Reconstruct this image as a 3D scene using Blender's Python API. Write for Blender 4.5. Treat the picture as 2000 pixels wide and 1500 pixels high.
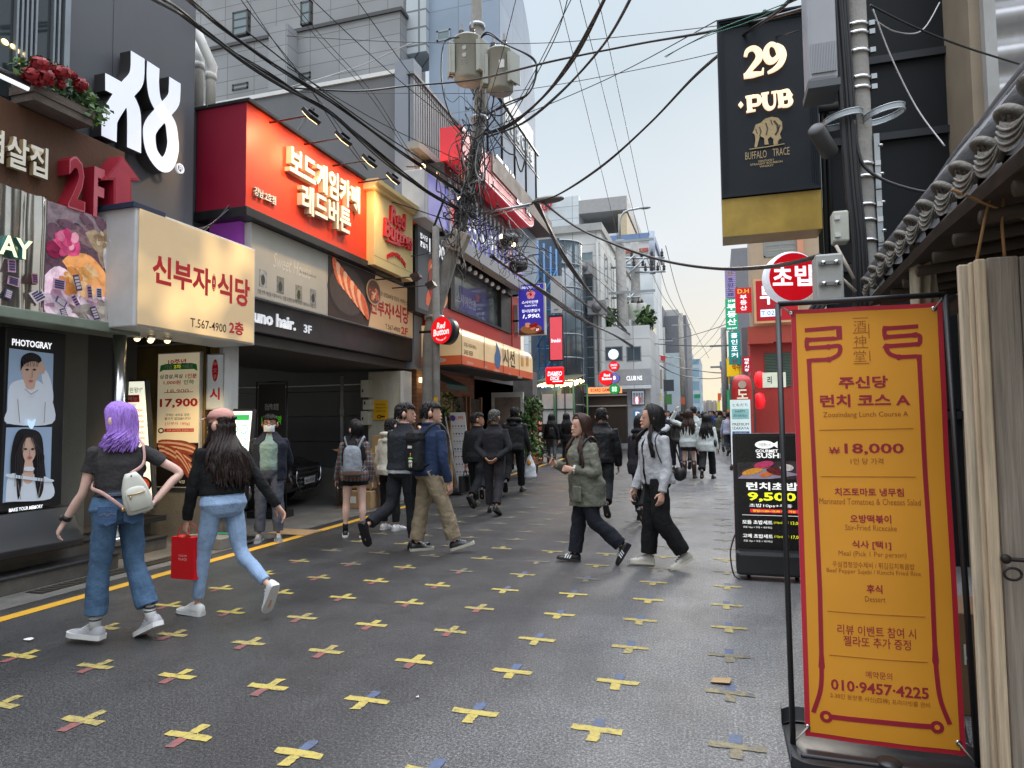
import bpy, bmesh, math, random
from math import sin, cos, radians as rad, pi, atan2, sqrt
from mathutils import Vector as V3, Matrix, noise
random.seed(7)
S = bpy.context.scene
COL = S.collection
for o in list(bpy.data.objects): bpy.data.objects.remove(o)
# camera
CAMZ, FPX = 1.52, 1300.0
YAW, PITCH, ROLL = rad(17.1), rad(3.25), rad(0.6)
FW = V3((-sin(YAW)*cos(PITCH), cos(YAW)*cos(PITCH), sin(PITCH)))
R0 = V3((cos(YAW), sin(YAW), 0)); U0 = R0.cross(FW)
RT = R0*cos(ROLL) - U0*sin(ROLL); UP = U0*cos(ROLL) + R0*sin(ROLL)
CP = V3((0, 0, CAMZ))
cd = bpy.data.cameras.new('camera'); cam = bpy.data.objects.new('camera', cd); COL.objects.link(cam)
cd.sensor_width = 36; cd.lens = 36*FPX/2000; cd.clip_start = 0.05; cd.clip_end = 3000
cam.matrix_world = Matrix(((RT.x, UP.x, -FW.x, 0), (RT.y, UP.y, -FW.y, 0), (RT.z, UP.z, -FW.z, CAMZ), (0, 0, 0, 1)))
S.camera = cam
# sky, sun, exposure
SUN_EL, SUN_AZ = rad(24), rad(8)
W = bpy.data.worlds.new('World'); S.world = W; W.use_nodes = True
nt = W.node_tree; nt.nodes.clear()
def wn(t, **k):
 n = nt.nodes.new(t)
 for a, b in k.items(): setattr(n, a, b)
 return n
sky = wn('ShaderNodeTexSky', sky_type='NISHITA', sun_disc=False, sun_elevation=SUN_EL, sun_rotation=SUN_AZ, air_density=1.0, dust_density=1.0, ozone_density=1.2)
tc = wn('ShaderNodeTexCoord'); sep = wn('ShaderNodeSeparateXYZ'); nt.links.new(tc.outputs['Generated'], sep.inputs[0])
rmp = wn('ShaderNodeValToRGB'); nt.links.new(sep.outputs['Z'], rmp.inputs[0])
e = rmp.color_ramp.elements
e[0].position = 0.0; e[0].color = (7.2, 6.2, 4.5, 1)
e[1].position = 1.0; e[1].color = (40, 42, 46, 1)
for p_, c_ in ((.1, (6.7, 6.3, 5.4)), (.24, (6.0, 6.4, 6.7)), (.45, (4.7, 5.5, 6.1)), (.57, (5, 5.8, 6.5)), (.7, (17, 18.2, 20))):
 q = e.new(p_); q.color = (*c_, 1)
nz = wn('ShaderNodeTexNoise'); nz.inputs['Scale'].default_value = 2.2; nz.inputs['Detail'].default_value = 4
mr = wn('ShaderNodeMapRange'); mr.inputs[1].default_value = .3; mr.inputs[2].default_value = .7; mr.inputs[3].default_value = .93; mr.inputs[4].default_value = 1.05
nt.links.new(tc.outputs['Generated'], nz.inputs[0]); nt.links.new(nz.outputs[0], mr.inputs[0])
mx = wn('ShaderNodeMix', data_type='RGBA'); mx.inputs[0].default_value = .95
nt.links.new(sky.outputs[0], mx.inputs[6]); nt.links.new(rmp.outputs[0], mx.inputs[7])
ml = wn('ShaderNodeVectorMath', operation='SCALE'); nt.links.new(mx.outputs[2], ml.inputs[0]); nt.links.new(mr.outputs[0], ml.inputs['Scale'])
bg = wn('ShaderNodeBackground'); bg.inputs[1].default_value = 0.105
wo = wn('ShaderNodeOutputWorld'); nt.links.new(ml.outputs[0], bg.inputs[0]); nt.links.new(bg.outputs[0], wo.inputs[0])
sl = bpy.data.lights.new('sun', 'SUN'); sl.energy = 0.8; sl.angle = rad(14); sl.color = (1, .93, .82)
so = bpy.data.objects.new('sun', sl); COL.objects.link(so)
so.rotation_euler = V3((sin(SUN_AZ)*cos(SUN_EL), cos(SUN_AZ)*cos(SUN_EL), sin(SUN_EL))).to_track_quat('Z', 'Y').to_euler()
S.view_settings.view_transform = 'Standard'; S.view_settings.look = 'None'; S.view_settings.gamma = 1
S.view_settings.exposure = 0.35
S.cycles.max_bounces = 6; S.cycles.use_denoising = True
# surveying: a picture direction meets a real plane
def ray(px, py): return FW + RT*((px-1000)/FPX) - UP*((py-750)/FPX)
def SL(y): return 0.012*max(0.0, y-12)
def G(px, py):
 d = ray(px, py); z = 0.0
 for _ in range(8):
  t = (z-CAMZ)/d.z; z = SL(d.y*t)
 return CP + d*t
def PX(px, py, X): d = ray(px, py); return CP + d*(X/d.x)
def PY(px, py, Y): d = ray(px, py); return CP + d*(Y/d.y)
# materials
MC = {}
def M(key, c=None, r=.6, met=0, em=0, ec=None, var=.12, vs=3.0, bump=0, bs=40, stain=0, alpha=1, trans=0, coat=0, spec=None, stretch=None):
 if key in MC: return MC[key]
 m = bpy.data.materials.new(key); m.use_nodes = True; t = m.node_tree; N = t.nodes; L = t.links
 b = N['Principled BSDF']; b.inputs['Roughness'].default_value = r; b.inputs['Metallic'].default_value = met
 c = tuple(c)+(1,)
 b.inputs['Base Color'].default_value = c
 if spec is not None: b.inputs['Specular IOR Level'].default_value = spec
 if coat: b.inputs['Coat Weight'].default_value = coat; b.inputs['Coat Roughness'].default_value = .12
 if em:
  b.inputs['Emission Color'].default_value = tuple(ec or c[:3])+(1,); b.inputs['Emission Strength'].default_value = em
 if trans: b.inputs['Transmission Weight'].default_value = trans
 if alpha < 1: b.inputs['Alpha'].default_value = alpha
 if var or bump or stain:
  tx = N.new('ShaderNodeTexCoord'); mp = N.new('ShaderNodeMapping'); L.new(tx.outputs['Object'], mp.inputs[0])
  if stretch: mp.inputs['Scale'].default_value = stretch
  src = None
  if var:
   n1 = N.new('ShaderNodeTexNoise'); n1.inputs['Scale'].default_value = vs; n1.inputs['Detail'].default_value = 6; n1.inputs['Roughness'].default_value = .65
   L.new(mp.outputs[0], n1.inputs['Vector'])
   g = N.new('ShaderNodeMapRange'); g.inputs[1].default_value = .28; g.inputs[2].default_value = .72; g.inputs[3].default_value = 1-var; g.inputs[4].default_value = 1+var
   L.new(n1.outputs[0], g.inputs[0])
   mu = N.new('ShaderNodeVectorMath'); mu.operation = 'SCALE'; mu.inputs[0].default_value = c[:3]; L.new(g.outputs[0], mu.inputs['Scale'])
   src = mu.outputs[0]
  if stain:
   n2 = N.new('ShaderNodeTexNoise'); n2.inputs['Scale'].default_value = 1.3; n2.inputs['Detail'].default_value = 8; n2.inputs['Roughness'].default_value = .7
   m2 = N.new('ShaderNodeMapping'); m2.inputs['Scale'].default_value = (1.6, 1.6, .35); L.new(tx.outputs['Object'], m2.inputs[0]); L.new(m2.outputs[0], n2.inputs['Vector'])
   g2 = N.new('ShaderNodeMapRange'); g2.inputs[1].default_value = .5; g2.inputs[2].default_value = .75; g2.inputs[3].default_value = 0; g2.inputs[4].default_value = stain
   L.new(n2.outputs[0], g2.inputs[0])
   mm = N.new('ShaderNodeMix'); mm.data_type = 'RGBA'; L.new(g2.outputs[0], mm.inputs[0])
   if src: L.new(src, mm.inputs[6])
   else: mm.inputs[6].default_value = c
   mm.inputs[7].default_value = (c[0]*.45+.02, c[1]*.42+.016, c[2]*.38+.01, 1); src = mm.outputs[2]
  if src: L.new(src, b.inputs['Base Color'])
  if src and em and ec is None: L.new(src, b.inputs['Emission Color'])
  if var and not met:
   gr = N.new('ShaderNodeMapRange'); gr.inputs[1].default_value = .3; gr.inputs[2].default_value = .7; gr.inputs[3].default_value = max(.05, r-.1); gr.inputs[4].default_value = min(1, r+.1)
   L.new(n1.outputs[0], gr.inputs[0]); L.new(gr.outputs[0], b.inputs['Roughness'])
  if bump:
   n3 = N.new('ShaderNodeTexNoise'); n3.inputs['Scale'].default_value = bs; n3.inputs['Detail'].default_value = 4; L.new(mp.outputs[0], n3.inputs['Vector'])
   bu = N.new('ShaderNodeBump'); bu.inputs['Strength'].default_value = bump; bu.inputs['Distance'].default_value = .02; L.new(n3.outputs[0], bu.inputs['Height']); L.new(bu.outputs[0], b.inputs['Normal'])
 MC[key] = m
 return m
def E(key, c, s=.8): return M(key, c, r=.45, em=s, var=.05, vs=2)
# mesh builder
TC = {}
def tmesh(s, off, sp=1.0, sh=0):
 k = (s, off, sp, sh)
 if k not in TC:
  c = bpy.data.curves.new('t', 'FONT'); c.body = s; c.size = 1; c.offset = off; c.resolution_u = 2; c.space_character = sp; c.shear = sh
  o = bpy.data.objects.new('t', c); COL.objects.link(o)
  m = bpy.data.meshes.new_from_object(o.evaluated_get(bpy.context.evaluated_depsgraph_get()))
  vs = [v.co.copy() for v in m.vertices]; fs = [tuple(p.vertices) for p in m.polygons]
  bpy.data.objects.remove(o); bpy.data.curves.remove(c); bpy.data.meshes.remove(m)
  x0 = min(v.x for v in vs); x1 = max(v.x for v in vs); y0 = min(v.y for v in vs); y1 = max(v.y for v in vs)
  ec = {}
  for f in fs:
   for i in range(len(f)):
    a, b = f[i], f[(i+1) % len(f)]
    if (b, a) in ec: ec[(b, a)] = 0
    else: ec[(a, b)] = 1
  TC[k] = ([(v.x-x0, v.y-y0) for v in vs], fs, x1-x0, y1-y0, [q for q, n_ in ec.items() if n_])
 return TC[k]
class Fr:
 """A flat sign's own frame: o bottom-left corner, r right, u up, n out; a, b run 0..1 over W, H."""
 def __init__(s, o, r, u, W=1, H=1): s.o, s.r, s.u, s.W, s.H = V3(o), V3(r).normalized(), V3(u).normalized(), W, H; s.n = s.r.cross(s.u)
 def p(s, a, b, d=0): return s.o + s.r*(a*s.W) + s.u*(b*s.H) + s.n*d
def sgn(a): return 1 if a > 0 else -1
def LF(X, pxL, pyT, pyB, pxR, pyr=None):
 a = PX(pxL, pyB, X); t = PX(pxL, pyT, X); b = PX(pxR, pyr or (pyT+pyB)/2, X)
 return Fr(a, (0, 1, 0), (0, 0, 1), b.y-a.y, t.z-a.z)
def CF(Y, pxL, pyT, pyB, pxR, pyr=None):
 a = PY(pxL, pyB, Y); t = PY(pxL, pyT, Y); b = PY(pxR, pyr or (pyT+pyB)/2, Y)
 return Fr(a, (1, 0, 0), (0, 0, 1), b.x-a.x, t.z-a.z)
class MB:
 def __init__(s): s.v, s.f, s.m, s.s, s.ms = [], [], [], [], []
 def mi(s, m):
  if m not in s.ms: s.ms.append(m)
  return s.ms.index(m)
 def add(s, vs, fs, m, sm=False):
  b = len(s.v); s.v += [V3(v) for v in vs]; i = s.mi(m)
  for f in fs: s.f.append([b+k for k in f]); s.m.append(i); s.s.append(sm)
  return s
 def box(s, lo, hi, m):
  x, y, z = zip(lo, hi)
  vs = [(x[i], y[j], z[k]) for i in (0, 1) for j in (0, 1) for k in (0, 1)]
  return s.add(vs, [(0, 1, 3, 2), (4, 6, 7, 5), (0, 4, 5, 1), (2, 3, 7, 6), (0, 2, 6, 4), (1, 5, 7, 3)], m)
 def obox(s, c, ax, ay, az, m):
  c, ax, ay, az = V3(c), V3(ax), V3(ay), V3(az)
  vs = [c+ax*i+ay*j+az*k for i in (-1, 1) for j in (-1, 1) for k in (-1, 1)]
  return s.add(vs, [(0, 1, 3, 2), (4, 6, 7, 5), (0, 4, 5, 1), (2, 3, 7, 6), (0, 2, 6, 4), (1, 5, 7, 3)], m)
 def rect(s, fr, a0, b0, a1, b1, d0, d1, m):
  vs = [fr.p(a, b, d) for a in (a0, a1) for b in (b0, b1) for d in (d0, d1)]
  return s.add(vs, [(0, 1, 3, 2), (4, 6, 7, 5), (0, 4, 5, 1), (2, 3, 7, 6), (0, 2, 6, 4), (1, 5, 7, 3)], m)
 def poly(s, fr, pts, d0, d1, m):
  n = len(pts); vs = [fr.p(a, b, d1) for a, b in pts] + [fr.p(a, b, d0) for a, b in pts]
  return s.add(vs, [tuple(range(n)), tuple(range(2*n-1, n-1, -1))]+[(i, n+i, n+(i+1) % n, (i+1) % n) for i in range(n)], m)
 def ell(s, fr, cx, cy, rx, ry, d0, d1, m, n=28, a0=0, a1=2*pi, rot=0):
  k = n if a1-a0 > 6.2 else n+1
  ps = []
  for i in range(k):
   t = a0+(a1-a0)*i/n; x, y = rx*cos(t), ry*sin(t)
   ps.append((cx+x*cos(rot)-y*sin(rot)*fr.H/fr.W, cy+x*sin(rot)*fr.W/fr.H+y*cos(rot)))
  return s.poly(fr, ps, d0, d1, m)
 def stroke(s, fr, pts, w, d0, d1, m):
  q = [V3((a*fr.W, b*fr.H, 0)) for a, b in pts]; n = len(q); w = w if hasattr(w, '__len__') else [w]*n
  l, r = [], []
  for i in range(n):
   t = (q[min(i+1, n-1)]-q[max(i-1, 0)]); t = t.normalized() if t.length > 1e-9 else V3((1, 0, 0)); nn = V3((-t.y, t.x, 0))*(w[i]/2)
   if 0 < i < n-1:
    ca = (q[i]-q[i-1]).normalized().dot((q[i+1]-q[i]).normalized()); nn /= max(.5, sqrt(max(0, (1+ca)/2)))
   l.append(q[i]+nn); r.append(q[i]-nn)
  for i in range(n-1):
   s.poly(fr, [(p.x/fr.W, p.y/fr.H) for p in (r[i], r[i+1], l[i+1], l[i])], d0, d1, m)
  return s
 def txt(s, fr, t, cx, cy, w, h, d, m, off=.0, ext=0, sp=1.0, ms=None, rot=0, sh=0, arc=0):
  vs, fs, tw, th, be = tmesh(t, off, sp, sh)
  if w is None: w = h*fr.H*tw/th/fr.W
  if h is None: h = w*fr.W*th/tw/fr.H
  def q(x, y, dd):
   a = (x/tw-.5)*w; b = (y/th-.5)*h
   if arc: b += arc*(a*2/w)**2*h
   if rot: A, B = a*fr.W, b*fr.H; a, b = (A*cos(rot)-B*sin(rot))/fr.W, (A*sin(rot)+B*cos(rot))/fr.H
   return fr.p(cx+a, cy+b, dd)
  s.add([q(x, y, d+ext) for x, y in vs], fs, m)
  if ext:
   n = len(s.v); s.add([q(x, y, d+ext) for x, y in vs]+[q(x, y, d) for x, y in vs], [(b_, a_, a_+len(vs), b_+len(vs)) for a_, b_ in be], ms or m)
  return s
 def tube(s, pts, r, m, n=8, cap=True, sm=True):
  q = [V3(p) for p in pts]; N = len(q); r = r if hasattr(r, '__len__') else [r]*N
  rings = []; ref = None
  for i in range(N):
   t = (q[min(i+1, N-1)]-q[max(i-1, 0)]).normalized()
   if ref is None: ref = V3((0, 0, 1)) if abs(t.z) < .9 else V3((1, 0, 0))
   a = ref-t*ref.dot(t); a.normalize(); ref = a; b = t.cross(a)
   rr = r[i] if hasattr(r[i], '__len__') else (r[i], r[i])
   rings.append([q[i]+a*(rr[0]*cos(2*pi*k/n))+b*(rr[1]*sin(2*pi*k/n)) for k in range(n)])
  return s.loft(rings, m, cap, sm)
 def loft(s, rings, m, cap=True, sm=True, closed=True):
  n = len(rings[0]); vs = [p for R_ in rings for p in R_]; fs = []
  for i in range(len(rings)-1):
   for k in range(n if closed else n-1): fs.append((i*n+k, i*n+(k+1) % n, (i+1)*n+(k+1) % n, (i+1)*n+k))
  if cap: fs += [tuple(range(n-1, -1, -1)), tuple((len(rings)-1)*n+k for k in range(n))]
  return s.add(vs, fs, m, sm)
 def lathe(s, prof, c, m, n=20, ax=(0, 0, 1), sm=True):
  ax = V3(ax).normalized(); a = V3((1, 0, 0)) if abs(ax.x) < .9 else V3((0, 1, 0)); a = (a-ax*a.dot(ax)).normalized(); b = ax.cross(a); c = V3(c)
  return s.loft([[c+ax*z+(a*cos(2*pi*k/n)+b*sin(2*pi*k/n))*max(r, 1e-4) for k in range(n)] for r, z in prof], m, True, sm)
 def ball(s, c, r, m, n=12, k=8, rot=None):
  r = r if hasattr(r, '__len__') else (r, r, r); c = V3(c); rings = []
  for i in range(k+1):
   t = pi*i/k; f = max(sin(t), .02)
   R_ = [V3((r[0]*f*cos(2*pi*j/n), r[1]*f*sin(2*pi*j/n), -r[2]*cos(t))) for j in range(n)]
   rings.append([c+((rot @ p) if rot else p) for p in R_])
  return s.loft(rings, m, True, True)
 def build(s, name, parent=None, bevel=0, base=None):
  o0 = V3((0, 0, 0)); p = parent
  while p is not None: o0 = o0+p.location; p = p.parent
  if parent is None: o0 = V3(base) if base is not None else o0
  me = bpy.data.meshes.new(name); me.from_pydata([v-o0 for v in s.v], [], s.f)
  for m in s.ms: me.materials.append(m)
  me.polygons.foreach_set('material_index', s.m); me.polygons.foreach_set('use_smooth', s.s); me.update()
  o = bpy.data.objects.new(name, me); COL.objects.link(o)
  if parent is not None: o.parent = parent
  else: o.location = o0
  if bevel:
   b = o.modifiers.new('b', 'BEVEL'); b.width = bevel; b.segments = 2; b.limit_method = 'ANGLE'
  return o
def tag(o, label, cat, group=None, kind=None):
 if label: o['label'] = label
 if cat: o['category'] = cat
 if group: o['group'] = group
 if kind: o['kind'] = kind
 return o
def thing(name, label, cat, loc, group=None):
 o = bpy.data.objects.new(name, None); COL.objects.link(o); o.location = loc; o.empty_display_size = .2
 return tag(o, label, cat, group)
def structure(o): o['kind'] = 'structure'; return o
def copy_tree(o, loc, label=None, group=None, rz=0):
 c = o.copy(); COL.objects.link(c); c.location = loc; c.rotation_euler = (0, 0, o.rotation_euler.z+rz)
 if label: c['label'] = label
 if group: c['group'] = group
 def rec(a, b):
  for ch in list(a.children):
   d = ch.copy(); COL.objects.link(d); d.parent = b; rec(ch, d)
 rec(o, c); return c
def crom(P, k=6):
 P = [V3(p) for p in P]; out = []
 for i in range(len(P)-1):
  a = P[max(i-1, 0)]; b = P[i]; c = P[i+1]; d = P[min(i+2, len(P)-1)]
  for j in range(k):
   t = j/k; out.append(.5*((2*b)+(c-a)*t+(2*a-5*b+4*c-d)*t*t+(3*b-a-3*c+d)*t**3))
 return out+[P[-1]]
def hexc(h):
 h = h.lstrip('#')
 f = lambda v: v/12.92 if v <= .04045 else ((v+.055)/1.055)**2.4
 return tuple(f(int(h[i:i+2], 16)/255) for i in (0, 2, 4))
def fat(s, px, py):
 d = ray(px, py); t = (s.o-CP).dot(s.n)/d.dot(s.n); v = CP+d*t-s.o
 return v.dot(s.r)/s.W, v.dot(s.u)/s.H
Fr.at = fat
Fr.ats = lambda s, pts: [s.at(*p) for p in pts]
def txp(mb, fr, t, l, r, hpx, d, m, off=.015, ext=0, ms=None, sp=1, sh=0, keep=False, arc=0):
 """lettering whose left and right middles stand at picture points l and r, hpx tall there"""
 a0, b0 = fr.at(*l); a1, b1 = fr.at(*r); mx_, my_ = (l[0]+r[0])/2, (l[1]+r[1])/2
 h = abs(fr.at(mx_, my_-hpx/2)[1]-fr.at(mx_, my_+hpx/2)[1])
 mb.txt(fr, t, (a0+a1)/2, (b0+b1)/2, abs(a1-a0), None if keep else h, d, m, off=off, ext=ext, ms=ms, sp=sp, sh=sh, arc=arc)
def worn(key, c, wear=.5, sc=14):
 if key in MC: return MC[key]
 m = M(key, c, r=.6, var=0, bump=0); t = m.node_tree; N = t.nodes; L = t.links; b = N['Principled BSDF']
 tx = N.new('ShaderNodeTexCoord'); n1 = N.new('ShaderNodeTexNoise'); n1.inputs['Scale'].default_value = sc; n1.inputs['Detail'].default_value = 10; n1.inputs['Roughness'].default_value = .8
 L.new(tx.outputs['Object'], n1.inputs['Vector'])
 g = N.new('ShaderNodeMapRange'); g.inputs[1].default_value = wear-.05; g.inputs[2].default_value = wear+.14; L.new(n1.outputs[0], g.inputs[0])
 mm = N.new('ShaderNodeMix'); mm.data_type = 'RGBA'; L.new(g.outputs[0], mm.inputs[0]); mm.inputs[6].default_value = (*c, 1); mm.inputs[7].default_value = (.075, .075, .08, 1); L.new(mm.outputs[2], b.inputs['Base Color'])
 return m
def asphalt():
 m = M('asphalt', (.06, .06, .064), r=.5, var=0); t = m.node_tree; N = t.nodes; L = t.links; b = N['Principled BSDF']
 tx = N.new('ShaderNodeTexCoord')
 def nz(s, det=4, rough=.6, sc=None):
  n = N.new('ShaderNodeTexNoise'); n.inputs['Scale'].default_value = s; n.inputs['Detail'].default_value = det; n.inputs['Roughness'].default_value = rough
  if sc:
   mp = N.new('ShaderNodeMapping'); mp.inputs['Scale'].default_value = sc; L.new(tx.outputs['Object'], mp.inputs[0]); L.new(mp.outputs[0], n.inputs['Vector'])
  else: L.new(tx.outputs['Object'], n.inputs['Vector'])
  return n.outputs[0]
 def mapr(o, a, b_, c, d):
  g = N.new('ShaderNodeMapRange'); g.inputs[1].default_value = a; g.inputs[2].default_value = b_; g.inputs[3].default_value = c; g.inputs[4].default_value = d; L.new(o, g.inputs[0]); return g.outputs[0]
 def mul(a, b_):
  n = N.new('ShaderNodeMath'); n.operation = 'MULTIPLY'; L.new(a, n.inputs[0]); L.new(b_, n.inputs[1]); return n.outputs[0]
 sp = mapr(nz(75, 3, .85), .45, .7, .5, 2.7); pt = mapr(nz(.8, 8, .7), .3, .7, .62, 1.42); st = mapr(nz(1.6, 5, .7, (1, .12, 1)), .35, .7, .8, 1.25)
 fine = mapr(nz(38, 6, .85), .4, .75, .75, 1.5)
 vo = N.new('ShaderNodeTexVoronoi'); vo.inputs['Scale'].default_value = 2.3; L.new(tx.outputs['Object'], vo.inputs['Vector']); gum = mapr(vo.outputs['Distance'], .028, .045, .55, 1)
 vc = N.new('ShaderNodeTexVoronoi'); vc.feature = 'DISTANCE_TO_EDGE'; vc.inputs['Scale'].default_value = .33; wv = N.new('ShaderNodeTexNoise'); wv.inputs['Scale'].default_value = 3; wv.inputs['Detail'].default_value = 6; L.new(tx.outputs['Object'], wv.inputs['Vector']); ad = N.new('ShaderNodeMix'); ad.data_type = 'RGBA'; ad.blend_type = 'ADD'; ad.inputs[0].default_value = .35; L.new(tx.outputs['Object'], ad.inputs[6]); L.new(wv.outputs['Color'], ad.inputs[7]); L.new(ad.outputs[2], vc.inputs['Vector']); crk = mapr(vc.outputs['Distance'], .0005, .003, .9, 1)
 v = mul(mul(mul(sp, pt), mul(st, fine)), mul(gum, crk))
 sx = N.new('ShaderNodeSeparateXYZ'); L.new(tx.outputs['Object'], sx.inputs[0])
 lane_sheen = mapr(sx.outputs['X'], -1.9, .15, .76, 2.5)  # sky sheen of the right lane, painted in as a paler base colour
 v = mul(v, lane_sheen)
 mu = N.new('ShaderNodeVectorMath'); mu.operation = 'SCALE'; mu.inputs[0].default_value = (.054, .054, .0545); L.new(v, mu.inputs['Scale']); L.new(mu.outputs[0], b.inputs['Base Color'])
 L.new(mapr(nz(1.1, 6, .7), .3, .7, .33, .56), b.inputs['Roughness'])
 bu = N.new('ShaderNodeBump'); bu.inputs['Strength'].default_value = .3; bu.inputs['Distance'].default_value = .012; L.new(nz(130, 3, .7), bu.inputs['Height']); L.new(bu.outputs[0], b.inputs['Normal'])
 return m
H = hexc
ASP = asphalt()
CONC = M('concrete', (.2, .195, .18), r=.85, var=.3, vs=2.5, bump=.3, bs=30, stain=.6)
DARK = M('dark_render', (.045, .045, .048), r=.7, var=.18, vs=1.5, bump=.12, bs=20, stain=.2)
BLK = M('black_metal', (.016, .016, .018), r=.4, var=.15)
CHAR = M('charcoal_panel', (.095, .1, .115), r=.5, var=.1, vs=.7, stain=.2)
STEEL = M('steel', (.6, .6, .6), r=.22, met=1, var=.15)
GLS = M('dark_glass', (.03, .04, .045), r=.06, var=.0, spec=.9)
WHT = M('white_paint', (.72, .72, .7), r=.5, var=.08, vs=3, stain=.15)
GREYP = M('pole_concrete', (.3, .29, .27), r=.8, var=.25, vs=5, bump=.3, bs=50, stain=.4)
REDL = E('lit_red', H('#f20d1c'), .45)
WLIT = E('lit_white', H('#f4f6fb'), .75)
WARM = E('lit_warm', (1, .72, .34), 2.2)
# ground, road, markings
def sheet(name, x0, x1, ys, dz, m):
 mb = MB(); vs = []
 for y in ys: vs += [(x0, y, SL(y)+dz), (x1, y, SL(y)+dz)]
 mb.add(vs, [(2*i, 2*i+1, 2*i+3, 2*i+2) for i in range(len(ys)-1)], m); return structure(mb.build(name))
YS = [-40, 0, 12, 40, 120, 400, 1500]
sheet('ground', -900, 900, YS, -.012, M('ground_paving', (.12, .118, .112), r=.8, var=.3, vs=.6, bump=.2))
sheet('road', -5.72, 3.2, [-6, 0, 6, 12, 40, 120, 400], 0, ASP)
sheet('pavement', -7.6, -5.72, [-6, 0, 6, 12, 40, 60], .004, M('gutter_concrete', (.13, .127, .115), r=.85, var=.35, vs=4, bump=.4, bs=60, stain=.7))
sheet('parking_floor', -16, -6.6, [6.8, 12.2], .008, M('lot_concrete', (.15, .145, .135), r=.8, var=.3, vs=2, bump=.25, bs=25, stain=.8))
YEL = worn('paint_yellow', (.42, .33, .075), .55, 26); YLN = worn('paint_line', (.62, .34, .03), .62, 9)
PRD = worn('paint_red', (.28, .07, .06), .48, 26); PBL = worn('paint_blue', (.07, .11, .22), .48, 26); YFD = worn('paint_faded', (.26, .21, .09), .44, 9); YE2 = worn('paint_yellow_thin', (.38, .3, .08), .5, 26)
mb = MB()
mb.box((-5.52, 1.5, .003), (-5.39, 12.4, .005), YLN)
ys = [12.4+.8*i for i in range(45)]
for a, b in zip(ys, ys[1:]): mb.add([(-5.5, a, SL(a)+.005), (-5.38, a, SL(a)+.005), (-5.38, b, SL(b)+.005), (-5.5, b, SL(b)+.005)], [(0, 1, 2, 3)], YLN)
structure(mb.build('road_line'))
mb = MB()
def ragged(x0, y0, x1, y1, z, m):
 n = 7; A, B = [], []
 lx = abs(x1-x0) > abs(y1-y0)
 for i in range(n+1):
  t = i/n; j = lambda: random.uniform(-.0035, .0035)
  if lx: A.append((x0+(x1-x0)*t, y0+j(), z)); B.append((x0+(x1-x0)*t, y1+j(), z))
  else: A.append((x0+j(), y0+(y1-y0)*t, z)); B.append((x1+j(), y0+(y1-y0)*t, z))
 for L_ in (A, B):
  for q in (0, -1): L_[q] = tuple(L_[q][k]+random.uniform(-.008, .008)*(k < 2) for k in range(3))
 vs = A+B; mb.add(vs, [(i, i+1, n+2+i, n+1+i) for i in range(n)], m)
for i in range(-1, 8):
 for j in range(-2, 26):
  x = .04-.643*i; y = 2.73+.619*j
  if x < -5.2 or x > .3 or (j > 12 and random.random() < .15): continue
  x += random.uniform(-.015, .015); y += random.uniform(-.015, .015); z = SL(y)+.004
  ye = random.choice((YEL, YEL, YE2)) if j < 6 and i > 0 else (YE2 if j < 9 and random.random() < .5 else YFD)
  left = x < -1.95 if y < 3.6 else x < -1.6-.16*(y-4)
  w = .027
  ragged(x-.126, y-w, x+.126, y+w, z, ye)
  (left or j < 7) and ragged(x-w, y+w, x+w, y+.122, z, ye if left else PBL)
  (not left or j < 7) and ragged(x-w, y-.122, x+w, y-w, z, PRD if left else ye)
structure(mb.build('road_markings'))
# left, nearest: charcoal building with the letter sign
B1 = thing('corner_building', 'charcoal panel building at far left behind the white letter sign', 'building', (-6.3, 4, 0))
mb = MB(); mb.box((-13, -3, 2.66), (-6.3, 6.76, 6.92), CHAR)
for z in (3.8,): mb.box((-6.3, 5.55, 3.6), (-6.297, 5.556, 6.9), BLK)
mb.build('upper_wall', B1, bevel=.01)
OLV = M('olive_render', (.13, .13, .115), r=.75, var=.2, vs=1.2, bump=.2, bs=35, stain=.3)
MB().box((-13, -3, .0), (-6.72, 5.7, 2.66), OLV).build('ground_wall', B1)
MB().box((-13, 5.7, .0), (-7.1, 6.72, 2.66), DARK).build('entrance_recess', B1)
fr = Fr((-6.3, 0, 0), (0, 1, 0), (0, 0, 1))
w = MB(); y0, y1, zt, zb = 2.2, 4.92, 6.9, 4.55
w.rect(fr, y0, zb, y1, zt, .002, .05, BLK); wf = w.build('window', B1)
FRM = M('window_frame', (.3, .33, .36), r=.35, met=.6, var=.1)
g = MB()
for a, b in ((2.3, 4.42), (4.62, 4.78)): g.rect(fr, a, zb+.03, b, zt-.03, .05, .058, GLS)
g.build('pane', wf)
g = MB()
for a in (4.43, 4.475, 4.52, 4.565, 4.61, 4.79, 4.84): g.rect(fr, a, zb, a+.02, zt, .05, .1, FRM)
g.rect(fr, 4.9, zb-.1, 4.96, zt, .002, .11, FRM); g.build('frame', wf)
g = MB()
for px, py, r in ((10, 82, .035), (26, 91, .03), (39, 102, .032), (32, 118, .028), (47, 126, .022)):
 p = PX(px, py, -6.232); g.ball(p, (.01, r, r*.8), WARM, 8, 6)
g.build('glowing_lamp', wf)
RUST = M('rusty_steel', (.1, .042, .018), r=.65, var=.45, vs=2.2, bump=.25, bs=60, stain=.75, stretch=(1, 1, .5))
fr = LF(-6.14, -220, 150, 400, 245); fr.H = 4.52-3.66; fr.o.z = 3.66
B2 = thing('rusty_fascia', 'rust brown steel fascia with cream letters under the flower box', 'sign', fr.o)
MB().rect(fr, 0, 0, 1, 1, -.14, 0, RUST).build('panel', B2, bevel=.008)
CRM = M('cream_letter', (.72, .68, .58), r=.4, em=.12, var=.05); CRS = M('cream_side', (.4, .3, .16), r=.5, var=.1)
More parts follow.
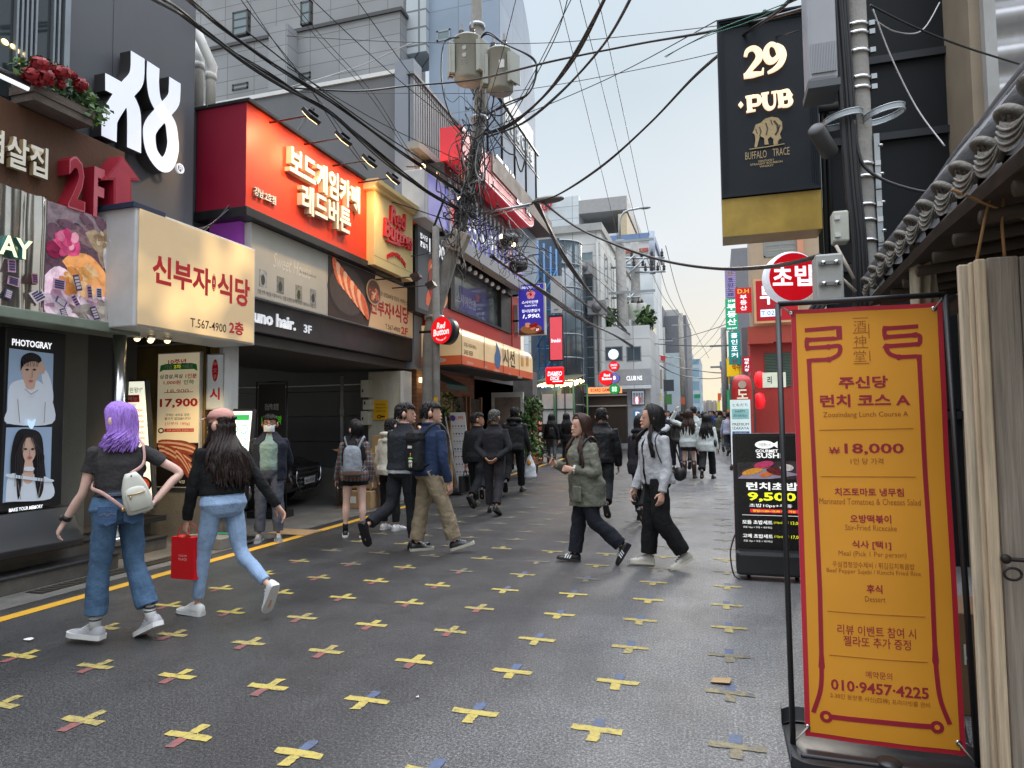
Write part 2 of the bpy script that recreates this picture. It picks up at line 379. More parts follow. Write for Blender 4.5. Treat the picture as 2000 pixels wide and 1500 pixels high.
mb = MB(); txp(mb, fr, '생삼겹살집', (-150, 245), (82, 316), 66, .03, CRM, off=.02, ext=.05, ms=CRS); mb.build('lettering', B2)
LRED = M('letter_red', H('#9c1b30'), r=.45, var=.15, vs=3, stain=.2); LEDG = M('letter_edge', H('#c4646e'), r=.5, var=.1)
mb = MB()
mb.txt(fr, '2', *fr.at(127, 362), .085, .62, .0, LEDG, off=.03, ext=.16, ms=LRED); mb.txt(fr, '2', *fr.at(127, 362), .074, .57, .163, LRED, off=.02)
mb.txt(fr, 'F', *fr.at(170, 380), .055, .6, .0, LEDG, off=.03, ext=.16, ms=LRED)
P = fr.ats([(193, 448), (193, 356), (173, 356), (210, 309), (246, 357), (228, 356), (229, 453)]); mb.poly(fr, P, 0, .2, LRED)
P2 = fr.ats([(196, 444), (196, 352), (181, 352), (210, 315), (240, 352), (225, 352), (226, 446)]); mb.poly(fr, P2, .2, .203, M('letter_red_face', H('#a83244'), r=.4, var=.12))
mb.build('lettering', B2)
fr = LF(-6.28, 195, 100, 330, 352)
fr2 = Fr(fr.o+fr.n*.16, fr.r, fr.u, fr.W, fr.H)
XO = M('letter_white', H('#e8ecf6'), r=.35, em=.3, var=.03); XS = M('letter_side', (.03, .028, .03), r=.5)
L1 = thing('letter_sign', 'large white illuminated letters on the charcoal panel wall', 'sign', fr.o)
def cz(pts): return crom([V3((a/3.75, b/3.75, 0)) for a, b in pts], 5)
mb = MB()
Q = lambda P: fr2.ats([(p.x, p.y) for p in P])
def rib(pts, w):
 for lay, (d0, d1, k, m) in enumerate(((-.15, 0, 1.0, XS), (0, .004, .97, XO))): mb.stroke(fr2, Q(cz(pts)), w*k, d0, d1+random.uniform(0, .0015), m)
rib([(1008, 402), (1006, 520), (990, 590), (930, 660), (860, 760), (808, 850), (800, 920), (798, 1018)], .19)
rib([(770, 598), (850, 640), (900, 672), (945, 730), (975, 800), (982, 900), (981, 1100)], .19)
rib([(1122, 475), (1119, 600), (1135, 720), (1185, 815), (1245, 900), (1262, 1000), (1266, 1080), (1245, 1165), (1210, 1205), (1165, 1190), (1110, 1105), (1092, 990), (1110, 920), (1185, 830), (1265, 740), (1278, 660), (1280, 588)], .18)
mb.build('letter', L1)
mb = MB(); c = fr2.at(353, 329); n = 24; m_ = []
for k in range(n+1): m_.append((c[0]+.04*cos(2*pi*k/n)*fr.H/fr.W*1.0, c[1]+.04*sin(2*pi*k/n)))
mb.stroke(fr2, m_, .014, -.03, .0, XO); mb.txt(fr2, 'R', c[0], c[1], None, .042, .0, XO, off=.005); mb.build('registered_mark', L1)
fb = PX(120, 215, -6.0)
fb.y -= .02
FB = thing('flower_box', 'weathered grey window box of red geraniums on the rusty fascia', 'planter', (-6.05, fb.y, 4.53))
mb = MB(); bw = .3; WD = M('grey_wood', (.16, .13, .11), r=.85, var=.35, vs=8, stretch=(4, 1, 6), bump=.4)
for z0, z1, k in ((4.53, 4.6, 0), (4.603, 4.68, .015)): mb.box((-6.22-k, fb.y-bw-k, z0), (-5.93+k, fb.y+bw+k, z1), WD)
mb.build('box', FB)
LEAF = [M('leaf_%s' % n, c, r=.5, var=.3, vs=10) for n, c in (('dark', (.02, .055, .015)), ('mid', (.05, .12, .025)), ('light', (.11, .2, .04)))]
def leaves(mb, c, rad3, n, size, mats, droop=.3):
 for _ in range(n):
  while 1:
   q = V3((random.uniform(-1, 1), random.uniform(-1, 1), random.uniform(-1, 1)))
   if .25 < q.length < 1: break
  p = V3(c)+V3((q.x*rad3[0], q.y*rad3[1], q.z*rad3[2])); d = V3((random.gauss(0, 1), random.gauss(0, 1), random.gauss(-droop, .7))).normalized(); s = size*random.uniform(.6, 1.3)
  a = d.cross(V3((random.gauss(0, 1), random.gauss(0, 1), random.gauss(0, 1)))).normalized(); nn = a.cross(d)*.15*s
  mb.add([p, p+d*s*.5+a*s*.33+nn, p+d*s, p+d*s*.5-a*s*.33+nn], [(0, 1, 2), (0, 2, 3)], random.choice(mats), True)
mb = MB(); leaves(mb, (-6.05, fb.y, 4.83), (.17, .42, .2), 380, .07, LEAF+LEAF[:2]); leaves(mb, (-5.95, fb.y+.3, 4.72), (.12, .2, .15), 120, .075, LEAF[1:]); mb.build('foliage', FB)
FL = [M('petal', (.33, .008, .015), r=.5, var=.3, vs=20), M('petal_dark', (.2, .004, .01), r=.5, var=.3, vs=20)]
mb = MB()
for px, py, r in ((80, 128, .085), (62, 148, .08), (90, 152, .085), (118, 142, .085), (145, 147, .035), (158, 166, .065), (75, 160, .05), (120, 165, .04)):
 c = PX(px, py, -5.84+random.uniform(-.03, .03))
 for _ in range(75):
  d = V3((random.gauss(0, 1), random.gauss(0, 1), random.gauss(0, 1))).normalized(); p = c+d*r*random.uniform(.55, 1); a = d.orthogonal().normalized()*r*.34; b = d.cross(a)
  mb.add([p-a, p+b, p+a+d*.01, p-b], [(0, 1, 2, 3)], random.choice(FL))
mb.build('blossom', FB)
mb = MB(); a, b = PX(0, 140, -5.9), PX(55, 165, -5.9); mb.tube([a-V3((0, .5, 0)), b], .035, BLK, 8); q = MB(); q.tube([a+V3((.0, -.5, -.04)), b+V3((0, 0, -.04))], .022, WLIT, 8)
o = tag(mb.build('strip_lamp', base=a), 'short black strip lamp glowing under the dark window', 'lamp'); q.build('tube', o)
# food banner wrapped in foil, beam and post
fr = LF(-6.0, -230, 380, 640, 265); a = PX(265, 640, -6.0); b = PX(265, 448, -6.0); fr.o.z = a.z; fr.H = b.z-a.z
FD = thing('food_banner', 'glossy food photo banner with white letters and stuck price flyers', 'sign', fr.o)
CHR = M('foil', (.55, .53, .48), r=.16, met=.9, var=.25, vs=2)
PB = lambda n, h, em=.1: M('print_'+n, H(h), r=.3, em=em, var=.5, vs=7, coat=.3)
mb = MB(); a0 = fr.at(84, 500)[0]
mb.rect(fr, 0, 0, 1, 1, -.16, 0, M('banner_back', (.2, .2, .2)))
mb.rect(fr, a0, 0, 1, 1, 0, .004, PB('mauve', '#8f7d84')); mb.build('panel', FD)
mb = MB(); nx = 46; vs = []
for i in range(nx+1):
 t = i/nx; dd = .02+.05*abs(noise.noise(V3((t*9, .3, 0))))+(.04 if .92 < t < .97 else 0)
 for k in range(5): vs.append(fr.p(a0*t, k/4, dd+.02*noise.noise(V3((t*14, k*.8, 2)))))
mb.add(vs, [(i*5+k, (i+1)*5+k, (i+1)*5+k+1, i*5+k+1) for i in range(nx) for k in range(4)], CHR, True); mb.build('foil', FD)
mb = MB()
def bl(pts, m, d): mb.poly(fr, fr.ats([(p.x, p.y) for p in crom([V3((x, y, 0)) for x, y in pts+pts[:1]], 4)][:-1]), d-.002, d, m)
bl([(86, 470), (120, 440), (180, 450), (230, 480), (262, 500), (262, 600), (90, 600)], PB('plum', '#6b4e5c'), .006)
bl([(84, 540), (115, 520), (170, 560), (215, 590), (205, 622), (90, 612)], PB('lilac', '#d7bccb', .45), .008)
bl([(120, 510), (140, 495), (175, 500), (205, 535), (213, 565), (195, 580), (155, 555)], PB('salmon', '#e8a060', .3), .010)
bl([(104, 470), (118, 450), (140, 458), (155, 480), (150, 500), (125, 495)], PB('tuna', '#d6527f', .25), .012)
bl([(90, 480), (100, 470), (118, 488), (112, 505), (94, 498)], PB('wine', '#8d2249'), .012)
bl([(165, 455), (185, 450), (208, 475), (205, 492), (185, 490)], PB('beige', '#b59b7d'), .010)
bl([(222, 475), (235, 468), (246, 490), (240, 525), (226, 515)], PB('shell', '#d9cbc4', .2), .012)
bl([(228, 560), (240, 520), (255, 508), (263, 520), (263, 600), (232, 588)], PB('sky', '#b6c4d6', .35), .012)
bl([(232, 570), (245, 548), (262, 540), (262, 575), (245, 592)], PB('coral', '#e98b7d', .3), .014)
bl([(150, 598), (175, 585), (230, 590), (262, 605), (262, 634), (160, 614)], PB('fur', '#9d938c'), .010)
bl([(205, 470), (216, 520), (212, 560), (207, 540), (200, 500)], PB('white_rim', '#cfc9c8', .2), .012)
def mottle(mb, fr, cx, cy, rx, ry, cols, n, d, s=1):
 ms = [PB('m%s' % c, '#'+c, .12) for c in cols]
 for i in range(n):
  t, q = random.random()*6.3, sqrt(random.random()); a, b = fr.at(cx+rx*q*cos(t), cy+ry*q*sin(t)); mb.ell(fr, a, b, random.uniform(.3, 1)*rx/900*s, random.uniform(.15, .6)*ry/190*s, d, d+.002+.00004*i, random.choice(ms), 10, rot=random.uniform(-.9, .4))
for a_ in ((160, 550, 42, 24, ('e8a458', 'f0b878', 'd88c4a', 'f4c894'), 22, .013), (128, 474, 20, 20, ('d6527f', 'e27a9c', 'c03a6a', 'f0a4b8'), 16, .015), (150, 590, 55, 22, ('e0c8d6', 'c4a4bc', 'f0e0e8', 'b890ac'), 30, .0095), (105, 480, 14, 16, ('8d2249', '5a1836'), 6, .0145), (225, 490, 30, 40, ('7a5a52', '8f7460', '4e3a40', 'a88c78'), 26, .007), (247, 560, 14, 45, ('b6c4d6', 'e98b7d', 'd8dce6', 'f0b0a0'), 18, .0155), (200, 610, 50, 14, ('9d938c', '847a74', 'c0b4a8'), 24, .0125), (150, 450, 60, 26, ('6b4e5c', '4c3a44', '8a6c70'), 20, .0065), (195, 470, 14, 16, ('c8b090', '9a7c60', 'd8c4a8'), 8, .0135)): mottle(mb, fr, *a_)
mb.build('print', FD)
LG = E('lit_lime', H('#e8f5c8'), .6); mb = MB(); txp(mb, fr, 'PHOTOGRAY', (-300, 420), (48, 484), 44, .05, LG, off=.025, ext=.05, ms=M('letter_teal', (.05, .2, .17))); mb.build('lettering', FD)
mb = MB(); PT = [M('flyer_a', H('#b890a4'), var=.3, vs=40), M('flyer_b', H('#3a3560'), var=.3, vs=40), M('flyer_c', H('#cfc0c6'), var=.25, vs=50), M('flyer_d', H('#9a5a66'), var=.3, vs=50)]
for px, py, w_, h_, r_, k in ((108, 556, 26, 22, .2, 0), (143, 553, 12, 32, -.15, 1), (167, 571, 10, 28, .0, 0), (187, 573, 12, 22, .1, 2), (112, 590, 24, 14, .6, 1), (137, 588, 10, 26, -.4, 0), (178, 612, 12, 26, -.25, 1), (207, 610, 9, 30, .1, 3), (218, 604, 9, 26, .0, 2), (234, 622, 10, 24, -.15, 1), (214, 480, 16, 28, -.15, 2), (12, 520, 16, 26, .1, 0), (58, 545, 12, 20, .1, 3), (65, 578, 26, 24, -.5, 2), (70, 592, 18, 16, .3, 3), (8, 575, 16, 20, .4, 1), (18, 550, 24, 18, .3, 0), (116, 612, 12, 18, -.2, 1)):
 mb = MB(); c = V3((px, py, 0)); u = V3((cos(r_), sin(r_), 0)); v = V3((-sin(r_), cos(r_), 0)); dd = random.uniform(.03, .06)
 P = [c+u*x*w_/2+v*y*h_/2 for x, y in ((-1, -1), (1, -1), (1, 1), (-1, 1))]; q = fr.ats([(p.x, p.y) for p in P])
 m = PT[k]; mb.add([fr.p(a, b, dd+(.02 if i in (2, 3) else 0)) for i, (a, b) in enumerate(q)], [(0, 1, 2, 3)], m)
 ink = PT[1] if k != 1 else PT[2]
 for s_ in (-.6, -.2, .2, .6):
  P = [c+u*x*w_*.36+v*(s_*h_/2+y*h_*.07) for x, y in ((-1, -1), (1, -1), (1, 1), (-1, 1))]; q = fr.ats([(p.x, p.y) for p in P]); f = (s_+1)/2
  mb.add([fr.p(a, b, dd+.004+.02*f) for a, b in q], [(0, 1, 2, 3)], ink)
 mb.build('flyer', FD)
a, b = fr.p(0, 0), fr.p(1, 0)
o = MB().box((-6.3, a.y, a.z-.1), (-5.93, b.y+.02, a.z), M('green_beam', (.2, .24, .19), r=.4, var=.2)).build('canopy_beam', base=a, bevel=.01); tag(o, 'pale green steel beam below the food photo banner', 'beam')
p = PX(233, 700, -6.05); mb = MB(); mb.tube([(-6.05, p.y, .32), (-6.05, p.y, a.z-.1)], .065, STEEL, 20); mb.lathe([(.1, 0), (.1, .03), (.07, .05)], (-6.05, p.y, .32), STEEL)
tag(mb.build('steel_post', base=(-6.05, p.y, .3)), 'polished round steel post holding up the green beam', 'post')
# entrance steps
STP = M('step_granite', (.1, .093, .082), r=.35, var=.35, vs=5, stain=.5, bump=.1); STN = M('step_tread', (.035, .035, .038), r=.6, var=.2)
ST = thing('entrance_steps', 'two dark granite entrance steps along the shop front', 'steps', (-6.4, 4, 0))
def step(y0, y1, xf, z0, z1): MB().box((-7.2, y0, z0), (xf, y1, z1-.025), STP).box((-7.2, y0, z1-.024), (xf+.02, y1, z1), STN).build('step', ST, bevel=.006)
step(-1, 5.65, -6.16, .004, .17); step(-1, 5.65, -6.4, .17, .33); step(5.66, 6.7, -6.55, .004, .17); step(5.66, 6.7, -6.8, .17, .34)
mb = MB(); mb.box((-6.1, 4.6, .005), (-5.9, 6.9, .009), BLK)
for i in range(40): mb.box((-6.09, 4.62+i*.057, .009), (-5.91, 4.65+i*.057, .014), M('grate_rust', (.05, .04, .03), r=.7))
o = mb.build('drain_grate'); tag(o, 'narrow rusty drain grate along the foot of the steps', 'drain')
# portrait light box
fr = LF(-6.3, 0, 648, 1005, 125); fr.o.z = PX(125, 985, -6.3).z; fr.H = PX(125, 652, -6.3).z-fr.o.z
LB = thing('portrait_lightbox', 'black standing light box with two portrait photos by the olive wall', 'sign', (-6.5, fr.o.y, .33))
MB().rect(fr, 0, 0, 1, 1, -.14, 0, BLK).build('case', LB, bevel=.01)
mb = MB(); SKY = E('poster_blue', H('#8ba0bb'), .2); PW = E('poster_white', H('#c9d2de'), .14); HAIR = M('poster_hair', (.02, .018, .02), r=.3); FACE = E('poster_face', H('#c9a898'), .1); LIP = E('poster_lip', H('#a55a62'), .2)
q = lambda pts: fr.ats(pts)
cv = lambda pts: fr.ats([(p.x, p.y) for p in crom([V3((x, y, 0)) for x, y in pts+pts[:1]], 5)][:-1])
mb.poly(fr, q([(12, 828), (18, 680), (104, 691), (101, 828)]), 0, .003, SKY); mb.poly(fr, q([(5, 982), (12, 835), (101, 834), (97, 974)]), 0, .003, SKY)
D = [0.004]
def lay(pts, m):
 D[0] += .0012; mb.poly(fr, cv(pts), D[0]-.001, D[0], m)
lay([(14, 800), (18, 755), (38, 742), (70, 742), (92, 760), (101, 780), (101, 827), (14, 827)], PW)
lay([(80, 720), (92, 728), (102, 760), (102, 785), (92, 770), (82, 745)], PW)
lay([(48, 735), (66, 735), (66, 758), (50, 758)], FACE)
lay([(42, 700), (60, 694), (75, 702), (76, 728), (66, 750), (57, 757), (48, 750), (41, 728)], FACE)
lay([(39, 725), (40, 700), (52, 690), (66, 690), (79, 700), (78, 722), (72, 708), (60, 706), (46, 712)], HAIR)
lay([(72, 712), (80, 706), (86, 718), (84, 730), (76, 726)], FACE)
for x in (51, 65): lay([(x-4, 722), (x, 720), (x+4, 722), (x, 724)], HAIR)
lay([(53, 744), (58, 742), (63, 744), (58, 747)], LIP)
lay([(22, 980), (18, 900), (30, 845), (55, 838), (78, 850), (84, 900), (88, 975), (60, 978), (40, 980)], HAIR)
lay([(8, 980), (14, 930), (40, 925), (75, 928), (98, 940), (96, 974)], PW)
lay([(46, 900), (60, 900), (62, 935), (52, 945), (42, 935)], FACE)
lay([(40, 868), (50, 855), (62, 858), (68, 876), (63, 896), (54, 904), (44, 896)], FACE)
lay([(28, 930), (30, 880), (40, 852), (50, 850), (42, 870), (40, 900), (38, 950), (32, 975)], HAIR)
lay([(64, 930), (66, 880), (60, 852), (72, 858), (80, 895), (82, 950), (72, 972)], HAIR)
for x in (46, 60): lay([(x-4, 877), (x, 875), (x+4, 877), (x, 879)], HAIR)
lay([(49, 893), (54, 891), (59, 893), (54, 897)], LIP)
lay([(44, 912), (61, 912), (61, 919), (44, 919)], PW)
lay([(10, 925), (60, 932), (97, 936), (97, 941), (60, 938), (10, 931)], PW)
lay([(50, 818), (57, 823), (65, 818), (63, 830), (57, 838), (50, 829)], E('poster_heart', H('#bcd8ec'), .5))
txp(mb, fr, 'PHOTOGRAY', (23, 667), (101, 677), 13, .004, WLIT, off=.03); txp(mb, fr, 'MAKE YOUR MEMORY', (17, 995), (83, 990), 7, .004, WLIT, off=.02)
for i in range(9): mb.stroke(fr, q([(40+3.5*i, 694+abs(4-i)), (41+3.6*i, 706), (43+3.4*i+random.uniform(-2, 2), 716)]), .004, D[0], D[0]+.001, M('poster_hair_sheen', (.06, .05, .055), r=.4))
for i in range(14): x_ = 26+i*4.3; mb.stroke(fr, q([(50+(x_-52)*.3, 854), (x_, 890), (x_+random.uniform(-2, 2), 950)]) if not 40 < x_ < 66 else q([(x_, 850), (x_, 856)]), .004, D[0], D[0]+.0012, M('poster_hair_sheen', 0))
for pts in (([(58, 724), (59, 736), (56, 738)]), ([(53, 878), (54, 889), (51, 890)]), ([(44, 760), (56, 770), (70, 762)]), ([(30, 780), (34, 826)]), ([(84, 785), (82, 826)]), ([(30, 940), (36, 975)]), ([(76, 940), (70, 972)])): mb.stroke(fr, q(pts), .006, D[0], D[0]+.001, M('poster_shade', H('#9c8a84'), r=.5))
mb.build('photo_print', LB)
mb = MB(); y0, y1 = fr.o.y-.35, fr.o.y+fr.W+.1
prof = [(-6.7, .331), (-6.12, .331), (-6.12, .4), (-6.2, .52), (-6.28, fr.o.z-.02), (-6.7, fr.o.z-.02)]
mb.loft([[V3((x, y, z)) for x, z in prof] for y in (y0, y1)], M('black_plastic', (.018, .018, .02), r=.35, var=.1)); mb.build('base', LB, bevel=.01)
# cream light box of the first-floor restaurant
fr = LF(-5.6, 262, 412, 637, 505); a = PX(262, 637, -5.6); b = PX(285, 412, -5.6); fr.o = a; fr.W = PX(500, 590, -5.6).y-a.y; fr.H = b.z-a.z+.03
CRB = M('box_cream', H('#dfc49c'), r=.45, var=.06, vs=1.2, em=.30, ec=(.98, .6, .2)); ALU = M('alu_white', (.55, .56, .56), r=.4, var=.12, stain=.35)
SB = thing('restaurant_lightbox', 'cream glowing light box with red lettering hung over the poster entrance', 'sign', fr.o)
mb = MB(); mb.rect(fr, 0, 0, 1, 1, -.62, -.012, ALU); mb.build('case', SB, bevel=.015)
t = CRB.node_tree; bn = t.nodes['Principled BSDF']; n = t.nodes.new('ShaderNodeTexNoise'); n.inputs['Scale'].default_value = 1.5; n.inputs['Detail'].default_value = 1; tx = t.nodes.new('ShaderNodeTexCoord'); t.links.new(tx.outputs['Object'], n.inputs[0])
g = t.nodes.new('ShaderNodeMapRange'); g.inputs[1].default_value = .42; g.inputs[2].default_value = .68; g.inputs[3].default_value = .06; g.inputs[4].default_value = .6; t.links.new(n.outputs[0], g.inputs[0]); t.links.new(g.outputs[0], bn.inputs['Emission Strength'])
MB().rect(fr, .02, .02, .98, .98, -.01, .004, CRB).build('face', SB, bevel=.01)
SRED = M('sign_red', H('#b3121f'), r=.4, em=.1, var=.06); SBK = M('sign_black', (.012, .01, .01), r=.4)
mb = MB(); txp(mb, fr, '신부자', (297, 528), (411, 548), 56, .006, SRED, off=.03); txp(mb, fr, '식당', (424, 561), (487, 572), 56, .006, SRED, off=.03)
mb.ell(fr, *fr.at(417, 552), .017, .085, .005, .007, SRED); mb.txt(fr, '申', *fr.at(417, 537), .018, .04, .009, CRB, off=.0); mb.txt(fr, '父', *fr.at(417, 551), .018, .04, .009, CRB, off=.0); mb.txt(fr, '子', *fr.at(417, 566), .018, .04, .009, CRB, off=.0)
txp(mb, fr, 'T.567-4900', (371, 629), (441, 642), 17, .006, SBK, off=.005); txp(mb, fr, '2층', (447, 638), (475, 644), 26, .006, SRED, off=.03); mb.build('lettering', SB)
mb = MB(); mb.rect(fr, -.02, .98, .2, 1.02, -.6, .0, M('tarp_blue', (.02, .03, .07), r=.6, bump=.3)); mb.build('tarp', SB)
for i, (px, py) in enumerate(((268, 657), (296, 652), (294, 662), (327, 662))):
 p = PX(px, py, -5.95 if i % 2 else -6.1); p.z = fr.o.z-.012
 o = MB().lathe([(.05, 0), (.055, -.02), (.04, -.03)], p, STEEL, 12).build('downlight', base=p); tag(o, ['small warm downlight under the cream light box, nearest the steel post', 'small warm downlight in the middle of the cream box soffit', 'small warm downlight under the cream box, closest to the wall', 'small warm downlight under the cream box, farthest down the street'][i], 'lamp', 'downlights under the cream box')
 MB().ball(p+V3((0, 0, -.03)), .034, WARM, 10, 6).build('bulb', o)
 if i in (1, 3):
  l = bpy.data.lights.new('downlight', 'SPOT'); l.energy = 60; l.color = (1, .72, .38); l.spot_size = rad(84); l.spot_blend = .6; l.shadow_soft_size = .04
  lo = bpy.data.objects.new('spot', l); COL.objects.link(lo); lo.parent = o; lo.location = (0, 0, -.08); lo.rotation_euler = (rad(30), rad(14), 0)
YW = M('ochre_board', (.28, .19, .05), r=.6, var=.35, vs=2, stain=.55, stretch=(1, 3, .6))
fr = CF(7.35, 262, 672, 950, 437)
EW = thing('entrance_wall', 'ochre stained end wall behind the pork price poster', 'wall', (-7.2, 7.4, 0))
x0 = PY(262, 800, 7.36).x; x1 = PY(437, 800, 7.36).x
MB().box((x0-1, 7.36, .95), (x1, 7.55, 2.62), YW).build('board', EW); MB().box((x0-1, 7.34, 0), (x1+.02, 7.56, .95), CONC).build('plinth', EW)
mb = MB(); xs = PY(404, 800, 7.34).x; mb.box((x1-.03, 7.3, .3), (x1+.03, 7.6, 2.7), ALU); mb.box((xs-.02, 7.33, .95), (xs+.02, 7.36, 2.6), M('dark_wood', (.05, .035, .025), r=.6, var=.3)); mb.build('trim', EW)
PCR = E('poster_cream', H('#ecdcb8'), .22); PGR = M('print_green', H('#2f7d3c'), r=.4, em=.1); PRD2 = M('print_red2', H('#b8201f'), r=.4, em=.1); PBK = M('print_black', (.014, .012, .012), r=.35); MEAT = M('print_meat', H('#9c4a38'), r=.35, em=.08, var=.3, vs=25); FAT = M('print_fat', H('#d9b08f'), r=.35, em=.1, var=.15, vs=20); PYW = E('print_yellow', H('#f0e03a'), .3)
fr = CF(7.28, 303, 690, 952, 388); fr.W = PY(390, 800, 7.28).x-fr.o.x; fr.r = V3((1, .0, 0))
PP = thing('price_poster', 'tall cream pork price poster with big red 17,900 on the ochre wall', 'sign', fr.o)
MB().rect(fr, 0, 0, 1, 1, -.06, 0, ALU).build('case', PP, bevel=.008)
mb = MB(); mb.rect(fr, .02, .33, .98, .99, 0, .003, PCR); mb.rect(fr, .02, .01, .98, .33, 0, .003, PBK)
mb.txt(fr, '10주년', .47, .93, .42, .035, .006, PRD2, off=.025); mb.poly(fr, [(.06, .855), (.14, .87), (.86, .87), (.94, .855), (.92, .905), (.8, .915), (.2, .915), (.08, .905)], .003, .006, PGR)
mb.txt(fr, '기념', .26, .892, .18, .026, .008, WHT, off=.02); mb.txt(fr, '2차', .48, .892, .17, .03, .008, PYW, off=.025); mb.txt(fr, '이벤트', .72, .892, .24, .026, .008, WHT, off=.02)
mb.txt(fr, '삼겹살,목살', .34, .82, .54, .033, .006, PBK, off=.015); mb.txt(fr, '1인분', .8, .82, .26, .035, .006, PRD2, off=.025); mb.txt(fr, '1,000원', .36, .775, .4, .033, .006, PRD2, off=.02); mb.txt(fr, '인하', .75, .775, .24, .035, .006, PGR, off=.02)
mb.txt(fr, '18,900', .5, .71, .5, .03, .006, PRD2, off=.0); mb.rect(fr, .18, .7, .85, .704, .006, .008, PBK); mb.txt(fr, '17,900', .52, .62, .88, .072, .006, PRD2, off=.03)
mb.txt(fr, '가격은 내려도 양은', .5, .535, .56, .02, .006, PBK, off=.005); mb.txt(fr, '줄이지 않았습니다!!', .5, .508, .6, .02, .006, PBK, off=.005); mb.txt(fr, '[신부자 180g]', .5, .47, .56, .026, .006, PRD2, off=.0)
mb.rect(fr, .2, .41, .88, .435, .003, .006, PRD2); mb.txt(fr, '저녁 10시까지 한정입니다', .56, .4225, .6, .014, .008, PCR); mb.ell(fr, .12, .42, .07, .02, .003, .006, PBK); mb.ell(fr, .12, .42, .04, .012, .006, .008, PCR)
mb.ell(fr, .5, .24, .5, .11, .003, .006, M('print_stone', (.03, .025, .03), r=.5))
for k, (cx, cy, rx, ry, ro) in enumerate(((.5, .29, .45, .028, -.12), (.45, .235, .44, .026, -.35), (.55, .2, .4, .026, -.55), (.66, .17, .3, .026, -.9))):
 for j, m in enumerate((MEAT, FAT, MEAT, FAT, MEAT)): mb.ell(fr, cx, cy+.03-j*.013, rx*(1-.04*j), ry*(1-.08*j), .005+.002*k, .0065+.002*k+.0003*j, m, 24, rot=ro)
mb.txt(fr, '신부자 식당', .5, .045, .4, .025, .006, WHT, off=.02); mb.build('photo_print', PP)
fr = CF(7.2, 203, 662, 790, 250); o = thing('seal_lightbox', 'blue white lit panel with red seal half hidden by the steel post', 'sign', fr.o)
MB().rect(fr, 0, 0, 1, 1, -.08, 0, ALU).build('case', o); mb = MB(); mb.rect(fr, .05, .03, .95, .97, 0, .004, E('lit_ice', H('#cfe2f5'), .75)); mb.rect(fr, .12, .6, .28, .76, .004, .007, SRED); mb.rect(fr, .74, .6, .92, .76, .004, .007, SRED); mb.txt(fr, '신부자', .5, .68, .6, .1, .008, CRM, off=.02); mb.txt(fr, '정육식당', .5, .38, .85, .1, .006, SBK, off=.01); mb.build('face', o)
fr = CF(6.9, 196, 750, 985, 300); a = PY(298, 985, 6.55); fr.u = V3((-.15, .04, 1)).normalized(); fr.o = PY(222, 985, 6.55); fr.W = a.x-fr.o.x; fr.H *= .97; fr.n = fr.r.cross(fr.u)
o = thing('menu_board', 'leaning white lit menu board with red price list behind the steel post', 'sign', fr.o)
MB().rect(fr, -.05, -.01, 1.03, 1.015, -.07, 0, BLK).build('case', o, bevel=.008)
mb = MB(); mb.rect(fr, 0, 0, 1, 1, 0, .004, E('lit_ivory', H('#f3f1dc'), .7)); mb.txt(fr, '"가성비 끝판왕!!"', .5, .93, .9, .045, .006, PGR, off=.01); mb.rect(fr, .25, .83, .85, .89, .004, .006, PRD2); mb.txt(fr, '식사메뉴', .55, .86, .5, .035, .008, WHT, off=.02); mb.txt(fr, '11시~15시까지', .55, .805, .4, .02, .006, PRD2)
for i, pr in enumerate(('8,000', '8,000', '8,000', '9,000', '9,000', '10,000', '12,000')): mb.txt(fr, pr, .8, .76-.045*i, .26, .024, .006, PRD2, off=.005); mb.txt(fr, ('김치찌개', '된장찌개', '순두부', '제육볶음', '비빔밥', '갈비탕', '불고기')[i], .28, .76-.045*i, .34, .022, .006, PBK)
for cx, cy in ((.7, .3), (.8, .17), (.35, .25)): mb.ell(fr, cx, cy, .22, .06, .004, .007, PBK); mb.ell(fr, cx, cy, .17, .045, .007, .009, M('print_stew', H('#d2502a'), r=.4, em=.2, var=.4, vs=30))
mb.build('face', o); MB().box((fr.o.x-.02, 6.35, .34), (a.x+.02, 6.75, .4), BLK).build('base', o)
fr = CF(7.3, 402, 692, 800, 438); o = thing('narrow_board', 'narrow pale board with red lettering at the lot corner', 'sign', fr.o)
MB().rect(fr, 0, 0, 1, 1, -.1, 0, ALU).build('case', o); mb = MB(); mb.rect(fr, .08, .02, .92, .98, 0, .004, M('pale_face', (.55, .6, .62), r=.4, em=.12)); mb.ell(fr, .5, .7, .17, .2, .004, .006, SRED)
for i, ch in enumerate('申父子'): mb.txt(fr, ch, .5, .82-.12*i, .2, .08, .008, WHT)
mb.txt(fr, '시', .5, .28, .55, .22, .006, SRED, off=.03); mb.build('face', o)
fr = CF(7.6, 416, 792, 1000, 470); fr.u = V3((-.1, .25, 1)).normalized(); fr.o = PY(430, 985, 7.2); fr.W = .36; fr.H = 1.25; fr.n = fr.r.cross(fr.u)
o = thing('order_board', 'white lit order board with green buttons behind the woman in the pink cap', 'sign', fr.o); MB().rect(fr, -.06, -.03, 1.05, 1.03, -.06, 0, BLK).build('case', o)
mb = MB(); mb.rect(fr, 0, 0, 1, 1, 0, .004, E('lit_mint', H('#e4f5ee'), .75)); mb.rect(fr, .1, .9, .9, .96, .004, .006, E('lit_green', H('#2fae5a'), .4))
for i in range(5):
 for j in range(2): q = (.28+.44*j, .8-.14*i); mb.ell(fr, *q, .17, .05, .004, .006, E('lit_green2', H('#58bfa0'), .4)); mb.ell(fr, *q, .14, .04, .006, .008, E('lit_mint2', H('#eef8f6'), .6))
mb.build('face', o); mb = MB(); mb.lathe([(.3, 0), (.3, .03), (.05, .06), (.03, .25)], (fr.o.x+.2, 7.25, .01), BLK, 20); mb.build('base', o)
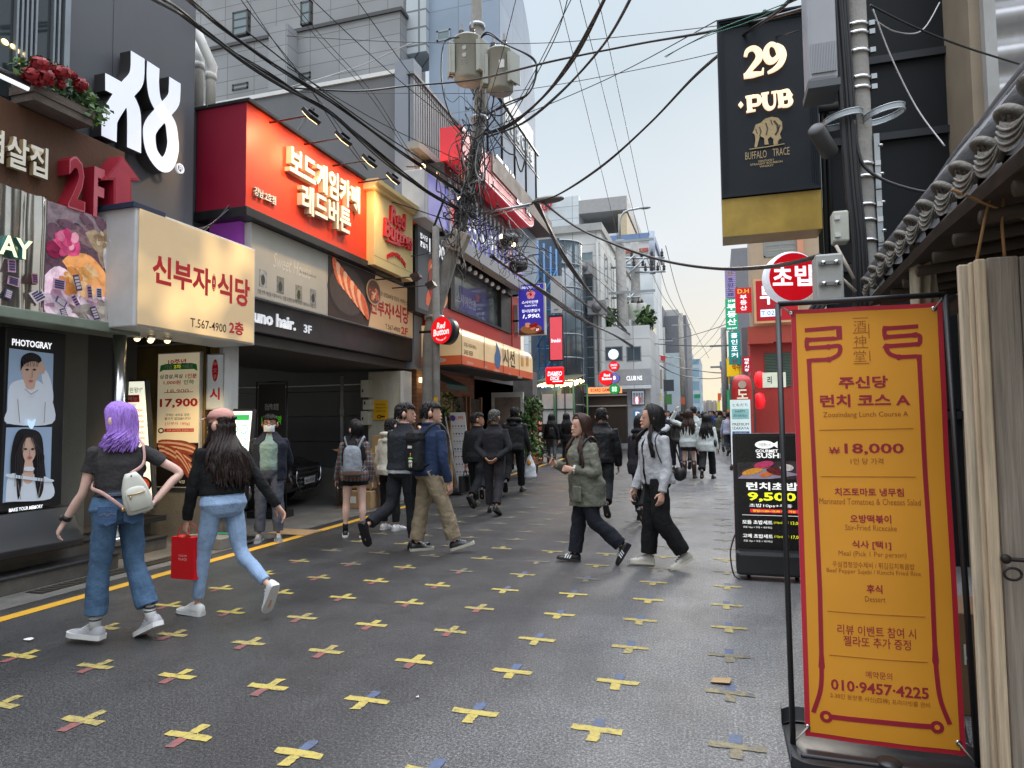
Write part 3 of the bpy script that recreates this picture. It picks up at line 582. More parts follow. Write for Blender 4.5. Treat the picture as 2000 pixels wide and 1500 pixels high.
# building over the parking lot with the red board game sign
B3 = thing('parking_building', 'low building on a beam over the parking lot under the red sign', 'building', (-6.5, 9, 0))
MB().box((-14, 6.95, 3.3), (-6.5, 12.2, 5.7), DARK).build('wall', B3)
PUR = M('purple_strip', H('#8e3fa0'), r=.4, em=.1)
fr = LF(-5.9, 470, 566, 640, 808); zt = PX(502, 579, -5.9).z; zb = PX(499, 648, -5.9).z; fr.o.z = zb; fr.H = zt-zb
SGB = M('band_black', (.028, .027, .03), r=.45, var=.12, stain=.15)
mb = MB(); mb.rect(fr, -.02, 0, 1, 1, -.5, 0, SGB); mb.box((-8.5, fr.o.y-.1, zb-.16), (-6.02, 12.2, zb-.004), M('soffit', (.1, .09, .085), r=.7, var=.25, stain=.4)); mb.build('beam', B3, bevel=.01)
o = thing('hair_sign', 'black fascia sign with white hair salon lettering over the parking lot', 'sign', fr.p(.1, 0, .0)); mb = MB(); txp(mb, fr, 'juno hair.', (487, 618), (576, 638), 34, .0, E('lit_letter', H('#e4e6ea'), .35), off=.025, ext=.02); txp(mb, fr, '3F', (593, 641), (608, 645), 16, .0, E('lit_letter', 0), off=.02, ext=.01); mb.build('lettering', o)
fr = LF(-5.8, 489, 433, 577, 638); b = PX(638, 560, -5.8); fr.W = b.y-fr.o.y; zt = PX(489, 433, -5.8).z; fr.H = zt-fr.o.z
BEI = M('banner_beige', H('#b5b1a6'), r=.5, var=.1, vs=1.3, stain=.12); BGR = M('banner_grey', H('#8a8880'), r=.5, var=.25, vs=14)
o = thing('beige_banner', 'faded beige banner with four small pictures below the red sign', 'sign', fr.o); MB().rect(fr, 0, 0, 1, 1, -.2, 0, ALU).rect(fr, -.045, .02, -.004, 1, -.6, -.1, PUR).build('frame', o)
mb = MB(); mb.rect(fr, .006, .01, .996, .99, 0, .004, BEI); txp(mb, fr, 'Sweet House', (533, 493), (606, 545), 28, .006, M('ink_faint', H('#d0cdc4'), r=.5), off=.0, sh=.3); txp(mb, fr, 'the stylish home cafe', (585, 527), (617, 545), 6, .006, BGR)
for k, (x, y) in enumerate(((513, 544), (547, 557), (583, 573), (611, 580))):
 a, b = fr.at(x, y); mb.rect(fr, a-.045, b-.12, a+.045, b+.12, .004, .006, M('pic_grey%d' % k, H(('#9a9a97', '#77766f', '#8f8d7a', '#8b8a88')[k]), r=.5, var=.6, vs=16)); mb.ell(fr, a, b-.02, .022, .07, .006, .008, M('pic_ink', H('#3f423c'), r=.5, var=.4, vs=20))
txp(mb, fr, '건물 안쪽 계단을 이용하시거나 건물 오른편 엘리베이터를 이용하시기 바랍니다', (502, 566), (617, 602), 8, .006, M('ink', H('#4a4a4a'), r=.5), off=.004); mb.build('face', o)
fr = LF(-5.8, 639, 498, 617, 806); b = PX(806, 620, -5.8); fr.o.y = b.y*0+PX(639, 560, -5.8).y; fr.W = b.y-fr.o.y; fr.o.z = o.location.z+.0; fr.H = zt-fr.o.z
o = thing('pork_banner', 'pork belly photo banner with red lettering beside the beige banner', 'sign', fr.o); MB().rect(fr, .0, 0, 1, 1, -.2, 0, ALU).build('frame', o)
mb = MB(); mb.rect(fr, .004, .01, .996, .99, 0, .003, E('banner_tan', H('#d8b184'), .12)); mb.poly(fr, [(.004, .01), (.42, .01), (.46, .4), (.5, .99), (.004, .99)], .003, .005, M('print_wood', H('#3b2a24'), r=.5, var=.5, vs=9))
mb.ell(fr, .2, .5, .2, .44, .005, .007, PBK); mb.ell(fr, .2, .52, .185, .41, .007, .009, M('print_pan', H('#4a3d38'), r=.4, var=.4, vs=12)); OR = M('print_orange', H('#d9643a'), r=.35, em=.15, var=.35, vs=18); OF = M('print_orange_fat', H('#f0b088'), r=.35, em=.15, var=.15, vs=18)
for k in range(9): mb.ell(fr, .09+.035*k, .78-.055*k, .03, .25, .009+.001*k, .0105+.001*k, OF if k % 2 else OR, 20, rot=.55)
mb.ell(fr, .475, .66, .085, .24, .009, .02, M('print_ring', H('#d9b48a'), r=.4)); mb.ell(fr, .475, .66, .075, .21, .02, .022, M('print_grill', H('#7d5038'), r=.4, var=.6, vs=22))
for _ in range(26): mb.ell(fr, .475+random.uniform(-.05, .05), .6+random.uniform(-.1, .1), .015, .03, .022, .0235+random.uniform(0, .001), random.choice((OR, OF, MEAT)), 8, rot=random.random()*3)
txp(mb, fr, '"3cm 두꺼운 삼겹살&목살 맛있게 구워주는 집"', (727, 570), (797, 590), 9, .006, PBK, off=.01); txp(mb, fr, '신부자', (722, 598), (764, 606), 32, .006, SRED, off=.03); txp(mb, fr, '식당', (771, 611), (798, 617), 34, .006, SRED, off=.03); mb.ell(fr, *fr.at(767.5, 606), .012, .1, .005, .007, SRED); txp(mb, fr, 'T.567-4900', (752, 637), (781, 645), 9, .006, PBK, off=.005); txp(mb, fr, '2F', (783, 645), (796, 648), 14, .006, SRED, off=.03); mb.build('face', o)
fr = LF(-5.7, 485, 201, 402, 731); fr.o = PX(479, 402, -5.7); fr.W = PX(731, 440, -5.7).y-fr.o.y; fr.H = PX(485, 201, -5.7).z-fr.o.z
RSG = M('red_panel', H('#d63a1c'), r=.5, var=.05, vs=1); RSD = M('red_side', H('#8d1330'), r=.5, var=.06, vs=1)
o = RS = thing('red_sign_box', 'big red sign box with white Korean letters lit by warm lamps', 'sign', fr.o)
mb = MB(); mb.rect(fr, 0.002, 0, 1, 1, -.78, -.006, RSD); mb.rect(fr, .002, .002, .998, .998, -.005, 0, RSG); mb.build('box', o)
mb = MB(); mb.rect(fr, -.004, 1.0, 1.0, 1.035, -.82, .05, BLK); mb.rect(fr, -.004, -.09, 1.3, -.002, -.82, .03, BLK); mb.build('trim', o, bevel=.006)
LW = M('letter_face', (.72, .7, .66), r=.45, em=.06, var=.04); LS = M('letter_cream_side', (.55, .45, .32), r=.5, var=.1)
mb = MB(); txp(mb, fr, '보드게임카페', (556, 318), (694, 388), 56, .0, LW, off=.03, ext=.09, ms=LS); txp(mb, fr, '레드버튼', (580, 392), (676, 430), 54, .0, LW, off=.03, ext=.09, ms=LS); txp(mb, fr, '강남 2호점', (493, 376), (535, 390), 17, .0, LW, off=.02, ext=.035, ms=LS); mb.build('lettering', o)
fr = LF(-5.55, 737, 374, 514, 806); fr.o = PX(731, 516, -5.55); fr.W = PX(806, 470, -5.55).y-fr.o.y; fr.H = PX(737, 376, -5.55).z-fr.o.z
CRP = M('cream_panel', H('#e2c88a'), r=.55, var=.05, vs=1.5); o = thing('cream_sign_box', 'cream sign pillar with red script letters at the end of the red box', 'sign', fr.o)
mb = MB(); mb.rect(fr, 0, 0, 1, 1, -.95, 0, CRP); mb.rect(fr, 0, .12, 1, .125, 0, .003, M('cream_line', H('#9a8558'))); mb.build('box', o, bevel=.008)
mb = MB(); prof = [(.0, 0), (.05, .02), (.06, .06), (.12, .1), (.13, .17), (-.95, .17), (-.95, 0)]; a, b = fr.p(0, 1), fr.p(1, 1)
mb.loft([[V3((-5.55+x, y, a.z+z)) for x, z in prof] for y in (a.y-.12, b.y+.12)], CRP, sm=False); mb.build('cornice', o)
RDL = M('script_red', H('#c5161c'), r=.4, var=.05, em=.05); mb = MB(); txp(mb, fr, 'Red', (759, 420), (789, 434), 34, 0, RDL, off=.03, ext=.05, sh=.1); txp(mb, fr, 'Button', (747, 449), (801, 468), 36, 0, RDL, off=.03, ext=.05, sh=.1)
mb.stroke(fr, fr.ats([(752, 470), (775, 478), (800, 478)]), [.02, .06, .03], 0, .05, RDL)
txp(mb, fr, 'BOARD GAME CAFE', (755, 489), (791, 507), 9, 0, RDL, off=.03, ext=.02, arc=-1.4); mb.build('lettering', o)
def gooseneck(px, py, label, X=-5.05, energy=42):
 p = PX(px, py, X); o = thing('sign_lamp', label, 'lamp', p, 'lamps over the red sign')
 mb = MB(); mb.tube([(-6.5, p.y, p.z-.02), (p.x-.1, p.y, p.z+.01), (p.x, p.y, p.z)], .014, BLK, 8); mb.build('arm', o)
 d = V3((-.75, 0, -.66)); mb = MB(); t = V3((-.66, 0, .75)); mb.obox(p, t*.09, V3((0, .12, 0)), d*-.03, BLK)
 for k in range(5): mb.obox(p-d*.045, t*.006, V3((0, .11, 0)), d*.02, BLK); p2 = p
 mb.build('head', o, bevel=.006); MB().obox(p+d*.034, t*.075, V3((0, .1, 0)), d*.004, E('lamp_glow', (1, .76, .36), 3.0)).build('lens', o)
 l = bpy.data.lights.new('sign_lamp', 'SPOT'); l.energy = energy; l.color = (1, .66, .32); l.spot_size = rad(125); l.spot_blend = .8; l.shadow_soft_size = .08
 lo = bpy.data.objects.new('spot', l); COL.objects.link(lo); lo.parent = o; lo.location = d*.07; lo.rotation_euler = (-d).to_track_quat('Z', 'Y').to_euler()
gooseneck(608, 226, 'black arm flood lamp over the red sign, nearest the white drain pipes', energy=80); gooseneck(671, 270, 'black arm flood lamp over the middle of the large white letters', energy=52); gooseneck(722, 314, 'black arm flood lamp over the far end of the red sign', energy=45); gooseneck(768, 348, 'black arm flood lamp over the cream sign pillar', energy=60)
for px, py, lb in ((813, 540, 'small black flood lamp under the cream sign pillar corner'), (842, 557, 'small black flood lamp sticking out beside the leaning pole')):
 p = PX(px, py, -5.0); mb = MB(); mb.tube([(-5.8, p.y, p.z), p], .012, BLK, 6); mb.obox(p, V3((.07, 0, .03)), V3((0, .07, 0)), V3((-.03, 0, .05)), BLK); tag(mb.build('flood_lamp', base=p), lb, 'lamp')
WP = M('pipe_white', (.6, .59, .55), r=.5, var=.12, stain=.45)
for k, pts in enumerate((((335, -15), (385, 62), (416, 132), (412, 150), (411, 212)), ((368, 70), (391, 118), (389, 130), (388, 214)))):
 q = [PY(x, y, 7.05+.14*k) for x, y in pts]
 mb = MB(); mb.tube(q, .062, WP, 12)
 for v in q[-2:-1]: mb.lathe([(.068, -.05), (.075, 0), (.068, .05)], v, WP, 12)
 tag(mb.build('drain_pipe', base=q[-1]), ('white drain pipe bending behind the charcoal wall, nearer the red box', 'long white drain pipe running down beside the charcoal wall edge')[k], 'pipe', 'white drain pipes')
LW_ = thing('lot_wall', 'black clad end wall of the parking lot above a concrete plinth', 'wall', (-9, 12.25, 0))
BW = M('black_cladding', (.11, .112, .122), r=.6, var=.15, vs=1.2, stain=.15)
mb = MB(); zz = [.62, 1.15, 1.68, 2.2, 2.75]
for a, b in zip(zz, zz[1:]): mb.box((-15, 12.25, a), (-6.5, 12.4, b-.012), BW)
mb.build('cladding', LW_); MB().box((-15, 12.15, 0), (-6.4, 12.4, .61), CONC).build('plinth', LW_)
mb = MB(); mb.tube(crom([(-11, 12.22, 2.35), (-9, 12.22, 2.32), (-7, 12.22, 2.33)], 4), .012, WHT, 6); mb.build('cable', LW_)
x = PY(667, 780, 12.1).x; mb = MB(); mb.tube([(x, 12.12, .55), (x, 12.12, 2.5)], .035, M('grey_pipe', (.35, .36, .38), r=.4), 10); mb.lathe([(.045, -.08), (.045, .08)], (x, 12.12, 1.75), M('grey_pipe', 0)); tag(mb.build('grey_pipe', base=(x, 12.12, .5)), 'thin grey vertical pipe on the black lot wall', 'pipe')
x0, x1 = PY(722, 800, 12.0).x, PY(791, 800, 12.0).x
IV = M('ivory_render', (.5, .48, .4), r=.8, var=.18, vs=2.5, stain=.6, bump=.15)
PI = MB().box((x0, 11.95, 0), (x1, 12.24, 2.55), IV).box((x1-.05, 11.9, 0), (x1+.02, 12.26, 2.55), WHT).build('lot_pillar', base=(x0, 12, 0)); tag(PI, 'stained ivory pillar at the street corner of the parking lot', 'pillar')
for k, (px, t, b) in enumerate(((708, 743, 776), (712, 781, 800), (708, 803, 830))):
 a = PY(px, t, 11.85); c = PY(px+15, b, 11.85); mb = MB(); mb.box((a.x, 11.78, c.z), (c.x, 11.94, a.z), M('meter_box', (.55, .54, .47), r=.45, stain=.2)); mb.box((a.x+.03, 11.772, c.z+.1), (a.x+.06, 11.78, c.z+.16), BLK)
 tag(mb.build('meter_box', base=(a.x, 11.8, c.z), bevel=.01), ('upper pale meter box on the ivory pillar', 'small middle meter box on the ivory pillar edge', 'lowest pale meter box beside the yellow notice')[k], 'meter box', 'meter boxes on the pillar')
fr = CF(11.93, 730, 782, 820, 758); YNO = M('notice_yellow', H('#d9a514'), r=.5, var=.1); o = thing('yellow_notice', 'yellow warning notice with black print on the ivory pillar', 'sign', fr.o); mb = MB(); mb.rect(fr, 0, 0, 1, 1, 0, .01, YNO)
for i, t in enumerate(('이곳은 사유지로', '주차금지구역', '무단주차시 견인')): mb.txt(fr, t, .5, .78-.17*i, .7, .08, .012, PBK, off=.01)
mb.ell(fr, .4, .16, .16, .1, .01, .013, PBK); mb.ell(fr, .4, .16, .09, .05, .013, .015, YNO); mb.rect(fr, .5, .12, .8, .2, .01, .013, PBK); mb.build('plate', o)
a = PY(463, 893, 11.2); c = PY(506, 814, 11.2); o = thing('ac_unit', 'grey outdoor air conditioner at the back of the parking lot', 'air conditioner', (a.x, 11.2, .4)); MB().box((a.x-.3, 11.2, .5), (c.x, 11.6, c.z), M('ac_grey', (.33, .33, .33), r=.5, var=.1)).build('case', o, bevel=.02)
mb = MB()
for i in range(5): z = .56+(c.z-.62)*i/5; mb.box((a.x-.28, 11.18, z), (c.x-.25, 11.2, z+(c.z-.62)/5-.03), M('ac_dark', (.16, .16, .16), r=.5))
mb.build('grille', o); fr = Fr((c.x-.22, 11.19, .6), (1, 0, 0), (0, 0, 1), .2, .4); mb = MB(); mb.ell(fr, .5, .75, .25, .13, 0, .006, M('ac_logo', H('#8a2034'))); mb.txt(fr, 'LG', .5, .3, .5, .15, .0, M('ac_ink', H('#555555')), off=.01); mb.build('emblem', o)
mb = MB(); mb.box((a.x-.25, 11.25, .01), (c.x-.05, 11.5, .5), CONC); mb.build('stand', o)
fr = CF(9.3, 500, 747, 890, 560); BR = thing('black_banner', 'black cloth banner stand with green lettering behind the masked man', 'sign', fr.o+V3((0, 0, -fr.o.z)))
mb = MB()
for a, b in (((0, -.9), (0, 1)), ((0, 1), (1, 1)), ((1, 1), (1, -.9))): mb.tube([fr.p(*a), fr.p(*b)], .012, BLK, 8)
mb.build('frame', BR); mb = MB(); mb.rect(fr, .06, -.2, .94, .97, -.005, 0, M('banner_cloth', (.04, .036, .034), r=.6, var=.1, bump=.2, bs=8)); mb.txt(fr, '강남역1호점', .5, .66, .45, .09, .003, WHT, off=.015); mb.txt(fr, '네이버 예약', .5, .48, .66, .12, .003, M('naver_green', H('#5ad02e'), em=.2), off=.025); mb.rect(fr, .1, -.03, .9, .05, .0, .003, WHT); mb.rect(fr, .62, .13, .86, .28, .0, .003, M('mesh_grey', (.1, .09, .06))); mb.build('cloth', BR)
mb = MB(); c = fr.p(.5, 0); mb.box((c.x-.3, 9.1, .01), (c.x+.3, 9.5, .12), BLK); mb.build('base', BR)
a = G(440, 1090); MB_ = MB(); MB_.box((-6.35, 6.75, .0), (-5.78, 7.15, .14), CONC); tag(MB_.build('kerb_block', base=(-6, 6.9, 0), bevel=.01), 'short concrete kerb block beside the masked man', 'kerb')
mb = MB(); mb.tube(crom([(-6.3, 6.8, .155), (-6.1, 7.0, .15), (-5.85, 7.05, .152)], 5), .014, M('teal_hose', (.03, .3, .22), r=.4), 8); tag(mb.build('green_hose', base=(-6.1, 7, .14)), 'thin teal hose lying on the kerb block', 'hose')
CARD = M('cardboard', (.36, .24, .12), r=.8, var=.15, vs=6, bump=.1); p = G(570, 1043); mb = MB(); mb.box((p.x-.35, p.y-.1, .008), (p.x+.28, p.y+.32, .014), CARD); tag(mb.build('cardboard_sheet', base=p), 'flattened cardboard sheet on the gutter beside the masked man', 'cardboard')
# conveyor sushi building
B4 = thing('sushi_building', 'grey rendered building above the brick izakaya with purple sushi sign', 'building', (-5.9, 15, 0))
GRW = M('grey_render', (.16, .165, .175), r=.8, var=.12, vs=.8, bump=.2, bs=25, stain=.25); BLG = M('blue_grey', (.24, .27, .32), r=.6, var=.08, vs=1)
zt = PY(790, 135, 12.3).z
mb = MB(); mb.box((-15, 12.42, 2.62), (-6.02, 15.9, zt), GRW); mb.box((-15, 12.38, zt), (-6.05, 12.6, zt+.09), WHT); x0 = PY(771, 200, 12.3).x
mb.box((x0, 12.3, 2.62), (-5.86, 12.7, zt+.2), BLG); mb.box((-8.2, 15.9, 0), (-5.9, 19.3, 7.0), GRW); mb.build('wall', B4)
BRK = M('brick', (.25, .1, .05), r=.8, var=0); t = BRK.node_tree; bk = t.nodes.new('ShaderNodeTexBrick'); tx = t.nodes.new('ShaderNodeTexCoord'); mp = t.nodes.new('ShaderNodeMapping'); mp.inputs['Rotation'].default_value = (rad(90), 0, rad(90)); t.links.new(tx.outputs['Object'], mp.inputs[0])
sx = t.nodes.new('ShaderNodeSeparateXYZ'); cx = t.nodes.new('ShaderNodeCombineXYZ'); t.links.new(tx.outputs['Object'], sx.inputs[0]); ad = t.nodes.new('ShaderNodeMath'); t.links.new(sx.outputs[0], ad.inputs[0]); t.links.new(sx.outputs[1], ad.inputs[1]); t.links.new(ad.outputs[0], cx.inputs[0]); t.links.new(sx.outputs[2], cx.inputs[1]); t.links.new(cx.outputs[0], bk.inputs[0])
for k, v in (('Color1', (.3, .12, .055, 1)), ('Color2', (.2, .075, .04, 1)), ('Mortar', (.14, .09, .06, 1)), ('Scale', 1), ('Mortar Size', .012), ('Brick Width', .26), ('Row Height', .085)): bk.inputs[k].default_value = v
t.links.new(bk.outputs[0], t.nodes['Principled BSDF'].inputs[0])
MB().box((-8, 12.5, 0), (-5.9, 19.3, 2.62), BRK).build('brick_wall', B4)
fr = Fr((-5.9, 0, 0), (0, 1, 0), (0, 0, 1)); DW = M('door_dark', (.06, .042, .032), r=.3)
for y0, y1 in ((14.4, 15.1), (15.45, 16.2)):
 d = MB().rect(fr, y0, 0, y1, 2.1, .002, .05, DW).build('door', B4); mb = MB(); mb.rect(fr, y0-.08, 0, y0, 2.16, .0, .08, M('door_wood', (.2, .09, .04), r=.6)); mb.rect(fr, y1, 0, y1+.08, 2.16, 0, .08, M('door_wood', 0)); mb.build('frame', d)
TAN = M('tan_wood', (.38, .24, .1), r=.6, var=.2, vs=4); mb = MB(); ay0, ay1, az = 12.9, 14.2, 2.2
mb.rect(fr, ay0, 0, ay0+.12, az, .0, .1, TAN); mb.rect(fr, ay1-.14, 0, ay1, az, 0, .1, TAN); n = 16; c = (ay0+ay1)/2; rr = (ay1-ay0)/2-.13
for k in range(n): a, b = pi*k/n, pi*(k+1)/n; mb.poly(fr, [(c+rr*cos(a), 1.35+rr*sin(a)), (c+rr*cos(a), az), (c+rr*cos(b), az), (c+rr*cos(b), 1.35+rr*sin(b))], 0, .1, TAN)
mb.rect(fr, ay0, 0, ay1, .55, .0, .09, TAN); o = mb.build('arch_window', B4); g = MB(); g.rect(fr, ay0+.1, .55, ay1-.1, az-.02, .004, .02, GLS); g.build('pane', o)
mb = MB(); leaves(mb, (-5.75, c+.3, 1.9), (.15, .6, .35), 120, .12, LEAF); tag(mb.build('hanging_plant', base=(-5.8, c, 2)), 'green hanging leaves over the arched window of the brick izakaya', 'plant')
mb = MB(); mb.add([(-5.85, 12.45, 2.62), (-5.85, 13.6, 2.62), (-5.2, 13.6, 2.3), (-5.2, 12.45, 2.3), (-5.2, 12.45, 2.2), (-5.2, 13.6, 2.2)], [(0, 1, 2, 3), (3, 2, 5, 4)], M('green_canvas', (.015, .07, .06), r=.6)); tag(mb.build('small_awning', base=(-5.8, 13, 2.3)), 'small dark green canvas awning behind the pole', 'awning')
p = PX(575/1.575/2.5+780+0, 712, -5.75); q = V3((-5.75, 12.75, 2.35)); mb = MB(); mb.box((q.x-.1, q.y-.25, q.z), (q.x+.1, q.y+.25, q.z+.1), E('warm_tube', (1, .8, .45), 2.0)); tag(mb.build('tube_lamp', base=q), 'warm tube lamp under the green awning', 'lamp')
z0 = PX(808, 279, -5.85).z; z1 = PX(807, 143, -5.85).z; y0 = PX(808, 200, -5.85).y; y1 = PX(905, 300, -5.85).y
o = thing('slat_screen', 'dark vertical slat screen on the upper floor behind the transformer pole', 'screen', (-5.9, y0, z0)); fr = Fr((-5.85, y0, z0), (0, 1, 0), (0, 0, 1), y1-y0, z1-z0)
SLT = M('slat_metal', (.2, .21, .23), r=.45, met=.3, var=.1); mb = MB(); mb.rect(fr, 0, 0, 1, 1, -.12, -.1, M('slat_void', (.012, .012, .014), r=.6))
for k in range(24): a = k/24; mb.rect(fr, a, .02, a+.024, .99, -.06, 0, SLT)
mb.build('slats', o); mb = MB(); mb.rect(fr, -.02, .99, 1.02, 1.03, -.14, .03, SLT); mb.rect(fr, -.02, -.09, 1.1, 0.015, -.14, .14, M('gutter_metal', (.3, .29, .28), r=.5, stain=.3)); mb.build('rail', o)
VIO = E('sign_violet', H('#7b78c4'), .22); BAND = M('band_grey', (.5, .5, .52), r=.5)
fr = LF(-5.3, 836, 332, 423, 1024); fr.o = PX(830, 423, -5.3); fr.W = PX(1024, 520, -5.3).y-fr.o.y; fr.H = PX(836, 335, -5.3).z-fr.o.z
o = thing('sushi_band_sign', 'long violet sushi sign band with white letters behind the cable bundle', 'sign', fr.o); MB().rect(fr, 0, -.02, 1, 1.02, -.5, 0, BAND).build('case', o, bevel=.02)
mb = MB(); mb.rect(fr, .02, .03, .99, .97, 0, .004, VIO); PNK = E('petal_pink', H('#e9a0a8'), .2)
for k in range(5): a = pi/2+2*pi*k/5; mb.ell(fr, .2+.05*cos(a)*fr.H/fr.W*3, .5+.17*sin(a), .14*fr.H/fr.W*1.2, .16, .004, .007, PNK, 14)
for i, ch in enumerate('스시이안앤'): mb.txt(fr, ch, .38+.1*i, .5, .085, .62, .006, WLIT if i < 3 else PNK, off=.02)
mb.txt(fr, '회전초밥', .9, .5, .12, .4, .006, PNK, off=.02); mb.build('face', o)
ORD = E('panel_orange', H('#d8431d'), .15); a = PX(810, 345, -5.62); b = PX(836, 440, -5.62); MBx = MB(); MBx.box((-5.85, a.y, b.z-.15), (-5.62, b.y+.3, a.z+.1), ORD); tag(MBx.build('corner_cladding', base=a), 'orange red corner panel between cream pillar and violet band', 'panel')
p = PX(826, 326, -5.5); mb = MB(); mb.tube([(-5.86, p.y, p.z+.05), p], .012, BLK, 6); mb.ball(p, .06, E('bulb_warm', (1, .78, .45), 5), 10, 8); o = tag(mb.build('wall_lamp', base=p), 'glowing round bulb lamp at the corner above the orange panel', 'lamp')
l = bpy.data.lights.new('wall_lamp', 'POINT'); l.energy = 16; l.color = (1, .62, .25); l.shadow_soft_size = .06; lo = bpy.data.objects.new('glow', l); COL.objects.link(lo); lo.parent = o; lo.location = (.05, 0, -.12)
fr = LF(-5.62, 813, 432, 600, 876); fr.o = PX(815, 600, -5.62); fr.W = PX(880, 560, -5.62).y-fr.o.y; fr.H = PX(815, 432, -5.62).z-fr.o.z
o = thing('sushi_poster', 'dark tall poster with price 1,990 and food photo left of the bay window', 'sign', fr.o); MB().rect(fr, -.05, -.05, 1.02, 1.02, -.25, 0, BLK).build('case', o); mb = MB(); mb.rect(fr, .02, .0, .98, 1, 0, .004, M('poster_slate', (.11, .12, .14), r=.35, em=.08)); txp(mb, fr, '접시당', (820, 458), (835, 469), 11, .006, WLIT); txp(mb, fr, '균일가', (820, 474), (835, 484), 11, .006, WLIT); txp(mb, fr, '1,990', (838, 482), (868, 500), 34, .006, WLIT, off=.015)
for k in range(16): mb.ell(fr, .3+.5*random.random(), .12+.42*random.random(), .12, .07, .005, .008+.0006*k, (OR, OF, MEAT, SRED)[k % 4], 12, rot=random.random()*3)
mb.build('print', o)
fr = LF(-5.6, 874, 500, 612, 1000); fr.o = PX(876, 604, -5.6); fr.W = PX(994, 600, -5.6).y-fr.o.y; fr.H = PX(880, 497, -5.6).z-fr.o.z
o = thing('bay_window', 'black framed wide window with a row of round bulbs above the awning', 'window', fr.o)
mb = MB(); mb.rect(fr, 0, 0, 1, .05, -.3, .06, BLK); mb.rect(fr, 0, .84, 1, 1, -.3, .12, BLK); mb.rect(fr, 0, .05, .05, .84, -.3, .06, BLK); mb.rect(fr, .8, .05, 1, .84, -.3, .06, M('frame_charcoal', (.03, .03, .033), r=.5)); mb.build('frame', o); g = MB(); g.rect(fr, .05, .05, .8, .84, -.1, -.05, M('window_glass', (.1, .12, .115), r=.08, var=.5, vs=1.5, spec=.8)); g.build('pane', o)
g = MB(); txp(g, fr, '스시이안앤', (895, 585), (932, 592), 20, -.045, M('decal_white', (.5, .52, .55)), off=.01); a, b = fr.at(917, 590); g.rect(fr, a-.12, .08, a+.13, .55, -.049, -.046, M('decal_violet', H('#4a4b86'), r=.3)); g.build('decal', o)
for k in range(9): p = PX(895+11.1*k, 511+7.3*k, -5.46); b_ = MB().ball(p, .055, M('frosted_bulb', (.65, .62, .56), r=.25, em=.1), 12, 8).build('bulb', o)
REDW = M('red_wall', H('#b23a32'), r=.5, var=.1); fr = LF(-5.55, 874, 600, 660, 1010); z0 = PX(876, 640, -5.55).z; z1 = PX(876, 601, -5.55).z; MB().box((-5.9, 12.75, 3.0), (-5.58, 18.9, z1-.02), REDW).build('red_wall', B4); a = PX(1003, 600, -5.56); MB().box((-5.9, a.y-.15, 3.0), (-5.56, a.y+.7, 5.2), REDW).build('red_pier', B4)
MB().box((-5.62, a.y+.05, 4.1), (-5.45, a.y+.45, 4.9), M('grey_box', (.3, .3, .32))).build('vent_box', B4)
AWC = M('awning_cream', H('#e6c493'), r=.4, em=.2, var=.08, vs=2); AWO = M('awning_orange', H('#d05c34'), r=.4, em=.14, var=.1)
X = -4.75; ya = PX(901, 670, X).y; yb = PX(1040, 690, X).y; zt = PX(901, 632, X).z; zb = PX(903, 711, X).z; zm = zb+(zt-zb)*.22
o = thing('izakaya_awning', 'rounded cream and orange awning with black brush lettering', 'awning', (X, ya, zb))
prof = [(X, zm)] + [(X-.35+.35*cos(t), zt-.28+.28*sin(t)) for t in [i*pi/16 for i in range(9)]] + [(-5.6, zt), (-5.6, zm)]
mb = MB(); mb.loft([[V3((x, y, z)) for x, z in prof] for y in (ya, yb)], AWC, sm=False); mb.build('canvas', o)
mb = MB(); mb.box((-5.6, ya-.003, zb), (X+.004, yb+.003, zm-.002), AWO); mb.box((-5.55, ya+.05, zb-.03), (X-.05, yb-.05, zb-.002), M('soffit', 0)); mb.build('valance', o)
fr = Fr((X+.006, ya, zb), (0, 1, 0), (0, 0, 1), yb-ya, zt-zb); INK = M('brush_ink', (.03, .022, .018), r=.5)
mb = MB(); txp(mb, fr, 'SOJU HIGH-BALL', (906, 672), (931, 681), 9, .002, INK, off=.01); txp(mb, fr, 'SAKE BEER', (906, 686), (924, 692), 9, .002, INK, off=.01); txp(mb, fr, '시선', (983, 694), (1006, 705), 34, .002, INK, off=.02, sh=-.1)
wave = M('wave_blue', H('#4a6f9e'), r=.5); mb.poly(fr, fr.ats([(p.x, p.y) for p in crom([V3((x, y, 0)) for x, y in ((968, 667), (974, 680), (978, 700), (974, 720), (967, 712), (966, 695), (969, 683), (968, 667))], 4)][:-1]), .001, .003, wave)
for px in (1020, 1030): a, b = fr.at(px, 706); mb.rect(fr, a-.02, b-.15, a+.02, b+.12, .001, .004, M('beer', H('#d99a4a'))); mb.rect(fr, a-.022, b+.12, a+.022, b+.18, .001, .004, WHT)
for k in range(4): y = k/4; mb.rect(fr, y-.002, .0, y+.002, .86, .002, .006, INK)
for px, py, t in ((918, 709, 'IZAKAYA'), (948, 717, '꼬치'), (970, 724, 'IZAKAYA'), (995, 731, '사케'), (1015, 737, 'IZAKAYA')): mb.txt(fr, t, *fr.at(px, py), .07 if len(t) > 3 else .035, .07, .007, M('valance_ink', H('#f0d8c4')))
mb.build('print', o); mb = MB()
fe = Fr((-5.6, ya-.004, zb), (1, 0, 0), (0, 0, 1), X+5.6, zm-zb); mb.ell(fe, .5, .5, .12, .25, 0, .003, M('valance_ink', 0)); mb.build('end_mark', o)
fr = CF(17.2, 962, 767, 905, 1023); o = thing('white_door_frame', 'white framed glass screen standing by the izakaya door', 'door', fr.o+V3((0, 0, -fr.o.z+SL(17))))
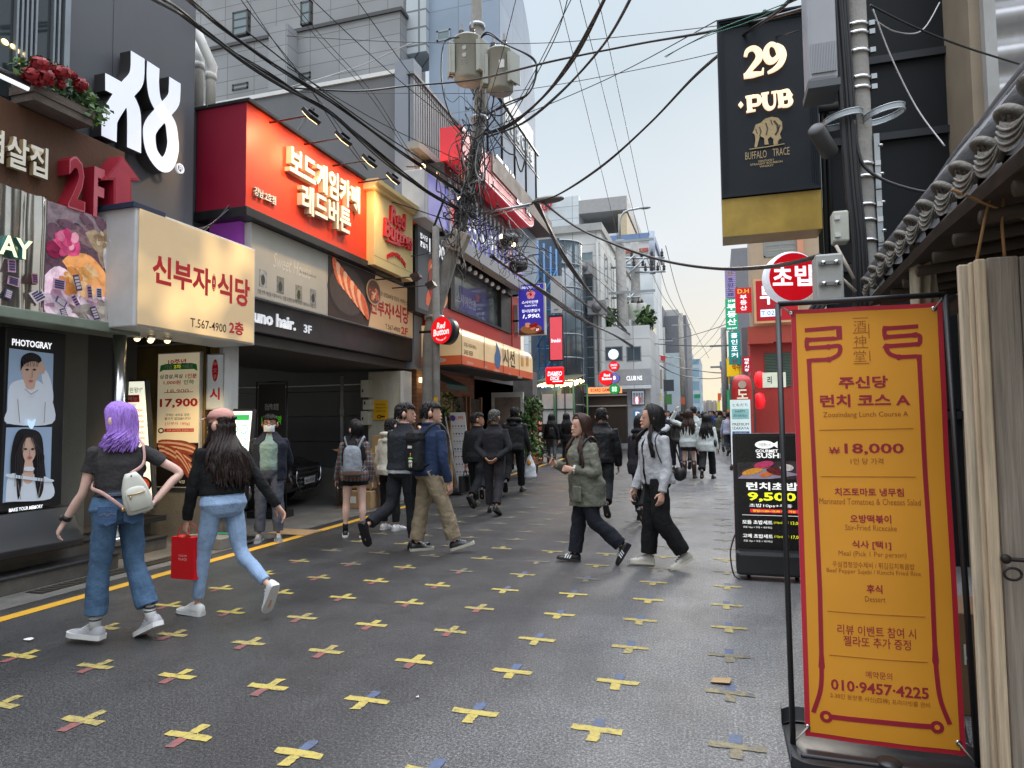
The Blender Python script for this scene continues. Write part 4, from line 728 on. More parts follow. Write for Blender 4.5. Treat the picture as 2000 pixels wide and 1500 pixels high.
mb = MB(); mb.rect(fr, 0, .0, .08, 1, -.05, .05, WHT); mb.rect(fr, .92, 0, 1, 1, -.05, .05, WHT); mb.rect(fr, .08, .93, .92, 1, -.05, .05, WHT); mb.build('frame', o); MB().rect(fr, .08, .0, .92, .93, -.01, .01, M('frost_glass', (.3, .24, .22), r=.3, var=.5, vs=1.6)).build('pane', o)
mb = MB(); p = PY(1036, 810, 17.4)
for _ in range(16): leaves(mb, (p.x+random.uniform(-.15, .2), 17.4+random.uniform(-.3, .3), random.uniform(.75, 2.1)), (.2, .25, .22), 55, .12, LEAF+LEAF[1:], 1.2)
o = tag(mb.build('green_vine', base=(p.x, 17.4, .1)), 'leafy green climbing plant beside the white door frame', 'plant'); mb = MB(); mb.lathe([(.16, 0), (.2, .3), (.22, .32)], (p.x, 17.4, .06), M('plant_pot', (.1, .05, .03))); mb.tube([(p.x, 17.4, .3), (p.x+.05, 17.4, 1.2), (p.x, 17.45, 2.1)], .02, M('stem', (.06, .05, .03)), 6); mb.build('pot', o)
fr = LF(-5.62, 1040, 795, 920, 1061); fr.o.z = .15; fr.H = 1.9; o = thing('picture_board', 'brown wooden board with black picture strips at the alley corner', 'sign', fr.o); MB().rect(fr, 0, 0, 1, 1, -.06, 0, M('board_wood', (.2, .09, .045), r=.6, var=.4, vs=5)).build('board', o)
mb = MB(); mb.rect(fr, .5, .05, .95, .95, 0, .01, PBK)
for i in range(9): mb.ell(fr, .72, .1+.1*i, .16, .035, .01, .014, (OF, WHT, MEAT)[i % 3], 10)
mb.rect(fr, .08, .1, .42, .9, 0, .008, M('board_print', H('#a55d36'), var=.7, vs=8)); mb.build('print', o)
p = G(1062, 905); o = thing('stool', 'black plastic stool on the kerb beside the picture board', 'stool', p); BP = M('black_plastic', 0)
MB().box((p.x-.2, p.y-.2, p.z+.42), (p.x+.2, p.y+.2, p.z+.46), BP).build('seat', o, bevel=.01)
for sx in (-1, 1):
 for sy in (-1, 1): MB().tube([(p.x+.16*sx, p.y+.16*sy, p.z+.42), (p.x+.21*sx, p.y+.21*sy, p.z)], .03, BP, 6).build('leg', o)
p0 = G(905, 945); fr = CF(13.2, 878, 779, 940, 912); fr.o = V3((PY(893, 940, 13.2).x, 13.2, .12)); fr.u = V3((-.1, 0, 1)).normalized(); fr.W = .34; fr.H = 1.62
o = thing('sushi_menu_easel', 'tall white menu board with purple price badge on a metal easel', 'sign', (fr.o.x, 13.2, .02)); mb = MB(); mb.rect(fr, 0, 0, 1, 1, -.02, 0, M('menu_white', (.66, .67, .7), r=.5)); mb.ell(fr, .17, .925, .17, .04, 0, .004, M('badge_violet', H('#4b3d92'))); mb.rect(fr, .0, .895, .2, .96, 0, .005, M('badge_violet', 0)); mb.txt(fr, '1,990', .62, .925, .5, .05, .004, PRD2, off=.01)
for i in range(7):
 for j in range(5): mb.ell(fr, .12+.19*j, .82-.1*i, .055, .012, 0, .003, random.choice((PBK, MEAT, BGR)), 8, rot=random.uniform(-.5, .5)); mb.rect(fr, .06+.19*j, .785-.1*i, .17+.19*j, .79-.1*i, 0, .003, BGR)
mb.build('board', o); mb = MB(); q = fr.o
for a, b in (((q.x-.22, 13.1, 1.65), (q.x+.12, 13.0, .06)), ((q.x-.22, 13.1, 1.65), (q.x-.1, 13.4, .06)), ((q.x-.05, 13.3, 1.5), (q.x-.03, 13.3, .08)), ((q.x-.25, 13.0, .1), (q.x+.2, 12.9, .1))): mb.tube([a, b], .014, M('easel_grey', (.5, .5, .5), r=.4), 6)
mb.build('easel', o); MB().box((q.x-.25, 12.9, .02), (q.x+.2, 13.4, .13), BP).build('base', o, bevel=.03)
fr = CF(17.6, 1013, 556, 656, 1062); o = thing('violet_hanging_sign', 'violet projecting sign with flower, 1,990 price and food photo', 'sign', fr.o); mb = MB(); mb.rect(fr, 0, 0, 1.06, 1, -.12, -.002, WHT); mb.tube([fr.p(.5, .3, -.06), fr.p(-.25, .3, -.06)], .03, BLK, 6); mb.tube([fr.p(.5, .8, -.06), fr.p(-.25, .8, -.06)], .03, BLK, 6); mb.build('case', o)
mb = MB(); mb.rect(fr, .015, .01, 1, .99, 0, .004, E('lit_violet', H('#3a34a8'), .35)); mb.txt(fr, '회/전/초/밥', .5, .93, .72, .055, .006, WLIT, off=.005)
for k in range(5): a = pi/2+2*pi*k/5; mb.ell(fr, .5+.1*cos(a), .79+.05*sin(a), .085, .045, .004, .007, PNK, 14)
mb.ell(fr, .5, .79, .05, .027, .007, .009, SRED); mb.txt(fr, '스시이안앤', .46, .645, .64, .06, .006, WLIT, off=.015); mb.txt(fr, 'Sushi IAN.', .5, .575, .5, .035, .006, WLIT, off=.01); mb.txt(fr, '접시당균일가', .5, .475, .72, .06, .006, WLIT, off=.012); mb.txt(fr, '1,990.', .52, .365, .7, .09, .006, WLIT, off=.02, sh=.2)
mb.poly(fr, [(.015, .01), (1, .01), (1, .08), (.6, .16), (.015, .1)], .004, .005, M('print_table', H('#5a3524'))); mb.ell(fr, .5, .12, .42, .09, .005, .007, M('print_dish', H('#c08a55'))); 
for k in range(12): mb.ell(fr, .3+.4*random.random(), .13+.09*random.random(), .11, .03, .007, .009+.0005*k, (OR, MEAT, OF, SRED)[k % 4], 10, rot=random.uniform(-.6, .6))
mb.ell(fr, .75, .1, .11, .05, .009, .016, SRED); mb.txt(fr, '2F', .75, .1, .13, .045, .018, WLIT, off=.02); mb.build('face', o)
c = PY(862, 645, 11.6); r = .262; o = thing('round_red_sign', 'round red light box with white script beside the leaning pole', 'sign', c); mb = MB(); mb.lathe([(r, -.0), (r, .22)], c, BLK, 36, (0.35, 1, 0)); mb.tube([c+V3((0, .1, 0)), c+V3((-.5, .1, 0))], .025, BLK, 6); mb.build('case', o)
fr = Fr(c-V3((.35, 1, 0)).normalized()*.004, (1, -.35, 0), (0, 0, 1), 1, 1); mb = MB(); mb.ell(fr, 0, 0, r*.985, r*.985, -.002, .003, REDL, 40); RW = E('lit_white2', H('#f8f4f4'), .6); mb.txt(fr, 'Red', -.0, .09, .22, .12, .006, RW, off=.03, sh=.15); mb.txt(fr, 'Button', .0, -.03, .4, .13, .006, RW, off=.03, sh=.15, rot=.06); mb.txt(fr, 'BOARD GAME CAFE', 0, -.19, .25, .03, .006, RW, off=.01, arc=1.5); mb.build('face', o)
# tiled building and blue tower behind
def tiles(key, c, sx_, sz, mortar, mw=.012):
 if key in MC: return MC[key]
 m = M(key, c, r=.6, var=0); t = m.node_tree; L = t.links; tx = t.nodes.new('ShaderNodeTexCoord'); s = t.nodes.new('ShaderNodeSeparateXYZ'); L.new(tx.outputs['Object'], s.inputs[0]); ad = t.nodes.new('ShaderNodeMath'); L.new(s.outputs[0], ad.inputs[0]); L.new(s.outputs[1], ad.inputs[1])
 cx = t.nodes.new('ShaderNodeCombineXYZ'); L.new(ad.outputs[0], cx.inputs[0]); L.new(s.outputs[2], cx.inputs[1]); b = t.nodes.new('ShaderNodeTexBrick'); b.offset = 0; L.new(cx.outputs[0], b.inputs[0])
 for k, v in (('Color1', (*c, 1)), ('Color2', (*[q*.9 for q in c], 1)), ('Mortar', (*mortar, 1)), ('Scale', 1), ('Mortar Size', mw), ('Brick Width', sx_), ('Row Height', sz)): b.inputs[k].default_value = v
 n = t.nodes.new('ShaderNodeTexNoise'); n.inputs['Scale'].default_value = .5; n.inputs['Detail'].default_value = 6; L.new(tx.outputs['Object'], n.inputs[0]); g = t.nodes.new('ShaderNodeMapRange'); g.inputs[1].default_value = .3; g.inputs[2].default_value = .7; g.inputs[3].default_value = .85; g.inputs[4].default_value = 1.12; L.new(n.outputs[0], g.inputs[0]); v = t.nodes.new('ShaderNodeVectorMath'); v.operation = 'SCALE'; L.new(b.outputs[0], v.inputs[0]); L.new(g.outputs[0], v.inputs['Scale']); L.new(v.outputs[0], t.nodes['Principled BSDF'].inputs[0]); return m
def win(parent, fr, a0, b0, a1, b1, nx=1, ny=1, gl=None, fm=None, dep=.12, name='window'):
 """a recessed window: dark reveal box, pane and bars"""
 mb = MB(); fm = fm or FRM; t = .05
 mb.rect(fr, a0, b0, a1, b0+t/fr.H, -dep, .02, fm); mb.rect(fr, a0, b1-t/fr.H, a1, b1, -dep, .02, fm); mb.rect(fr, a0, b0, a0+t/fr.W, b1, -dep, .02, fm); mb.rect(fr, a1-t/fr.W, b0, a1, b1, -dep, .02, fm)
 for i in range(1, nx): x = a0+(a1-a0)*i/nx; mb.rect(fr, x-.02/fr.W, b0, x+.02/fr.W, b1, -dep+.03, .012, fm)
 for i in range(1, ny): y = b0+(b1-b0)*i/ny; mb.rect(fr, a0, y-.02/fr.H, a1, y+.02/fr.H, -dep+.03, .014, fm)
 o = mb.build(name, parent); g = MB(); g.rect(fr, a0, b0, a1, b1, .001, .006, gl or GLS); g.build('pane', o); return o
TG = tiles('grey_tile', (.29, .305, .32), .95, .42, (.15, .15, .15)); YT = 16.0; xc = PY(782, 100, YT).x; zc = PY(782, 22, YT).z; ye = PX(831, 160, xc).y
B5 = thing('tiled_building', 'tall grey stone tiled building rising behind the red sign', 'building', (xc, YT, 0))
mb = MB(); mb.box((-34, YT, 0), (xc, ye, zc), TG); mb.box((-34, YT-.06, zc), (xc+.06, ye, zc+.1), M('coping_dark', (.06, .06, .065))); x2 = PY(740, 30, YT+.8).x; mb.box((-34, YT+.8, zc+.1), (xc-.3, ye-.2, zc+2.6), TG)
a = PY(532, 30, YT-.35).x; b = PY(568, 30, YT-.35).x; mb.box((a, YT-.5, 0), (b, YT, zc-.01), TG); x3, x4 = PY(568, 30, YT).x, PY(610, 30, YT).x; mb.build('wall', B5)
GW = M('grey_window', (.2, .26, .28), r=.1, spec=.8)
frT = Fr((0, YT, 0), (1, 0, 0), (0, 0, 1))
def tw(px0, py0, px1, py1, **k):
 p, q = PY(px0, py1, YT), PY(px1, py0, YT); win(B5, frT, p.x, p.z, q.x, q.z, gl=GW, fm=M('window_dark', (.06, .055, .055), r=.4), **k)
tw(454, 18, 485, 72, ny=3); tw(454, 160, 485, 178); tw(587, 0, 607, 50, ny=2); tw(584, 140, 607, 157)
zt = 15.6; xL = PY(838, 100, 16.6).x; YB = 16.6; X = PY(977, 120, YB).x
B6 = thing('blue_tower', 'blue grey tower with rounded top and pale cafe lettering behind the transformers', 'building', (X, YB, 7)); yk = PX(1046, 300, X).y
mb = MB(); prof = [(YB, 5.5), (yk, 5.5), (yk, zt-4.2)]+[(YB+(yk-YB)*(.35+.65*cos(t)), zt-4.2+3.4*sin(t)) for t in [pi/2*i/10 for i in range(1, 11)]]+[(YB, zt)]
mb.loft([[V3((x, y, z)) for y, z in prof] for x in (xL, X)], tiles('blue_panel_wall', (.29, .37, .48), 1.2, 3.0, (.2, .25, .3), .015), sm=False); mb.build('wall', B6)
frB = Fr((0, YB, 0), (1, 0, 0), (0, 0, 1)); p, q = PY(853, 82, YB), PY(880, 56, YB); win(B6, frB, p.x, p.z, q.x, q.z, gl=GW)
MB().box((xL-.6, YB-.2, zc-1), (xL, YB+.8, zc+4.5), tiles('glass_block', (.5, .56, .6), .5, .5, (.16, .18, .2), .03)).build('glass_block', B6)
fr = LF(X+.06, 990, 170, 300, 1041); fr.o = PX(985, 250, X+.05); fr.W = PX(1042, 300, X+.05).y-fr.o.y; fr.H = PX(985, 160, X+.05).z-fr.o.z
mb = MB(); mb.rect(fr, 0, 0, 1, .9, -.04, 0, M('cafe_panel', (.55, .6, .64), r=.5)); txp(mb, fr, 'BAR & CAFE', (985, 232), (1038, 300), 30, .0, M('cafe_letter', (.3, .34, .38), r=.5), off=.02, ext=.03); o = mb.build('cafe_sign', base=fr.o); tag(o, 'pale panel with grey cafe letters on the blue tower', 'sign')
a = PX(948, 235, X+.5); b = PX(1043, 410, X+.5); mb = MB(); mb.box((X-.3, YB-2.2, b.z-.2), (X+.5, yk+.02, b.z+.25), M('brown_eave', (.17, .13, .11), r=.6, var=.2)); tag(mb.build('brown_eave', base=(X, YB, b.z)), 'brown eave strip under the cafe lettering', 'eave')
PKS = E('studio_pink', H('#d77a80'), .22); PKR = E('studio_red', H('#c5303c'), .22); X = -4.9; fr = LF(X, 899, 239, 300, 1043); fr.o = PX(951, 358, X); yb = PX(1043, 440, X).y; fr.o.y = PX(899, 239, X).y+.1; fr.W = yb-fr.o.y; fr.H = PX(1043, 406, X).z-fr.o.z
o = thing('studio_sign', 'long pink and red studio sign band behind the transformer pole', 'sign', fr.o); R_ = .12
def rr(k, m, d0, d1): mb.poly(fr, [(k*.5, k*3), (1-R_, k*3)]+[(1-R_+(R_-k*.5)*sin(t), R_*3.2-(R_*3.2-k*3)*cos(t)) for t in (.4, .8, 1.2)]+[(1-k*.5, .4), (1-k*.5, 1-R_*3.2)]+[(1-R_+(R_-k*.5)*cos(t), 1-R_*3.2+(R_*3.2-k*3)*sin(t)) for t in (.4, .8, 1.2)]+[(k*.5, 1-k*3)], d0, d1, m)
mb = MB(); rr(0, PKR, -.5, 0); mb.build('case', o); mb = MB(); rr(.012, WLIT, 0, .003); rr(.02, PKR, .003, .006); rr(.03, PKS, .006, .009)
txp(mb, fr, 'STUDIO', (965, 318), (1003, 365), 40, .01, WLIT, off=.02, ext=.04, ms=PBK); txp(mb, fr, '셀프사진', (1005, 372), (1034, 410), 38, .01, WLIT, off=.02, ext=.04, ms=PBK); mb.build('face', o)
mb = MB(); mb.box((-5.9, fr.o.y, fr.o.z-1.6), (-5.3, yb, fr.o.z-.02), PBK)
for k in range(16): y = fr.o.y+.2+(yb-fr.o.y-.4)*k/16; mb.box((-5.3, y, fr.o.z-1.5), (-5.27, y+.1, fr.o.z-.3), M('louver_white', (.45, .47, .5)))
mb.box((-5.35, fr.o.y, fr.o.z-1.8), (-5.1, yb, fr.o.z-1.55), M('grey_box', 0)); tag(mb.build('louver_window', base=(-5.6, fr.o.y, fr.o.z-1.6)), 'black louvred window strip with white bars under the pink studio sign', 'window')
mb = MB()
for k in range(5): y = 14.5+k*1.1; mb.tube([(-5.0, y, 7.9), (-5.0, y, 9.6)], .03, BLK, 6)
mb.tube([(-5.0, 13.5, 9.6), (-5.0, 19.2, 9.6)], .04, BLK, 6); mb.tube([(-5.0, 13.5, 8.9), (-5.0, 19.2, 8.9)], .02, BLK, 6); tag(mb.build('roof_railing', base=(-5, 16, 8)), 'thin black railing on the terrace above the pink studio sign', 'railing')
# farther buildings, left
def blk(mb, Y, l, r, t, dep, m, b=None, yr=None):
 p, q = PY(l, t, Y), PY(r, t, Y); z0 = PY(l, b, Y).z if b else SL(Y)-.1; mb.box((p.x, Y, z0), (q.x, Y+dep, p.z), m); return p, q
def bldg(name, label, Y, l, r, t, dep, m, b=None):
 p, q = PY(l, t, Y), PY(r, t, Y); o = thing(name, label, 'building', (p.x, Y, SL(Y))); mb = MB(); blk(mb, Y, l, r, t, dep, m, b); mb.build('wall', o); return o, p, q
STL = M('steel_blue', (.04, .16, .36), r=.4, var=.1); DGL = M('tower_glass', (.06, .085, .1), r=.08, spec=.9, var=.25, vs=.6)
Y = 27; o, p, q = bldg('glass_building', 'dark glass building with blue steel stairs and curved corner', Y, 1035, 1092, 470, 6, M('blue_cladding', (.09, .12, .16), r=.3, var=.3, vs=1))
c = PY(1092, 600, Y+1.2); r = (PY(1125, 600, Y).x-c.x); zt = PY(1100, 462, Y).z; mb = MB(); mb.lathe([(r, SL(Y)), (r, zt)], (c.x, Y+1.4, 0), DGL, 40); mb.build('curved_glass', o); mb = MB()
for k in range(9): z = 1.2+k*(zt-1.2)/8; mb.lathe([(r+.01, z-.03), (r+.025, z), (r+.01, z+.03)], (c.x, Y+1.4, 0), M('mullion', (.35, .38, .4), r=.35, met=.5), 40)
for k in range(7): a = -pi*.95+k*pi*.9/6; mb.tube([(c.x+(r+.01)*cos(a), Y+1.4+(r+.01)*sin(a), SL(Y)), (c.x+(r+.01)*cos(a), Y+1.4+(r+.01)*sin(a), zt)], .016, M('mullion_dark', (.08, .09, .1), r=.4), 6)
mb.build('mullion', o); mb = MB()
for px in (1050, 1062, 1075, 1086): a = PY(px, 470, Y-.5); mb.tube([(a.x, Y-.5, 2.8), (a.x, Y-.5, a.z-(px-1050)*.01)], .045, STL, 6)
for k in range(7): z = 2.9+.8*k; a, b = PY(1048, 600, Y-.5).x, PY(1088, 600, Y-.5).x; mb.tube([(a, Y-.5, z), (b, Y-.5, z)], .03, STL, 6); mb.tube([(a, Y-.5, z+.12), (b, Y-.5, z+.12)], .02, STL, 6)
for k in range(3): mb.tube([(a, Y-.55, 3+1.6*k), (b, Y-.55, 4.5+1.6*k)], .04, STL, 6)
mb.build('steel_stair', o)
fr = CF(25.2, 1075, 620, 703, 1098); o = thing('red_panel_sign', 'tall red panel sign with white band on the blue steel stairs', 'sign', fr.o); MB().rect(fr, -.1, -.03, 1.05, 1.05, -.15, 0, BLK).build('case', o); mb = MB(); mb.rect(fr, 0, 0, 1, 1, 0, .01, E('lit_coral', H('#e8555f'), .35)); mb.txt(fr, 'Brandish', .5, .45, .8, .09, .012, WLIT, off=.02); mb.build('face', o)
fr = CF(25.2, 1076, 540, 612, 1096); o = thing('white_panel_sign', 'pale blank panel sign above the red panel sign', 'sign', fr.o); MB().rect(fr, 0, 0, 1, 1, -.15, 0, M('panel_pale', (.5, .49, .47), r=.5)).rect(fr, .3, .08, .7, .11, 0, .01, M('panel_ink', (.25, .2, .2))).build('panel', o)
o, p, q = bldg('alley_wall', 'low grey rendered wall at the alley mouth beyond the izakaya', 21.5, 975, 1040, 728, .6, M('alley_render', (.16, .15, .14), r=.8, var=.3, stain=.4)); WTL = tiles('white_tile', (.74, .74, .71), 1.2, .6, (.3, .3, .3), .015); Y = 33; o, p, q = bldg('white_building', 'white tiled building with dark glazed stair column beyond the glass building', Y, 1030, 1172, 455, 20, WTL)
yf = PX(1213, 560, q.x).y; fr = CF(Y, 1030, 455, 860, 1172)
def wpx(o, Y, l, t, r_, b, **k):
 f = Fr((0, Y, 0), (1, 0, 0), (0, 0, 1)); a, c = PY(l, b, Y), PY(r_, t, Y); return win(o, f, a.x, a.z, c.x, c.z, **k)
wpx(o, Y, 1128, 492, 1157, 514, gl=GW, dep=.02); wpx(o, Y, 1127, 540, 1159, 758, nx=2, ny=11, gl=DGL, dep=.02, fm=M('mullion', 0))
f = Fr((q.x, Y, 0), (0, 1, 0), (0, 0, 1))
for t, b in ((495, 545), (555, 610)):
 for k in range(8): y = 1.2+k*2.2; za, zb = PX(1180, b, q.x).z-.0, PX(1180, t, q.x).z; win(o, f, y, za, y+1.0, zb, gl=GW, dep=.02)
mb = MB(); blk(mb, Y-.15, 1030, 1175, 448, 19, M('parapet', (.42, .42, .4), r=.7, stain=.3), b=462); mb.build('parapet', o); mb = MB()
for l_, t_ in ((1100, 520), (1138, 522), (1105, 560), (1165, 600)): a = PY(l_, t_, Y-.5); mb.box((a.x-.45, Y-.5, a.z-.35), (a.x+.45, Y-.05, a.z+.35), M('ac_grey', 0)); mb.lathe([(.26, 0), (.26, .03)], (a.x, Y-.5, a.z), M('ac_dark', 0), 14, (0, -1, 0))
for l_ in (1118, 1166): a = PY(l_, 470, Y-.1); mb.tube([(a.x, Y-.1, a.z), (a.x, Y-.1, 4)], .07, M('downpipe', (.4, .4, .38)), 6)
mb.build('outdoor_unit', o)
Y = 34; o, p, q = bldg('low_white_wing', 'low white wing with dark windows and roof plants behind the concrete pole', Y, 1160, 1268, 640, 6, tiles('wing_tile', (.7, .71, .7), 2, .9, (.3, .3, .3), .015))
for l, r_ in ((1175, 1216), (1224, 1252)): wpx(o, Y, l, 676, r_, 706, nx=2, gl=DGL, dep=.02)
for px in (1187, 1262): a = PY(px, 622, Y+.6); mb = MB(); leaves(mb, a, (.5, .4, .6), 220, .28, LEAF); mb.build('roof_plant', o)
Y = 31; o, p, q = bldg('grey_shop', 'pale grey shop with a wide fascia and poster beyond the concrete poles', Y, 1196, 1271, 760, 3, M('shop_grey', (.58, .6, .62), r=.5, var=.1)); mb = MB(); blk(mb, Y-.6, 1200, 1270, 722, .7, M('shop_fascia', (.42, .46, .5), r=.4), b=752); mb.build('fascia', o)
fr = CF(Y-.61, 1222, 730, 748, 1256); mb = MB(); mb.txt(fr, 'CLUB NS', .5, .5, .9, .5, .0, WLIT, off=.02); mb.build('lettering', o)
fr = CF(Y-.05, 1235, 764, 790, 1258); mb = MB(); mb.rect(fr, -.05, -.05, 1.05, 1.05, -.0, .02, PBK); mb.rect(fr, 0, 0, 1, 1, .02, .03, E('poster_sky', H('#b8cfe8'), .3))
for k in range(4): mb.ell(fr, .18+.22*k, .32, .13, .3, .03, .035, (PNK, WLIT, E('poster_rose', H('#d87a98'), .2), WHT)[k]); mb.ell(fr, .18+.22*k, .68, .07, .13, .035, .04, FACE); mb.ell(fr, .18+.22*k, .75, .08, .1, .034, .038, HAIR)
mb.build('poster', o); fr = CF(Y-.05, 1238, 800, 822, 1254); mb = MB(); mb.rect(fr, 0, 0, 1, 1, 0, .03, E('lit_navy', H('#5a8ab8'), .3)); mb.txt(fr, 'P', .5, .5, None, .6, .032, WLIT, off=.02); o3 = mb.build('parking_sign', base=fr.o); tag(o3, 'small blue letter P board below the shop poster', 'sign')
Y = 62; o, p, q = bldg('cinema_building', 'white panelled cinema building with an open concrete frame on top', Y, 1020, 1130, 394, 14, tiles('cinema_panel', (.62, .68, .72), 2.5, 1.2, (.3, .33, .35), .03)); mb = MB(); blk(mb, Y, 1130, 1224, 392, 14, M('cinema_frame', (.36, .36, .36), r=.6), b=418); blk(mb, Y, 1207, 1224, 418, 14, M('cinema_cream', (.55, .45, .3), r=.6)); blk(mb, Y+.2, 1130, 1207, 462, 14, tiles('cinema_panel', 0, 0, 0, 0)); mb.build('frame', o)
fr = CF(Y-.1, 1048, 396, 414, 1080); mb = MB(); mb.txt(fr, 'CGV', .5, .5, 1, 1, 0, M('cinema_red', H('#c8243a')), off=.03, ext=.1, sh=.2); mb.build('lettering', o)
Y = 50; o, p, q = bldg('white_office', 'white office tower with blue roof edge and blue glass strip', Y, 1180, 1274, 470, 8, tiles('office_tile', (.72, .76, .78), 2.4, 1.5, (.38, .4, .42), .03)); mb = MB(); blk(mb, Y-.2, 1180, 1277, 462, 9, M('roof_blue', (.16, .24, .42), r=.5), b=474); blk(mb, Y-.25, 1180, 1266, 491, .3, M('band_red', (.42, .09, .07), r=.5), b=497); mb.build('band', o); wpx(o, Y, 1222, 515, 1234, 700, ny=12, gl=M('aqua_glass', (.06, .25, .36), r=.1, spec=.8, var=.2), dep=.02); mb = MB(); blk(mb, Y+1, 1274, 1279, 600, 6, WTL); mb.build('side_fin', o)
Y = 95; GRB = M('slate_block', (.16, .165, .185), r=.7, var=.06, vs=.1); o, p, q = bldg('slate_block', 'plain dark slate office block far down the street', Y, 1292, 1340, 618, 20, GRB); mb = MB(); blk(mb, Y-2, 1279, 1294, 598, 20, GRB); blk(mb, Y+4, 1296, 1324, 606, 10, M('roof_plant_box', (.4, .4, .38))); mb.build('stair_core', o)
for k in range(3): wpx(o, Y, 1301+k*10, 640, 1304+k*10, 647, gl=DGL, dep=.02)
o, p, q = bldg('pale_blue_block', 'pale blue glazed block in front of the slate block', 80, 1298, 1330, 690, 10, M('pale_blue', (.45, .56, .64), r=.3, var=.1, vs=.2))
o, p, q = bldg('glass_tower', 'blue green glass apartment tower at the far end of the street', 170, 1340, 1368, 702, 20, tiles('tower_tile', (.2, .33, .42), 3.5, 3.2, (.4, .48, .54), .5)); mb = MB(); blk(mb, 172, 1337, 1352, 690, 10, tiles('tower_tile', 0, 0, 0, 0)); mb.build('upper_core', o)
mb = MB()
for k in range(12): blk(mb, 240+k*3, 1366+3.2*k, 1371+3.2*k, 790-random.uniform(0, 14), 8, random.choice((M('far_a', (.4, .33, .28)), M('far_b', (.3, .3, .32)), M('far_c', (.45, .42, .38)))))
o = mb.build('far_buildings', base=(0, 240, 0)); o['kind'] = 'stuff'; o['label'] = 'low hazy buildings closing the far end of the street'
o = thing('white_hoarding', 'white panelled hoarding with dark posts left of the string light canopy', 'wall', PY(1060, 860, 25)); fr = CF(25, 1058, 770, 828, 1124); mb = MB(); mb.rect(fr, 0, 0, 1, 1, -.1, 0, WHT); mb.build('panel', o); mb = MB()
for a in (0, .38, .45, .7, 1): mb.rect(fr, a-.012, -.9, a+.012, 1.1, -.02, .04, M('post_green', (.03, .07, .06)))
mb.rect(fr, 0, .46, 1, .5, 0, .03, M('post_green', 0)); mb.build('post', o); mb = MB()
for k in range(26): mb.rect(fr, k/26, -.75, k/26+.02, -.0, -.02, .02, BLK)
mb.rect(fr, 0, -.8, 1, -.0, -.1, -.05, M('fence_grey', (.12, .12, .12))); mb.build('fence', o)
o = thing('dark_fence', 'dark timber clad shop front behind the yellow striped pole', 'wall', PY(1130, 860, 30)); fr = CF(30, 1120, 768, 866, 1225); mb = MB(); mb.rect(fr, 0, 0, 1, 1, -.2, -.05, M('timber_dark', (.035, .028, .024), r=.7, var=.4, vs=3))
for k in range(30): mb.rect(fr, k/30, 0, k/30+.026, .72, -.05, random.uniform(-.01, .01), M('timber_dark', 0))
mb.rect(fr, 0, .72, 1, .75, -.05, .06, M('rail_grey', (.3, .3, .3))); mb.rect(fr, .1, .93, 1, .96, -.05, .06, M('rail_grey', 0)); mb.build('planks', o)
Yc = 26; a, b = PY(1062, 757, Yc), PY(1152, 768, Yc+2.2); o = thing('light_canopy', 'string light canopy frame with rows of warm bulbs under the red dice sign', 'canopy', (a.x, Yc, SL(Yc))); mb = MB()
z0 = a.z-.15
for x in (a.x, (a.x+b.x)/2, b.x):
 for y in (Yc-1.2, Yc+1.6): mb.tube([(x, y, SL(Yc)), (x, y, z0+.3)], .035, M('frame_green', (.05, .16, .06)), 6)
for y in (Yc-1.2, Yc+1.6): mb.tube([(a.x, y, z0+.3), (b.x, y, z0+.3)], .03, M('frame_green', 0), 6)
mb.build('frame', o); mb = MB(); mb.add([(a.x, Yc-1.2, z0+.35), (b.x, Yc-1.2, z0+.35), (b.x, Yc+1.6, z0+.75), (a.x, Yc+1.6, z0+.75)], [(0, 1, 2, 3)], M('canopy_cover', (.1, .1, .06), r=.5)); mb.build('cover', o); mb = MB(); BW_ = E('bulb_string', (1, .72, .34), 5)
for j in range(5):
 for i in range(12): mb.ball((a.x+(b.x-a.x)*(i+.3*(j % 2))/12, Yc-1.1+j*.62, z0+.16+.08*j+.03*sin(i*2.1)), .05, BW_, 8, 5)
mb.build('bulb_string', o); l = bpy.data.lights.new('canopy', 'POINT'); l.energy = 60; l.color = (1, .65, .3); l.shadow_soft_size = .5; lo = bpy.data.objects.new('glow', l); COL.objects.link(lo); lo.parent = o; lo.location = ((b.x-a.x)/2, .2, z0-.1)
fr = CF(24, 1065, 717, 752, 1101); o = thing('dice_sign', 'bright red square sign with white brush lettering above the bulbs', 'sign', fr.o); mb = MB(); mb.rect(fr, 0, 0, 1, 1, -.14, 0, REDL); mb.build('box', o, bevel=.06); mb = MB(); mb.txt(fr, 'DAMSO', .52, .62, .78, .26, .004, WLIT, off=.03, sh=.2); mb.txt(fr, 'DICE', .52, .36, .5, .2, .004, WLIT, off=.03, sh=.2); mb.rect(fr, .4, .16, .92, .22, .0, .006, WLIT); mb.build('lettering', o)
fr = CF(28.5, 1149, 757, 769, 1214); o = thing('board_game_strip', 'orange lit strip sign reading board game below the round signs', 'sign', fr.o); MB().rect(fr, 0, 0, 1, 1, -.15, 0, E('lit_peach', H('#f2a56a'), .5)).build('box', o); mb = MB(); mb.txt(fr, 'BOARD GAME CAFE', .5, .55, .86, .55, .004, RDL, off=.02); mb.build('lettering', o)
def disc(px, py, rp, Y, name, label, face, txts=(), rim=None, dep=.16, tc=None, dx=0):
 c = PY(px, py, Y); r = rp*Y/1300*1.0; o = thing(name, label, 'sign', c); fr = Fr(c, (1, dx, 0), (0, 0, 1)); n = -fr.n
 mb = MB(); mb.lathe([(r, 0), (r, dep)], c, rim or BLK, 36, n); mb.build('case', o); mb = MB(); mb.ell(fr, 0, 0, r*.97, r*.97, -.01, .004, face, 36)
 for t, x, y, w in txts: mb.txt(fr, t, x*r, y*r, w*r, None, .007, tc or WLIT, off=.025)
 mb.build('face', o); return o, fr, r
